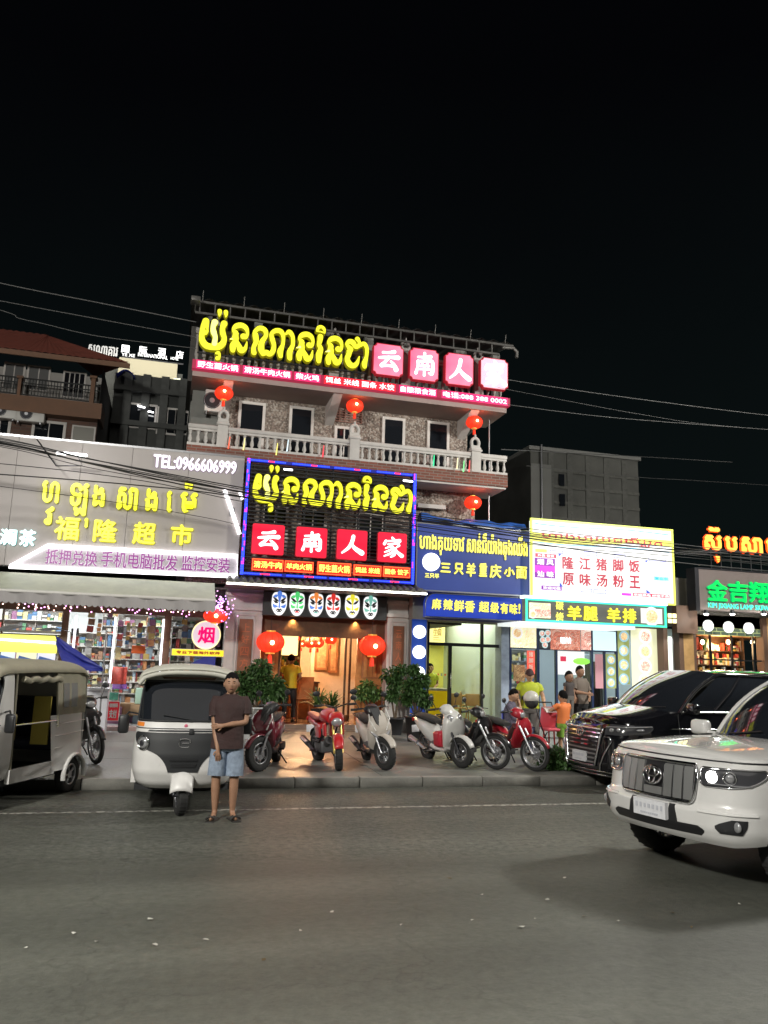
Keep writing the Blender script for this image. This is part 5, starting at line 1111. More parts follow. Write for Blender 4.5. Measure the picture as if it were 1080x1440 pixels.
cy_ = EM('lb_cyan', (.03, .45, .7), .5); pk_ = EM('lb_red', (.75, .04, .1), .5); pu_ = EM('lb_purple', (.25, .01, .4), .45); mg_ = EM('lb_magenta', (.75, .03, .65), .55); nv_ = EM('lb_navy', (.02, .05, .4), .8); te_ = EM('lb_pale_teal', (.35, .85, .75), .6)
yw = MB()   # pale yellow wave across the upper third
yw.grid(lambda u, v: (wx0+lw*(.002+.996*u), YB-.004, wz1-lh*(.16+.03*math.sin(u*5)+(.10+.03*math.sin(u*4+2))*v)), 40, 1); yw.build('print', EM('lb_yellow', (1, .95, .12), .6), wb)
for v in (.04, .285): 
    yw = MB(); yw.grid(lambda u, q: (wx0+lw*(.02+.96*u), YB-.007, wz1-lh*(v+.012*math.sin(u*7)+.012*q)), 40, 1); yw.build('print', cy_, wb)
wrect(.02, .44, .165, .49, pk_); wrect(.015, .50, .155, .76, mg_); wrect(.015, .50, .155, .60, pu_, d=.006); wrect(.015, .69, .155, .76, pu_, d=.006); wrect(.06, .86, .20, .915, pu_)
wrect(.02, .38, .10, .425, EM('lb_gold', (.9, .75, .1), 1.0)); wrect(.70, .885, .97, .93, pk_); wrect(.62, .895, .69, .93, mg_)
wrect(.855, .64, .97, .70, te_)
ol = MB()
def outline(u0, v0, u1, v1, w=.014):
    a = wq(u0, v1); c = wq(u1, v0)
    for x0_, x1_, z0_, z1_ in ((a[0], c[0], a[1], a[1]+w), (a[0], c[0], c[1]-w, c[1]), (a[0], a[0]+w, a[1]+w, c[1]-w), (c[0]-w, c[0], a[1]+w, c[1]-w)): ol.bx(x0_, x1_, YB-.006, YB-.003, z0_, z1_)
for q in ((.12, .385, .21, .43), (.355, .37, .45, .425), (.57, .37, .655, .425), (.825, .375, .955, .435), (.33, .87, .41, .915), (.42, .87, .51, .925), (.35, .0, .351, .001)): outline(*q)
ol.build('print', EM('lb_line', (.08, .1, .6), .4), wb)
for u0, v0, u1, v1 in ((.18, .42, .205, .47), (.185, .80, .21, .86), (.80, .43, .825, .47), (.80, .83, .835, .88)):
    a = wq(u0, v1); c = wq(u1, v0); mb = MB(); mb.add([(a[0], YB-.004, c[1]), (c[0], YB-.004, c[1] if v0 < .6 else a[1]), (a[0] if v0 < .6 else a[0], YB-.004, a[1])], [(0, 1, 2)]); mb.build('print', nv_, wb)
def wtext(s, u0, v0, u1, v1, mat, bold=.005, d=.008):
    a = wq(u0, v1); c = wq(u1, v0); mb = MB(); text_into(mb, s, (a[0], a[1], c[0], c[1]), YB, d, bold); mb.build('lettering' if len(s) > 1 else 'letter', mat, wb)
redl = EM('lb_red_letter', (.55, .02, .06), .3)
for i, ch in enumerate('隆江猪脚饭'): wtext(ch, .205+i*.118, .455-.004*i, .285+i*.118, .625-.004*i, redl, .010)
for i, ch in enumerate('原味汤粉王'): wtext(ch, .205+i*.118, .67-.004*i, .285+i*.118, .84-.004*i, redl, .010)
wtext('ហាងបាយជើងជ្រូក', .06, .13, .93, .25, EM('lb_red_khmer', (.75, .02, .04), .4), .004)
wtext('潮 风', .03, .51, .145, .59, wl, .008, .012); wtext('汕 味', .03, .67, .145, .75, wl, .008, .012); wtext('外卖 堂食', .035, .448, .15, .483, wl, .003, .01); wtext('欢迎光临', .07, .868, .19, .908, wl, .003, .01); wtext('欢迎来电 好吃不贵', .705, .893, .965, .925, wl, .003, .01); wtext('营业中', .865, .652, .96, .69, cy_, .003, .01)
# green framed mutton sign
YG = 17.55
gb = (at(739, 860, YG).x, at(838, 878, YG).z, at(936.5, 868, YG).x, at(838, 846.5, YG).z)
t = thing('mutton_sign', 'dark sign with green neon border, yellow characters and food pictures', 'sign', (gb[0], YG, gb[1]))
mb = MB(); mb.bx(gb[0], gb[2], YG, YG+.2, gb[1], gb[3]); mb.build('board', M('mutton_board', (.07, .07, .065), .5, emit=.04, ecol=(1, 1, .9)), t)
gn = EM('green_neon', (.05, .75, .42), 1.1)
mb = MB(); w = .045; mb.bx(gb[0], gb[0]+w, YG-.03, YG-.001, gb[1], gb[3]); mb.bx(gb[2]-w, gb[2], YG-.03, YG-.001, gb[1], gb[3]); mb.bx(gb[0]+w, gb[2]-w, YG-.03, YG-.001, gb[3]-w, gb[3]); mb.bx(gb[0]+w, gb[2]-w, YG-.03, YG-.001, gb[1], gb[1]+w); mb.build('neon_border', gn, t)
mb = MB(); mb.bx(gb[0]-.05, gb[2]+.05, YG-.01, YG+.2, gb[3]+.002, gb[3]+.07); mb.build('top_light', EM('sign_top_light', (.75, 1, .9), 1.6), t)
sign_text('', '', [('碳', 781, 845, 792, 858), ('烤', 781, 861, 792, 875)], YG, [yl3, yl3s], .02, .006, parent=t)
sign_text('', '', [('羊', 797, 852, 817, 872), ('腿', 820, 853, 840, 873), ('羊', 853, 855, 872, 875), ('排', 875, 856, 894, 876)], YG, [yl2, yl2s], .03, .010, parent=t, backed=.008)
def food_mat(name, cols, sc=9, e=.45):
    if name in MATS: return MATS[name]
    m = M(name, (.5, .5, .5), .4); n, l, b = nodes_of(m)
    t_ = n.new('ShaderNodeTexCoord'); v = n.new('ShaderNodeTexVoronoi'); v.inputs['Scale'].default_value = sc; z_ = n.new('ShaderNodeTexNoise'); z_.inputs['Scale'].default_value = sc*.5; z_.inputs['Distortion'].default_value = 1.5
    l.new(t_.outputs['Object'], z_.inputs['Vector']); l.new(z_.outputs['Color'], v.inputs['Vector']); v.inputs['Scale'].default_value = 14
    s_ = n.new('ShaderNodeSeparateColor'); l.new(v.outputs['Color'], s_.inputs[0]); r_ = n.new('ShaderNodeValToRGB')
    for i, c in enumerate(cols):
        e_ = r_.color_ramp.elements[i] if i < 2 else r_.color_ramp.elements.new(i/(len(cols)-1)); e_.position = i/(len(cols)-1)*.8+.1; e_.color = (*c, 1)
    l.new(s_.outputs[0], r_.inputs[0]); l.new(r_.outputs[0], b.inputs['Base Color'])
    if e: l.new(r_.outputs[0], b.inputs['Emission Color']); b.inputs['Emission Strength'].default_value = e
    return m
meat = food_mat('food_meat', [(.7, .25, .2), (.85, .6, .5), (.5, .12, .08), (.9, .8, .7)])
noodle = food_mat('food_noodle', [(.75, .45, .2), (.9, .8, .6), (.6, .3, .1), (.9, .7, .4)])
pale_pic = food_mat('food_pale', [(.85, .83, .55), (.6, .65, .3), (.95, .9, .7), (.8, .5, .3)], e=.5)
redmeat = food_mat('food_red', [(.55, .1, .06), (.8, .3, .2), (.35, .08, .05), (.75, .5, .4)], e=.35)
def fpic(px0, py0, px1, py1, Y, mat, parent, nm='food_picture', d=.01):
    b_ = pbox(px0, py0, px1, py1, Y); mb = MB(); mb.bx(b_[0], b_[2], Y-d, Y-.002, b_[1], b_[3]); return mb.build(nm, mat, parent), b_
def plate_pic(px, py, r, Y, parent, rim, fill, e=.45):
    p = at(px, py, Y); disc('bowl_picture', EM('plate_'+rim[0], rim[1], e), (p.x, p.z), r, Y-.012, parent, .004, 20); disc('bowl_picture', fill, (p.x, p.z), r*.68, Y-.017, parent, .004, 16)
fpic(744, 848, 774, 869, YG, pale_pic, t); o_, bb = fpic(752, 857, 774, 868, YG, meat, t, d=.014); plate_pic(749, 864, .1, YG-.01, t, ('w', (1, .98, .95)), noodle)
fpic(901, 856, 931, 877, YG, EM('pic_ground', (1, .95, .85), .45), t); plate_pic(916, 867, .24, YG-.01, t, ('w', (1, .98, .95)), noodle)
# canopy lip with light under the sign
mb = MB(); p0 = at(728, 879, 17.4); p1 = at(890, 884, 17.4); mb.bx(p0.x, p1.x, 17.3, 18.6, p1.z-.03, p1.z+.05); mb.build('canopy_lip', EM('lip_glow', (.9, 1, .97), .5), fb)
# front
PY = 19.2; px_ = lambda a: at(a, 940, PY).x
pf = thing('glazed_facade', 'glass front of the snack shop covered with food posters', 'shopfront', (px_(716), PY, pz(PY)))
fzP = .33
mb = MB(); mb.quad((px_(716), PY, fzP), (px_(950), PY, fzP), (px_(950), 24, fzP), (px_(716), 24, fzP)); mb.build('floor', wf, pf)
mb = MB(); mb.bx(px_(716), px_(950), PY-.3, PY, pz(PY)-.12, fzP); mb.build('doorstep', M('step_grey', (.3, .3, .29), .5, var=.2), pf)
coolw = M('cool_wall', (.58, .68, .75), .5)
mb = MB(); X0, X1 = px_(716)-.1, px_(950)
mb.quad((X0, 24, fzP), (X1, 24, fzP), (X1, 24, 3.4), (X0, 24, 3.4)); mb.quad((X0, PY+.1, fzP), (X0, 24, fzP), (X0, 24, 3.4), (X0, PY+.1, 3.4)); mb.quad((X1, 24, fzP), (X1, PY+.1, fzP), (X1, PY+.1, 3.4), (X1, 24, 3.4)); mb.quad((X0, PY+.1, 3.4), (X1, PY+.1, 3.4), (X1, 24, 3.4), (X0, 24, 3.4)); mb.build('inner_walls', coolw, pf)
lamp('interior_light', 'AREA', ((X0+X1)/2, 21.3, 3.32), 62, (.88, .96, 1), 5, 3, parent=pf)
lamp('front_light', 'AREA', ((X0+X1)/2, 18.2, at(800, 884, 18).z-.1), 16, (1, 1, .95), 4.5, .3, parent=pf)
navy = M('navy_frame', (.015, .03, .09), .4)
ztop = at(800, 882, PY).z+.08; zmid = at(800, 913.5, PY).z
mb = MB(); mb.bx(X0+.1, X1, PY-.04, PY+.05, ztop, 3.8); mb.build('frame_header', navy, pf)
mb = MB(); mb.bx(X0+.1, px_(866), PY-.035, PY+.04, zmid-.03, zmid+.03); mb.build('frame_rail', navy, pf)
for a, w, z0, z1 in ((717, .06, fzP, ztop), (756, .07, fzP, ztop), (782, .05, fzP, zmid-.03), (832, .05, fzP, ztop), (850, .04, fzP, zmid-.03), (867, .05, fzP, ztop)):
    mb = MB(); mb.bx(px_(a)-w/2, px_(a)+w/2, PY-.045, PY+.05, z0, z1); mb.build('frame_post', navy, pf)
for a, b_ in ((718, 755), (757, 781), (783, 831), (833, 849), (851, 866)):
    mb = MB(); mb.quad((px_(a), PY, fzP), (px_(b_), PY, fzP), (px_(b_), PY, zmid), (px_(a), PY, zmid)); mb.build('pane', pane_glass, pf)
def poster(label, a, b_, c, d, mat, Y=PY-.05, grp=None, name='food_poster'):
    bb = pbox(a, b_, c, d, Y); t = thing(name, label, 'poster', (bb[0], Y, bb[1]), group=grp); mb = MB(); mb.bx(bb[0], bb[2], Y-.006, Y+.004, bb[1], bb[3]); mb.build('sheet', mat, t); return t, bb
g = 'food posters on the snack shop'
t, bb = poster('pale yellow food poster above the left window of the snack shop', 718, 881, 754, 911, pale_pic, grp=g); plate_pic(727, 890, .16, PY-.056, t, ('w', (1, .98, .95)), noodle)
t, bb = poster('dark poster with heart of bowls above the snack shop door', 758, 884, 774, 912, M('poster_dark', (.05, .06, .07), .4), grp=g); [plate_pic(a, b2, .085, PY-.056, t, ('t', (.6, .8, .8)), meat) for a, b2 in ((762, 891), (770, 890), (763, 900), (770, 899), (766, 907))]
t, bb = poster('long red meat poster above the snack shop window', 774, 884, 816, 914, redmeat, grp=g); mb = MB(); text_into(mb, '特色牛肉', (bb[0]+.28, (bb[1]+bb[3])/2-.12, bb[2]-.28, (bb[1]+bb[3])/2+.06), PY-.056, .004, .006); mb.build('lettering', wh_hot, t)
t, bb = poster('small pink meat poster right of the long red one', 817, 886, 831, 914, meat, grp=g)
t, bb = poster('plain pale blue panel above the snack shop fridge', 834, 888, 866, 915, EM('pale_blue_panel', (.55, .78, .85), .75), grp=g)
t, bb = poster('strip of blue rimmed bowls down the snack shop post', 869, 886, 885, 962, M('poster_olive', (.25, .28, .12), .5, emit=.15, ecol=(.6, .7, .2)), grp=g); [plate_pic(877, 895+q*20, .15, PY-.056, t, ('b', (.35, .6, .75)), noodle) for q in range(4)]
t, bb = poster('glowing white menu column with photographs of bowls', 888, 884, 928, 972, EM('menu_glow', (1, 1, .62), .42), Y=PY-.3, grp=g, name='menu_lightbox'); [plate_pic(907, 895+q*21, .2, PY-.306, t, ('w', (1, .98, .95)), noodle if q % 2 else meat) for q in range(4)]
t, bb = poster('poster of round bowls low at the right window of the snack shop', 852, 920, 866, 968, M('poster_olive', (.25, .28, .12), .5), grp=g); [plate_pic(859, 928+q*16, .12, PY-.056, t, ('b', (.35, .6, .75)), noodle) for q in range(3)]
t, bb = poster('tall red banner hanging left of the snack shop door', 741, 915, 752, 948, EM('red_banner', (.85, .12, .08), .55), grp=g, name='red_banner'); mb = MB(); [text_into(mb, c, (bb[0]+.05, bb[3]-.16-.16*i, bb[2]-.05, bb[3]-.03-.16*i), PY-.056, .004, .003) for i, c in enumerate('猪脚饭')]; mb.build('lettering', M('banner_text', (.9, .7, .6), .5), t)
t, bb = poster('faded pink notice behind the right pane of the snack shop', 837, 920, 848, 968, M('pink_notice', (.6, .3, .35), .5), grp=g)
# glowing menu box inside, green leaf picture, fridge
t, bb = poster('bright white menu lightbox inside the snack shop', 783, 916, 822, 949, EM('inner_menu', (1, 1, .97), .6), Y=PY+.25, name='menu_lightbox')
mb = MB(); pp = at(818, 930, PY+.2); mb.ell((pp.x, pp.y, pp.z), (.26, .02, .09), 14, 6); mb.build('leaf_picture', EM('leaf_green', (.25, .75, .08), .9), t)
mb = MB(); a_ = pbox(788, 923, 796, 930, PY+.24); mb.bx(a_[0], a_[2], PY+.235, PY+.24, a_[1], a_[3]); mb.build('print', pk_, t)
bb = pbox(824, 920, 834, 985, 20.4); t = thing('fridge', 'tall pale drinks fridge inside the snack shop', 'fridge', (bb[0], 20.4, fzP)); mb = MB(); mb.bbox(((bb[0]+bb[2])/2+.1, 20.7, (fzP+bb[3])/2), (.75, .6, bb[3]-fzP), .02); mb.build('fridge_body', M('fridge_body', (.55, .68, .78), .3), t); mb = MB(); mb.bx((bb[0]+bb[2])/2-.2, (bb[0]+bb[2])/2+.4, 20.385, 20.398, fzP+.2, bb[3]-.2); mb.build('glass_door', glassm, t)
shelf_unit('kitchen_shelf', 'steel shelf of bowls and jars at the back of the snack shop', X0+.2, X0+2.6, fzP, 2.4, 22.8, 6, PK[:8], steel)
t, bb = poster('round wooden steamer picture behind the left pane of the snack shop', 722, 935, 738, 958, food_mat('food_brown', [(.35, .2, .1), (.6, .4, .2), (.2, .1, .05), (.7, .5, .25)], e=.3), Y=PY+.15)

# ------------------------------------------------------------------ skewer shop at the right edge
YK = 18.0
kx = lambda a: at(a, 900, 18.6).x
bw = thing('skewer_shop_building', 'brown timber clad skewer restaurant at the right edge', 'building', (at(950, 900, 18.6).x, 18.6, .3))
brown = M('brown_cladding', (.10, .055, .035), .6, var=.25, scale=3)
x950, x985 = at(948, 850, 18.6).x, at(985, 850, 18.6).x
mb = MB(); mb.bx(x950, x985+6, 18.6, 24, 3.1, at(960, 808, 18.6).z-.1); mb.build('upper_wall', M('grey_render', (.12, .115, .10), .7, var=.1), bw)
mb = MB(); zz1 = at(960, 852, 18.5).z; zz0 = at(945, 890, 18.5).z; mb.bx(x950-.15, kx(972), 18.3, 18.49, zz0, zz1-.01); mb.build('fascia_beam', brown, bw)
bb = pbox(939, 862, 952, 877, 18.28)
for i in range(2):
    for j in range(2):
        w_ = (bb[2]-bb[0])/2; h_ = (bb[3]-bb[1])/2; mb = MB(); mb.bx(bb[0]+i*w_+.015, bb[0]+(i+1)*w_-.015, 18.28, 18.298, bb[1]+j*h_+.015, bb[1]+(j+1)*h_-.015); mb.build('lit_pane', EM('lit_pane', (1, .85, .4), 1.1), bw)
oak = M('oak_cladding', (.42, .25, .10), .5, var=.25, scale=4)
for a, b_, m_ in ((958, 972, oak), (972, 976, brown), (1070, 1076, brown), (1076, 1092, oak), (930, 936, brown), (952, 958, brown)):
    mb = MB(); mb.bx(kx(a), kx(b_)-.003, 18.5, 18.8, .2, at(1020, 866, 18.5).z); mb.build('post', m_, bw)
mb = MB(); mb.bx(kx(936), kx(952), 19.5, 19.55, .2, 3.2); mb.build('door', M('grey_door', (.25, .27, .28), .4), bw)
t = thing('light_strip', 'pale light strip beside the dark passage of the skewer shop', 'light', (kx(939), 18.55, .3)); mb = MB(); mb.bx(kx(936), kx(942), 18.52, 18.6, .35, at(940, 895, 18.5).z); mb.build('diffuser', EM('passage_glow', (.85, .95, .8), .9), t); mb = MB(); mb.bx(kx(942)+.002, kx(942)+.03, 18.5, 18.62, .33, at(940, 894, 18.5).z); mb.build('holder', steel, t)
grn_brick = brick_mat('green_brick', (.045, .07, .05), (.06, .09, .06), (.42, .48, .2), 1, .26, .1)
z1b = at(1020, 866, 18.6).z; z0b = at(1020, 893.5, 18.6).z
mb = MB(); mb.bx(kx(976)+.003, kx(1070)-.003, 18.6, 18.75, z0b, z1b-.003); mb.build('brick_band', grn_brick, bw)
for a, b_ in ((995, 880), (1023.5, 882), (1052, 883.5)):
    p = at(a, b_, 18.6); t = thing('round_lamp_sign', ['left', 'middle', 'right'][[995, 1023.5, 1052].index(a)]+' round white picture lamp on the green brick band', 'sign', (p.x, 18.6, p.z), group='round picture lamps on the brick band')
    disc('lamp_disc', EM('picture_lamp', (.95, 1, 1), .8), (p.x, p.z), .155, 18.598, t); mb = MB(); [mb.tube([(p.x+.06*(q-1), 18.54, p.z+.09), (p.x+.05*(q-1)-.02, 18.54, p.z-.0)], .008, 4) for q in range(3)]; mb.build('print', M('lamp_print', (.2, .28, .3), .5), t)
amb = M('amber_room', (.5, .25, .1), .6)
mb = MB(); mb.quad((kx(972), 21, .3), (kx(1120), 21, .3), (kx(1120), 21, z0b), (kx(972), 21, z0b)); mb.quad((kx(972), 18.8, z0b), (kx(1120), 18.8, z0b), (kx(1120), 21, z0b), (kx(972), 21, z0b)); mb.quad((kx(972), 18.8, .3), (kx(1120), 18.8, .3), (kx(1120), 21, .3), (kx(972), 21, .3)); mb.build('inner_walls', amb, bw)
lamp('interior_light', 'POINT', (kx(1030), 19.3, z0b-.3), 55, (1, .66, .34), .2, parent=bw)
shelf_unit('bottle_shelf', 'amber lit shelf of bottles behind the skewer shop grid window', kx(977), kx(1069), .9, z0b-.02, 19.3, 5, BT+PK[:3], wood_dk, wmin=.05, wmax=.1)
for a in (1000, 1030, 1060): mb = MB(); mb.bx(kx(a)-.02, kx(a)+.02, 18.62, 18.68, .3, z0b-.003); mb.build('mullion', bk, bw)
for zf in (.33, .62): zq = z0b-(z0b-.9)*zf; mb = MB(); mb.bx(kx(976)+.004, kx(1070)-.004, 18.60, 18.619, zq-.02, zq+.02); mb.build('glazing_bar', bk, bw)
for a in (988, 1024, 1058):
    p = at(a, 903, 18.95); t = thing('pendant_lamp', ['left', 'middle', 'right'][[988, 1024, 1058].index(a)]+' warm pendant bulb behind the skewer shop grid window', 'lamp', p, group='pendant bulbs of the skewer shop'); mb = MB(); mb.ell(p, (.05, .05, .07), 10, 6); mb.build('bulb', EM('amber_bulb', (1, .8, .45), 8), t); mb = MB(); mb.cyl(p, (p.x, p.y, z0b), .006, n=4); mb.build('cord', dark_metal, t)
ks0 = at(983, 830, YK).x; kz0 = at(983, 857, YK).z; kz1 = at(983, 800, YK).z
t = thing('skewer_sign', 'grey sign board with bright green characters at the right edge', 'sign', (ks0, YK, kz0))
mb = MB(); mb.bx(ks0, ks0+5.2, YK, YK+.35, kz0, kz1); mb.build('board', M('skewer_board', (.15, .12, .115), .5, var=.05), t)
mb = MB(); mb.bx(ks0-.12, ks0-.002, YK-.02, YK+.35, kz0-.02, kz1+.03); mb.bx(ks0, ks0+5.2, YK-.02, YK+.35, kz1+.001, kz1+.04); mb.build('frame', dark_metal, t)
grl = EM('green_letter', (.0, 1, .10), .62); grs = EM('green_letter_side', (0, .35, .12), .6)
sign_text('', '', [('金', 993, 816, 1021, 845), ('吉', 1023, 818, 1050, 847), ('翔', 1052, 819, 1080, 848), ('灯', 1083, 821, 1110, 850)], YK, [grl, grs], .07, .012, parent=t, backed=.012)
sign_text('', '', [('KIM JIXIANG LAMP SKEWERS', 995, 850, 1092, 859)], YK, [EM('cyan_green', (.05, .9, .55), 1.1), grs], .03, .003, parent=t)
for a in (993, 1030, 1074):
    p = at(a, 863, 17.8); t = thing('spot_lamp', {993: 'left', 1030: 'middle', 1074: 'right'}[a]+' white spot lamp under the grey skewer sign', 'lamp', p, group='spot lamps under the skewer sign'); mb = MB(); mb.lathe([(.04, .1), (.07, .02), (.075, 0)], (p.x, p.y, p.z), 12); mb.build('lamp_body', dark_metal, t); mb = MB(); mb.ell((p.x, p.y, p.z-.01), (.065, .065, .03), 12, 6); mb.build('lens', EM('lamp_lens_white', (1, 1, 1), 6), t); lamp('spot_light', 'POINT', (p.x, p.y, p.z-.12), 7, (1, .95, .85), .05, parent=t)
orl = EM('orange_letter', (1, .36, .05), 1.35); ors = EM('orange_letter_side', (.8, .06, .0), .7)
t = sign_text('orange_khmer_sign', 'orange glowing Khmer letters on the roof rack at the right edge', [('ស', 988, 753, 1013, 774), ('ប', 1017, 755, 1035, 776), ('សា', 1040, 756, 1070, 779), ('ច', 1075, 758, 1095, 781), ('៊', 994, 742, 1010, 748), ('ុ', 1004, 781, 1010, 791)], YK+.3, [orl, ors], .07, .03, backed=.02)
mb = MB(); zq = at(1040, 783, YK+.4).z
for i in range(8): x = at(1000+i*14, 790, YK+.4).x; mb.cyl((x, YK+.4, zq-.5), (x, YK+.4, zq+.6), .012, n=5)
for q in (0, .22): mb.cyl((at(1000, 790, YK+.4).x, YK+.4, zq-.12-q), (at(1100, 790, YK+.4).x, YK+.4, zq-.12-q), .012, n=5)
mb.build('rack', dark_metal, t)
# ------------------------------------------------------------------ houses and blocks behind
gy = thing('concrete_block', 'bare grey concrete building behind the white lightbox', 'building', (at(745, 700, 29).x, 29, 0))
gxa = at(746, 650, 29).x; gxb = at(897, 655, 29).x; gzt = at(745, 632, 29).z
bare = M('bare_concrete', (.10, .10, .092), .85, var=.35, scale=.5, bump=.3)
mb = MB(); mb.bx(gxa, gxb, 29, 42, 0, gzt); mb.build('wall', bare, gy)
mb = MB(); mb.bx(gxa-.1, gxb+.1, 28.9, 42.1, gzt+.001, gzt+.15); mb.build('parapet', M('parapet_grey', (.2, .2, .19), .8), gy)
for q in range(1, 5): z = at(820, 644+q*22, 29).z; mb = MB(); mb.bx(gxa, gxb, 28.95, 28.999, z-.06, z+.06); mb.build('beam', M('beam_grey', (.105, .105, .095), .8, var=.35), gy)
for q in range(5): x = gxa+.9+q*(gxb-gxa-1.6)/4; mb = MB(); mb.bx(x-.12, x+.12, 28.94, 28.998, 4, gzt-.02); mb.build('column', M('beam_grey2', (.10, .10, .092), .8, var=.35), gy)
for px, py in ((790, 675), (791, 703), (720, 676), (719, 704)): p = at(px, py, 28.9 if px > 745 else 30); mb = MB(); mb.bx(p.x-.12, p.x+.12, 28.9, 28.94, p.z-.25, p.z+.25); (mb.build('slit_window', glassm, gy) if px > 745 else None)
mb = MB(); mb.bx(gxa-.02, gxa+.9, 28.92, 28.99, 3, gzt-.6); mb.build('corner_pier', M('pier_grey', (.17, .17, .16), .8), gy)
p = at(762, 700, 28.8); mb = MB(); mb.cyl((p.x, 28.8, 6), (p.x, 28.8, gzt+.2), .04, n=6); mb.build('drainpipe', steel, gy)
# thin mast by the balcony
p = at(688, 610, 18.6); mb = MB(); mb.cyl((p.x, 18.6, 5.5), (p.x, 18.6, at(688, 590, 18.6).z), .018, n=6); setp(mb.build('mast', steel), 'thin pale mast at the right end of the balcony', 'pole')
# left house with red roof
HY = 27.0; hp = lambda a, b_: at(a, b_, HY)
hs = thing('red_roof_house', 'brick coloured house with red roof and railed balcony at the left', 'building', (hp(140, 560).x, HY, 0))
hx0 = hp(-90, 560).x; hx1 = hp(140, 560).x; zE = hp(140, 515).z
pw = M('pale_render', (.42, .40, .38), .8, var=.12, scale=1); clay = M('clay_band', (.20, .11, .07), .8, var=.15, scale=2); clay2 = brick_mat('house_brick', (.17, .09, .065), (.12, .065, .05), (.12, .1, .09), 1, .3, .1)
zB1 = hp(70, 560).z; zB2 = hp(70, 578).z
mb = MB(); mb.bx(hx0, hx1, HY+1.2, HY+8, zB1, zE); mb.build('upper_wall', pw, hs)
mb = MB(); mb.bx(hx0, hx1+.1, HY, HY+1.3, zB2-.1, zB1); mb.build('balcony_slab', clay, hs)
mb = MB(); mb.bx(hx0, hx1, HY+.5, HY+8, 3, zB2-.101); mb.build('lower_wall', clay2, hs)
rfm = M('red_roof_tile', (.22, .055, .035), .7, var=.2, scale=3)
zR1 = at(20, 466, HY+4).z
mb = MB(); ex = hx1+.9
mb.grid(lambda u, v: (hx0-1+(ex-hx0+1)*u-(3.6*v if u > .5 else 0)*(u-.5)*2, HY-.5+4.6*v, zE+.05+(zR1-zE)*v+.03*abs(math.sin(u*90))), 180, 8); mb.build('roof', rfm, hs)
mb = MB(); mb.bx(hx0-1, ex, HY-.5, HY-.44, zE-.12, zE+.049); mb.build('eave_board', clay, hs)
mb = MB(); mb.add([(ex, HY-.5, zE+.04), (ex-1.4, HY+2.6, zE+.5), (ex-3.6, HY+4.1, zR1)], [(0, 1, 2)]); mb.build('roof_hip', rfm, hs)
for a, b_ in ((30, 34.5), (132, 138)): p = hp(a, 500); q = hp(b_, 500); mb = MB(); mb.bx(p.x, q.x, HY, HY+.3, zB1, hp(a, 532).z); mb.bx(p.x-.05, q.x+.05, HY-.05, HY+.35, hp(a, 532).z+.001, hp(a, 532).z+.08); mb.build('balcony_pier', clay, hs)
iron = M('wrought_iron', (.02, .02, .02), .5, metal=.5); zr0 = zB1+.05; zr1 = hp(80, 534).z-.02
mb = MB(); mb.bx(hx0, hx1, HY+.08, HY+.12, zr1-.04, zr1); mb.bx(hx0, hx1, HY+.08, HY+.12, zr0, zr0+.03); mb.bx(hx0, hx1, HY+.085, HY+.115, zr0+.4, zr0+.43); mb.build('railing_rail', iron, hs)
for i in range(40): x = hp(-30+i*4.4, 545).x; mb = MB(); mb.bx(x-.012, x+.012, HY+.09, HY+.11, zr0+.031, zr1-.041); mb.build('railing_bar', iron, hs)
for a, b_, c, d, nb in ((42, 516, 66, 550, 1), (92, 524, 116, 560, 3), (9, 512, 30, 548, 1)):
    p = at(a, b_, HY+1.2); q = at(c, d, HY+1.2); window(p.x, q.x, q.z, p.z, HY+1.197, hs, nb, .06, glass=M('curtained_glass', (.14, .14, .14), .3) if nb < 3 else None)
for a, b_, c, d in ((50, 594, 88, 614), (-10, 590, 10, 612)): p = at(a, b_, HY+.5); q = at(c, d, HY+.5); window(p.x, q.x, q.z-.3, p.z, HY+.497, hs, 1, .09)
p = at(104, 600, HY+.5); q = at(131, 622, HY+.5); window(p.x, q.x, q.z-.4, p.z, HY+.497, hs, 0, .05, glass=M('pale_shutter', (.32, .31, .28), .7), name='shutter')
ac_unit(at(6, 579, HY+.2), 'air conditioner on the brick wall of the red roofed house, far left', .8, .5); ac_unit(at(43, 584, HY+.2), 'air conditioner on the brick wall of the red roofed house beside the wide window', .9, .5)
# side wall, stairs
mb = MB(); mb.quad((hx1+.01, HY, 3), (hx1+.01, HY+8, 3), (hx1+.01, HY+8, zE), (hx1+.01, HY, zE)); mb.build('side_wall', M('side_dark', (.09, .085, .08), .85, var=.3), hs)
# concrete building in the gap
CY = 31
cb = thing('dark_apartment_block', 'dark unlit concrete building between the red roofed house and the restaurant', 'building', (at(165, 600, CY).x, CY, 0))
cx0, cx1 = at(155, 600, CY).x, at(275, 600, CY).x; czt = at(200, 528, CY).z
dkc = M('dark_render', (.075, .078, .075), .85, var=.4, scale=.8, bump=.3)
mb = MB(); mb.bx(cx0, cx1, CY, CY+8, 0, czt); mb.build('wall', dkc, cb)
for a, b_, c, d in ((184, 569, 216, 602), (225, 575, 245, 610), (250, 580, 262, 610)): p = at(a, b_, CY); q = at(c, d, CY); window(p.x, q.x, q.z, p.z, CY-.003, cb, 1, .08, name='window')
for q in range(2): z = at(200, 550+q*48, CY).z; mb = MB(); mb.bx(cx0, cx1, CY-.25, CY-.001, z-.1, z+.1); mb.build('ledge', dkc, cb)
for q in range(4): x = at(178+q*26, 570, CY).x; mb = MB(); mb.bx(x-.15, x+.15, CY-.2, CY-.002, 4, czt); mb.build('pilaster', M('pilaster_dim', (.085, .088, .085), .85, var=.4, scale=2), cb)
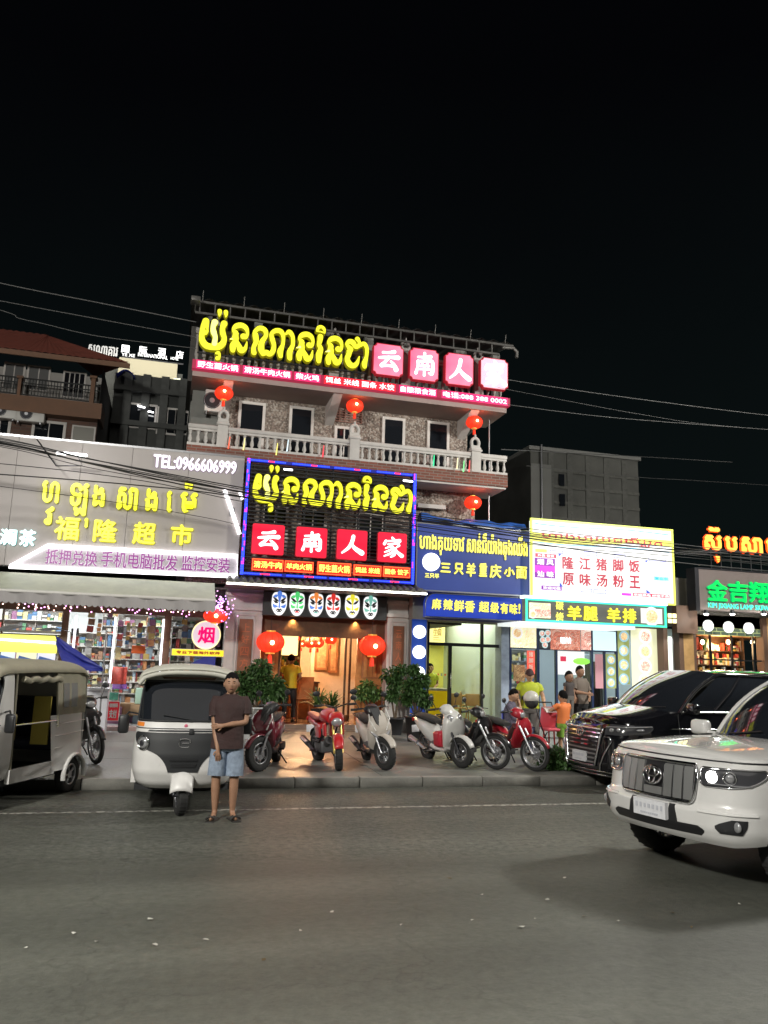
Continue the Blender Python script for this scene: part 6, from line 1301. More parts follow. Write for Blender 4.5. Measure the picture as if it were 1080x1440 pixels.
p = at(203, 574, CY-.3); t = thing('wall_lamp', 'pair of small white tube lamps on the dark concrete building', 'lamp', p); mb = MB(); mb.box((p.x-.12, p.y, p.z+.05), (.28, .05, .04), 0, ry=.15); mb.box((p.x+.25, p.y, p.z-.12), (.2, .05, .04), 0, ry=.1); mb.build('tube', EM('lamp_lens_white', (1, 1, 1), 6), t); mb = MB(); mb.box((p.x, p.y+.06, p.z), (.5, .04, .1)); mb.build('lamp_holder', dark_metal, t)
b_ = MB(); p = at(163, 530, CY-.5); q = at(190, 524, CY-.5); b_.grid(lambda u, v: (p.x+(q.x-p.x)*u, CY-.5+1.2*v, p.z+.5*math.sin(math.pi*min(u*.8+.1, 1))*(.7+.3*v)), 16, 4); o = b_.build('blue_tarpaulin', M('tarp_deep_blue', (.02, .03, .25), .5)); o.modifiers.new('s', 'SOLIDIFY').thickness = .01; setp(o, 'blue tarpaulin on the roof of the dark concrete building', 'tarp')
# hotel
OY = 52
ht = thing('hotel_building', 'pale hotel block lit from below its white roof letters', 'building', (at(165, 520, OY).x, OY, 0))
mb = MB(); mb.bx(at(167, 510, OY).x, at(250, 510, OY).x, OY, OY+8, 0, at(200, 506, OY).z); mb.build('tower_wall', M('hotel_wall', (.33, .30, .22), .8, emit=.0), ht)
mb = MB(); mb.bx(at(150, 510, OY+.5).x, at(258, 510, OY).x, OY+.5, OY+7, 0, at(200, 516, OY).z); mb.build('lower_wall', dkc, ht)
for q in range(3): p = at(246+q*4, 537, OY-.2); mb = MB(); mb.bx(p.x-.1, p.x+.1, OY-.05, OY-.01, p.z-.3, p.z+.3); mb.build('lit_window', EM('window_glow', (.8, .85, .6), .5), ht)
hl = EM('hotel_letter', (1, 1, 1), 1.4)
t = sign_text('hotel_sign', 'four small white Chinese characters on the hotel roof', [('国', 171, 486, 182, 496.5), ('际', 196, 488, 207, 498.5), ('酒', 222, 490, 233, 501), ('店', 247, 494, 258, 505)], OY, [hl], .1, .01)
sign_text('', '', [('INTERNATIONAL', 194, 499, 236, 504), ('YE XE', 171, 498, 190, 502), ('HOTEL', 240, 503, 251, 507)], OY, [hl], .1, 0, parent=t)
mb = MB(); mb.bx(at(170, 510, OY).x, at(258, 510, OY).x, OY+.02, OY+.1, at(200, 506, OY).z, at(200, 506, OY).z+.1); mb.build('mounting_rail', dark_metal, t)
sign_text('khmer_hotel_sign', 'dim grey Khmer letters at the left of the hotel roof letters', [('សណ្ឋាគារ'.replace('្ឋ', ''), 124, 487, 166, 500)], OY, [EM('khmer_dim', (.6, .6, .6), .35)], .1, .02)
lamp('hotel_glow', 'AREA', (at(210, 500, OY-2.5).x, OY-2.5, at(210, 500, OY).z-.5), 200, (1, .97, .85), 8, 1, target=(at(210, 520, OY).x, OY, at(210, 525, OY).z), parent=ht)

# ------------------------------------------------------------------ overhead cables
cab = M('cable_black', (.008, .008, .009), .5)
def cable(label, pts, r=.02, Y=15.6, group='overhead cables'):
    P = [at(a, b_, y) for a, b_, y in [(q if len(q) == 3 else (*q, Y)) for q in pts]]
    P = [Vector(v) for v in catmull([tuple(p) for p in P], 10)]
    mb = MB(); mb.tube(P, r, 6, caps=True); o = mb.build('overhead_cable', cab); setp(o, label, 'cable', group)
B0 = [(-250, 585), (0, 622), (120, 648), (233, 671), (346, 693), (470, 712), (600, 731), (770, 755), (945, 772), (1120, 788), (1300, 800)]
for i in range(7):
    o = [(a, b_+(i-3)*2.0+2.4*math.sin(i*2.1+a*.006*(1+i*.2)), 15.3+i*.07) for a, b_ in B0]; cable(['lowest', 'second lowest', 'third lowest', 'middle', 'third highest', 'second highest', 'highest'][6-i]+' cable of the thick bundle crossing the shop signs', o, [.009, .012, .008, .014, .009, .012, .007][i])
cable('thin cable sagging across the pale fascia below the bundle', [(-200, 655), (0, 667), (200, 683), (345, 700), (600, 742), (945, 790), (1200, 812)], .012)
cable('second thin cable below the bundle over the yellow letters', [(-200, 640), (0, 652), (200, 676), (345, 706), (600, 748), (770, 768), (945, 782), (1200, 806)], .008)
cable('faint cable low over the yellow fascia letters', [(-200, 660), (0, 684), (160, 706), (300, 730), (345, 742)], .006)
greyc = M('cable_grey', (.075, .075, .075), .6)
def gcable(label, pts, r, Y):
    global cab
    c = cab; cab = greyc; cable(label, pts, r, Y, 'high thin cables in the night sky'); cab = c
gcable('highest thin cable in the sky at the upper left', [(-200, 350), (0, 398), (140, 426), (276, 453)], .012, 17.5)
gcable('second thin cable in the sky at the upper left', [(-200, 385), (0, 423), (140, 449), (276, 474)], .009, 17.5)
gcable('short drooping cable above the red roof', [(-200, 380), (0, 436), (25, 447), (60, 455), (140, 473), (276, 490)], .008, 17.5)
gcable('thin cable running right from the top corner of the pink signs', [(714, 534), (860, 556), (1080, 584), (1300, 606)], .009, 17.6)
gcable('thin cable running right below the first', [(714, 569), (860, 587), (1080, 604), (1300, 620)], .008, 17.6)
gcable('faint cable over the concrete building', [(700, 545), (897, 582), (1030, 600), (1300, 618)], .005, 17.6)
gcable('cable over the roof of the concrete building', [(705, 632, 18), (897, 642, 24), (1030, 650, 24)], .012, 22)
gcable('second cable over the concrete building', [(740, 655, 22), (897, 671, 24), (980, 676, 24), (1200, 690, 24)], .008, 22)
# ------------------------------------------------------------------ vehicles
def interp(tab, x):
    if x <= tab[0][0]: return tab[0][1]
    for (a, b_), (c, d) in zip(tab[:-1], tab[1:]):
        if x <= c: f = (x-a)/(c-a); return b_+(d-b_)*f
    return tab[-1][1]
def loft(mb, secs, n=14, mi=0, p=.8, cap=True, smooth=True, ax='X'):
    """rounded sections: ax X: (x, zc, hz, hy[, yc]) ; ax Z: (z, xc, hx, hy[, yc])"""
    vs = []; fs = []
    for s in secs:
        a, c, h, w = s[:4]; yc = s[4] if len(s) > 4 else 0
        for k in range(n):
            q = 2*math.pi*k/n; cs, sn = math.cos(q), math.sin(q)
            u = math.copysign(abs(cs)**p, cs); v = math.copysign(abs(sn)**p, sn)
            vs.append((a, yc+w*u, c+h*v) if ax == 'X' else (c+h*v, yc+w*u, a))
    m = len(secs)
    for i in range(m-1):
        for k in range(n): k2 = (k+1) % n; fs.append((i*n+k, i*n+k2, (i+1)*n+k2, (i+1)*n+k))
    mb.add(vs, fs, mi, smooth)
    if cap: mb.add(vs[:n], [tuple(range(n))[::-1]], mi); mb.add(vs[-n:], [tuple(range(n))], mi)
    return mb
def patch(mb, fn, rows, off=.01, nu=14, mi=0, back=0.0, nv=3):
    "surface strip between s0 and s1 at heights z, standing proud of fn by off, with a skirt"
    rr_ = catmull([tuple(r) for r in rows], nv) if nv > 1 else rows
    m = len(rr_); vs = [fn(s0+(s1-s0)*i/nu, z, off) for z, s0, s1 in rr_ for i in range(nu+1)]
    mb.add(vs, [(j*(nu+1)+i, j*(nu+1)+i+1, (j+1)*(nu+1)+i+1, (j+1)*(nu+1)+i) for j in range(m-1) for i in range(nu)], mi, True)
    ring = [(s0+(s1-s0)*i/nu, z) for z, s0, s1 in rr_[:1] for i in range(nu+1)]+[(s1, z) for z, s0, s1 in rr_[1:]]+[(s0+(s1-s0)*i/nu, z) for z, s0, s1 in rr_[-1:] for i in range(nu-1, -1, -1)]+[(s0, z) for z, s0, s1 in rr_[-2:0:-1]]
    k = len(ring); mb.add([fn(a, z, off) for a, z in ring]+[fn(a, z, back-.01) for a, z in ring], [(i, (i+1) % k, (i+1) % k+k, i+k) for i in range(k)], mi)
    return ring
def wheel(t, c, r, w, kind='alloy', rimm=None, steer=0, spokes=5):
    "wheel with axis along local y"
    W_ = MB(); c = Vector(c); rt_ = Matrix.Rotation(steer, 3, 'Z')
    def put(mb):
        mb.v = [tuple(rt_ @ Vector(v)+c) for v in mb.v]; return mb
    h = w/2; rr_ = .62*r if kind != 'wire' else .80*r
    if kind in ('car', 'van'): rr_ = .66*r
    mb = MB(); mb.lathe([(rr_, -h*.8), (rr_+.01, -h*.95), (r*.9, -h), (r*.975, -h*.75), (r, -h*.35), (r, h*.35), (r*.975, h*.75), (r*.9, h), (rr_+.01, h*.95), (rr_, h*.8)], (0, 0, 0), 36, axis='Y', caps=False)
    for k in range(28 if kind != 'wire' else 0):
        q = 2*math.pi*k/28; mb.box((r*.998*math.cos(q), 0, r*.998*math.sin(q)), (.006, w*.72, r*.06), 0, ry=-q)
    ty = put(mb).build('tyre', rubber, t, local=True)
    rm = rimm or steel; mb = MB()
    ring = lambda rad, y: [(rad*math.cos(a), y, rad*math.sin(a)) for a in [2*math.pi*k/32 for k in range(32)]]
    for sgn in (-1, 1): mb.tube(ring(rr_-.012, sgn*h*.7), .016 if kind != 'wire' else .012, 6, closed=True)
    mb.lathe([(rr_-.01, -h*.7), (rr_-.012, 0), (rr_-.01, h*.7)], (0, 0, 0), 32, axis='Y', caps=False)
    if kind == 'wire':
        for k in range(28):
            q = 2*math.pi*k/28; s_ = 1 if k % 2 else -1; mb.tube([(.03*math.cos(q+.9*s_), s_*.03, .03*math.sin(q+.9*s_)), (rr_*math.cos(q), 0, rr_*math.sin(q))], .0028, 4, caps=False)
    else:
        for k in range(spokes):
            q = 2*math.pi*k/spokes
            for dq in (-.13, .13): mb.tube([(.04*math.cos(q), -h*.45, .04*math.sin(q)), (rr_*.96*math.cos(q+dq), -h*.55, rr_*.96*math.sin(q+dq))], .05*r+.004, 6, flat=.6); mb.tube([(.04*math.cos(q), h*.45, .04*math.sin(q)), (rr_*.96*math.cos(q+dq), h*.55, rr_*.96*math.sin(q+dq))], .05*r+.004, 6, flat=.6)
    mb.lathe([(.05 if r < .3 else .07, -h*.75), (.05 if r < .3 else .07, h*.75)], (0, 0, 0), 12, axis='Y')
    put(mb).build('rim', rm, ty, local=True)
    return ty
def licence(t, fn, z0, z1, s, off, txt):
    mb = MB(); patch(mb, lambda a, z, o: fn(0, (z0+z1)/2, o)+Vector((0, a, z-(z0+z1)/2)), [(z0, -s, s), (z1, -s, s)], off, 2, nv=1); p = mb.build('number_plate', M('plate_white', (.65, .65, .68), .5, var=.08, scale=30), t, local=True)
    b0 = fn(0, (z0+z1)/2, off+.004); mb = MB(); random.seed(len(txt[0]))
    for k in range(7): mb.box((b0.x, -s*.78+k*s*.26, z0+(z1-z0)*.62), (.003, s*random.uniform(.10, .17), (z1-z0)*random.uniform(.22, .3)))
    for k in range(9): mb.box((b0.x, -s*.5+k*s*.125, z0+(z1-z0)*.2), (.003, s*.07, (z1-z0)*.10))
    mb.build('lettering', M('plate_ink', (.48, .49, .54), .5), p, local=True)

def car_shell(t, P, paint):
    pc = catmull([(x, y) for x, y in P['plan']], 8); L = [0]
    for a, b_ in zip(pc[:-1], pc[1:]): L.append(L[-1]+math.hypot(b_[0]-a[0], b_[1]-a[1]))
    def plan(s):
        a = min(abs(s), L[-1]-1e-4)
        lo = 0
        while L[lo+1] < a: lo += 1
        f = (a-L[lo])/(L[lo+1]-L[lo]); p0, p1 = pc[lo], pc[lo+1]
        x = p0[0]+(p1[0]-p0[0])*f; y = p0[1]+(p1[1]-p0[1])*f; q0 = pc[max(lo-1, 0)]; q1 = pc[min(lo+2, len(pc)-1)]
        tx, ty = q1[0]-q0[0], q1[1]-q0[1]; q = math.hypot(tx, ty); n_ = Vector((ty/q, -tx/q, 0))
        if lo == 0: n_ = Vector((1, 0, 0)).lerp(n_, f).normalized()
        sg = 1 if s >= 0 else -1; return Vector((x, y*sg, 0)), Vector((n_.x, n_.y*sg, 0))
    def fn(s, z, off=0):
        p, n_ = plan(s); w = min(1, max(0, (abs(s)-P['sw'][0])/(P['sw'][1]-P['sw'][0]))); w = w*w*(3-2*w)
        ln = interp(P['lean'], z)*(1-w)+interp(P['slean'], z)*w
        return p+n_*(off-ln)+Vector((0, 0, z))
    smax = L[-1]-.02; zb = P['zb']; ztop = lambda s: interp(P['ztop'], abs(s)); wh = P['wheels']; wr = P['wr']
    zbot = lambda s: interp(P['zbot'], abs(s))
    nu = int(2*smax/.045); nv = 26
    def sk(u, v):
        s = -smax+2*smax*u; p = fn(s, zbot(s)+(ztop(s)-zbot(s))*v)
        return any(math.hypot(p.x-x, p.z-wr) < wr*1.17 for x in wh) and abs(p.y) > .7
    mb = MB(); mb.grid(lambda u, v: fn(-smax+2*smax*u, zbot(-smax+2*smax*u)+(ztop(-smax+2*smax*u)-zbot(-smax+2*smax*u))*v), nu, nv, skip=sk)
    sc = P['s_cowl']
    def hood(u, v):
        s = sc*v+.02; a = fn(s, ztop(s)); q = fn(-s, ztop(s)); p = a.lerp(q, u); e = 2*u-1
        p.z += P['crown']*(1-abs(e)**2.6)*min(1, v*2.2)**.7; p.x += P.get('bow', .12)*(1-e*e)*v; return p
    bm_ = MB(); bm_.grid(hood, 28, 22); 
    body = mb.build('body', paint, t, local=True)
    h = bm_.build('bonnet', paint, body, local=True)
    # underside, wheel housings
    mb = MB(); mb.bx(-4.6, -.5, -.8, .8, P['zb']+.02, P['zb']+.35)
    for x in wh: mb.box((x, .5, wr), (wr*2.2, .5, .02))
    mb.build('underbody', black_plastic, t, local=True)
    for x in wh:
        for sg in (-1, 1):
            mb = MB(); y = .955*P.get('ws', 1); mb.tube([(x+wr*1.17*math.cos(a), sg*(y-.012), wr+wr*1.17*math.sin(a)) for a in [R(2+176*k/20) for k in range(21)]], .022, 6); mb.build('wheel_arch', paint if P.get('arch') is None else P['arch'], body, local=True)
            wheel(t, (x, sg*(.955-.15), wr), wr, .24, 'car', M('alloy_dark', (.3, .3, .32), .3, metal=.9))
    # greenhouse
    c0, c1 = P['cowl']; r0, r1 = P['roof']; hz, rz_ = P['cz'], P['rz']; rw = P['rw']; bwid = P['bw']; xe = P['xe']
    cw = lambda u: Vector((c0-(c0-c1)*(2*u-1)**2, bwid*(2*u-1), hz+.03*(1-(2*u-1)**2)))
    rf = lambda u: Vector((r0-(r0-r1)*(2*u-1)**2, rw*(2*u-1), rz_-.05*(2*u-1)**4))
    def ws(u, v): p = cw(u).lerp(rf(u), v); return p+Vector((.10*math.sin(math.pi*v)*.6, 0, .05*math.sin(math.pi*v)))
    mb = MB(); mb.grid(ws, 16, 12); mb.build('windscreen', glassm, t, local=True)
    mb = MB(); mb.grid(lambda u, v: rf(u)+Vector(((xe+.35-rf(u).x)*v, 0, .04*math.sin(math.pi*v)-.06*v*v)), 16, 16); mb.build('roof', paint, t, local=True)
    for sg in (-1, 1):
        u0 = 1 if sg > 0 else 0
        bl_ = lambda v: Vector((cw(u0).x+(xe-cw(u0).x)*v, sg*bwid, hz+.02)); tl = lambda v: Vector((rf(u0).x+(xe+.35-rf(u0).x)*v, sg*rw, rf(u0).z-.06*v*v))
        mb = MB(); mb.grid(lambda v, w: bl_(v).lerp(tl(v), w)+Vector((0, sg*.05*math.sin(math.pi*w), 0)), 16, 6); mb.build('side_glass', glassm, t, local=True)
        mb = MB(); mb.tube([ws(u0, k/10)+Vector((0, sg*.0, 0)) for k in range(11)]+[tl(k/8) for k in range(1, 9)], .035, 8, flat=.8); mb.build('pillar', paint, body, local=True)
        for v in P['pill']: mb = MB(); mb.tube([bl_(v)+Vector((0, sg*.01, 0)), (bl_(v).lerp(tl(v), .5))+Vector((0, sg*.062, 0)), tl(v)], .04, 6, flat=.4); mb.build('pillar', paint, body, local=True)
        mb = MB(); mb.tube([bl_(k/10)+Vector((.0, sg*.015, .0)) for k in range(11)], .014, 5); mb.build('belt_trim', P['trim'], t, local=True)
        # filler between belt line and body shell
        mb = MB(); ss = [sc+(smax-sc)*k/24 for k in range(25)]; mb.grid(lambda a, w: fn(sg*ss[int(round(a*24))], ztop(ss[int(round(a*24))])).lerp(Vector((min(fn(ss[int(round(a*24))], 1).x, cw(u0).x+.02 if a > .0 else 9), sg*bwid, hz+.02)), w), 24, 1); mb.build('shoulder', paint, body, local=True)
        mx, mz = P['mirror']; mb = MB(); mb.bbox((mx, sg*(bwid+.2), mz), (.13, .24, .17), .05, seg=3); mb.tube([(mx, sg*(bwid-.03), mz-.06), (mx, sg*(bwid+.12), mz-.05)], .03, 6); mb.build('mirror', P['mir'], t, local=True)
    mb = MB(); 
    for a in (.18, .62): mb.tube([ws(a, .02)+Vector((.02, 0, .01)), ws(a+.28, .07)+Vector((.02, 0, .02))], .01, 5)
    mb.build('wiper', black_plastic, t, local=True)
    return fn, body
# ---- white SUV coming into the picture at the right
suv_paint = M('suv_white_paint', (.62, .61, .60), .25, coat=1.0)
f_ang = math.atan2(-.19, -.98)
suv = thing('white_suv', 'large white four wheel drive car with lit headlight driving in at the lower right', 'car', (4.5, 6.85, 0), f_ang)
SP = dict(plan=[(0, 0), (-.012, .22), (-.05, .45), (-.095, .65), (-.21, .82), (-.44, .92), (-.95, .955), (-1.6, .96), (-3, .96), (-4.7, .95)], sw=(.7, 1.3),
          lean=[(.36, .10), (.44, .03), (.52, 0), (.66, .0), (.70, .045), (.78, .055), (1.0, .09), (1.06, .12), (1.11, .20)], slean=[(.36, .06), (.5, .0), (.9, .0), (1.15, .05)],
          zb=.36, zbot=[(0, .40), (.8, .38), (1.2, .42), (9, .42)], ztop=[(0, 1.10), (.6, 1.10), (1.2, 1.12), (1.9, 1.16), (5, 1.16)], wheels=[-.92, -3.7], wr=.385, s_cowl=2.3, crown=.055,
          cowl=(-1.62, -1.88), roof=(-2.4, -2.55), cz=1.17, rz=1.82, rw=.66, bw=.86, xe=-4.6, pill=[.30, .62], trim=black_plastic, mir=suv_paint, mirror=(-1.85, 1.24))
fn, body = car_shell(suv, SP, suv_paint)
gry = M('grille_dark', (.015, .015, .017), .4); slat = M('grille_slat', (.45, .45, .45), .35, metal=.8)
mb = MB(); ring = patch(mb, fn, [(.71, -.40, .40), (.76, -.45, .45), (.98, -.47, .47), (1.04, -.44, .44)], .012, 20); mb.build('grille', gry, suv, local=True)
mb = MB(); mb.tube([fn(a, z, .022) for a, z in ring], .017, 6, closed=True); mb.build('grille_frame', chrome, suv, local=True)
for y in (-.40, -.29, -.18, .18, .29, .40):
    mb = MB(); patch(mb, fn, [(.735, y-.044, y+.044), (1.02, y-.047, y+.047)], .035, 3, nv=2); mb.build('grille_slat', slat, suv, local=True)
    mb = MB(); patch(mb, fn, [(.74, y-.051, y-.046), (1.01, y-.054, y-.049)], .04, 1, nv=2); mb.build('slat_edge', chrome, suv, local=True)
mb = MB(); patch(mb, fn, [(.735, -.11, .11), (.80, -.115, .115)], .03, 4); mb.build('grille_slat', slat, suv, local=True)
mb = MB()
for a, c in ((.115, .08), (.04, .075), (.08, .035)):
    mb.tube([fn(a*math.cos(q), .905+(.022 if c < .05 else 0)+c*math.sin(q), .05) for q in [2*math.pi*k/24 for k in range(24)]], .009, 6, closed=True)
mb.build('emblem', chrome, suv, local=True)
for sg in (-1, 1):
    mb = MB(); ring = patch(mb, fn, [(.875, sg*.55, sg*.80), (.90, sg*.505, sg*.98), (.96, sg*.50, sg*1.12), (1.01, sg*.50, sg*1.16), (1.03, sg*.52, sg*1.14)], .006, 20); hl = mb.build('headlight', M('headlight_housing', (.05, .05, .055), .15, coat=1), suv, local=True)
    mb = MB(); mb.tube([fn(a, z, .012) for a, z in ring], .008, 5, closed=True); mb.build('headlight_rim', chrome, hl, local=True)
    for s_, z_, r_, on in ((.62, .955, .043, 1), (.80, .955, .040, 0)):
        p = fn(sg*s_, z_, .012); p2 = fn(sg*s_, z_, .03); ax_ = (p2-p).normalized(); m_ = ax_.to_track_quat('Z', 'Y').to_matrix()
        mb = MB(); mb.ell(p, (r_, r_, .018), 14, 6, 0, m_); mb.build('lens', EM('headlight_on', (1, .98, .92), 26) if on and sg > 0 else M('lens_off', (.5, .5, .52), .08, metal=.6), hl, local=True)
        mb = MB(); q1 = m_ @ Vector((1, 0, 0)); q2 = m_ @ Vector((0, 1, 0)); mb.tube([p+(q1*math.cos(a)+q2*math.sin(a))*(r_+.012) for a in [2*math.pi*k/20 for k in range(20)]], .008, 5, closed=True); mb.build('lens_ring', chrome, hl, local=True)
    mb = MB(); patch(mb, fn, [(.893, sg*.58, sg*.98), (.903, sg*.58, sg*1.0)], .02, 12, nv=1); mb.build('light_bar', M('lens_off', (.5, .5, .52), .08, metal=.6), hl, local=True)
    mb = MB(); patch(mb, fn, [(.50, sg*.70, sg*.88), (.56, sg*.66, sg*.92), (.62, sg*.80, sg*.93)], .008, 8); fg = mb.build('fog_recess', gry, suv, local=True)
    p = fn(sg*.84, .565, .006); mb = MB(); mb.ell(p, (.02, .045, .045), 12, 6); mb.build('fog_lamp', M('lens_off', (.5, .5, .52), .08, metal=.6), fg, local=True)
    mb = MB(); patch(mb, fn, [(.655, sg*.50, sg*1.02), (.675, sg*.50, sg*1.02)], .014, 14, nv=1); mb.build('bumper_crease', suv_paint, body, local=True)
mb = MB(); patch(mb, fn, [(.455, -.52, .52), (.50, -.56, .56), (.535, -.5, .5)], .006, 18); patch(mb, fn, [(.53, -.30, -.21), (.68, -.27, -.21)], .010, 3); patch(mb, fn, [(.53, .21, .30), (.68, .21, .27)], .010, 3); mb.build('lower_intake', gry, suv, local=True)
mb = MB(); mb.tube([fn(-1.5+3.0*k/40, 1.085, .004) for k in range(41)], .009, 5); mb.build('bonnet_gap', gry, suv, local=True)
licence(suv, fn, .53, .68, .20, .025, ('2AX-4681', 'PHNOM PENH'))
lamp('headlight_beam', 'SPOT', (suv.matrix_basis if False else ROOTM[suv]) @ (fn(.62, .955, .05)), 25, (1, .97, .9), .05, target=ROOTM[suv] @ Vector((9, 1.0, 0)), parent=suv, spot=R(70))

# ---- black van parked on the driveway
vp = M('van_black_paint', (.006, .006, .008), .13, coat=1.0)
van = thing('black_van', 'black people carrier with chrome barred grille parked facing left', 'van', (6.72, 12.18, .0), math.pi+.03)
VP = dict(plan=[(0, 0), (-.01, .25), (-.04, .5), (-.12, .72), (-.27, .87), (-.55, .95), (-1.0, .97), (-2, .97), (-3.5, .97), (-5.2, .96)], sw=(.7, 1.2),
          lean=[(.18, .10), (.25, .03), (.4, 0), (.8, .02), (.95, .06), (1.03, .14)], slean=[(.18, .05), (.35, 0), (.9, 0), (1.25, .04)],
          zb=.2, zbot=[(0, .22), (9, .22)], ztop=[(0, 1.0), (.6, 1.01), (1.1, 1.08), (1.8, 1.22), (2.2, 1.25), (6, 1.25)], wheels=[-.95, -4.15], wr=.35, s_cowl=1.75, crown=.10, bow=.15,
          cowl=(-.82, -1.25), roof=(-2.0, -2.15), cz=1.22, rz=1.90, rw=.78, bw=.92, xe=-5.15, pill=[.16, .40, .72], trim=chrome, mir=vp, mirror=(-1.35, 1.30))
fnv, vbody = car_shell(van, VP, vp)
mb = MB(); ring = patch(mb, fnv, [(.36, -.40, .40), (.5, -.44, .44), (.8, -.52, .52), (.93, -.56, .56)], .01, 20); mb.build('grille', gry, van, local=True)
mb = MB(); mb.tube([fnv(a, z, .02) for a, z in ring], .02, 6, closed=True); mb.build('grille_frame', chrome, van, local=True)
for i in range(8):
    z = .40+i*.066; w = interp([(.36, .40), (.5, .44), (.8, .52), (.93, .56)], z)-.03; mb = MB(); patch(mb, fnv, [(z, -w, w), (z+.022, -w, w)], .028, 16, nv=1); mb.build('grille_slat', chrome if i > 3 else slat, van, local=True)
mb = MB(); mb.tube([fnv(.10*math.cos(q), .86+.065*math.sin(q), .045) for q in [2*math.pi*k/24 for k in range(24)]], .012, 6, closed=True); mb.tube([fnv(.04*math.cos(q), .86+.06*math.sin(q), .045) for q in [2*math.pi*k/24 for k in range(24)]], .009, 6, closed=True); mb.build('emblem', chrome, van, local=True)
for sg in (-1, 1):
    mb = MB(); ring = patch(mb, fnv, [(.86, sg*.60, sg*.9), (.90, sg*.59, sg*1.3), (.97, sg*.60, sg*1.42), (1.02, sg*.66, sg*1.40)], .006, 20); hl = mb.build('headlight', M('headlight_housing', (.05, .05, .055), .15, coat=1), van, local=True)
    mb = MB(); mb.tube([fnv(sg*(.60+.8*k/12), .975+.03*(k/12), .018) for k in range(13)], .009, 5); mb.ell(fnv(sg*.72, .93, .01), (.03, .045, .035), 10, 6); mb.ell(fnv(sg*.85, .94, .01), (.03, .045, .035), 10, 6); mb.ell(fnv(sg*1.2, .95, .01), (.08, .02, .02), 10, 6); mb.build('lens', M('lens_off', (.5, .5, .52), .08, metal=.6), hl, local=True)
    mb = MB(); mb.tube([fnv(sg*s_, z_, .018) for s_, z_ in ((.60, .83), (.70, .82), (.74, .76), (.60, .55), (.52, .38), (.50, .30))], .013, 6); mb.build('chrome_line', chrome, van, local=True)
    mb = MB(); patch(mb, fnv, [(.34, sg*.66, sg*.92), (.40, sg*.68, sg*.98), (.46, sg*.72, sg*.95)], .008, 8); mb.build('fog_recess', gry, van, local=True)
mb = MB(); mb.tube([fnv(-1.0+2.0*k/24, .285, .014) for k in range(25)], .011, 6); mb.tube([fnv(-.7+1.4*k/24, .225+.0*k, .012) for k in range(25)], .014, 6); mb.build('bumper_trim', chrome, van, local=True)
for s_ in (1.9, 3.1, 4.4):
    mb = MB(); mb.tube([fnv(s_, .3+.9*k/8, .0) for k in range(9)], .006, 4); mb.build('door_gap', gry, van, local=True)
for s_ in (2.95, 3.3): mb = MB(); p = fnv(s_, 1.02, .03); mb.bbox(p, (.2, .03, .03), .01); mb.build('door_handle', chrome, van, local=True)
mb = MB(); mb.tube([fnv(s_, .98, .012) for s_ in [1.75+3.6*k/20 for k in range(21)]], .007, 5); mb.build('side_trim', chrome, van, local=True)
licence(van, fnv, .40, .56, .19, .05, ('2BG-7353', 'CAMBODIA'))

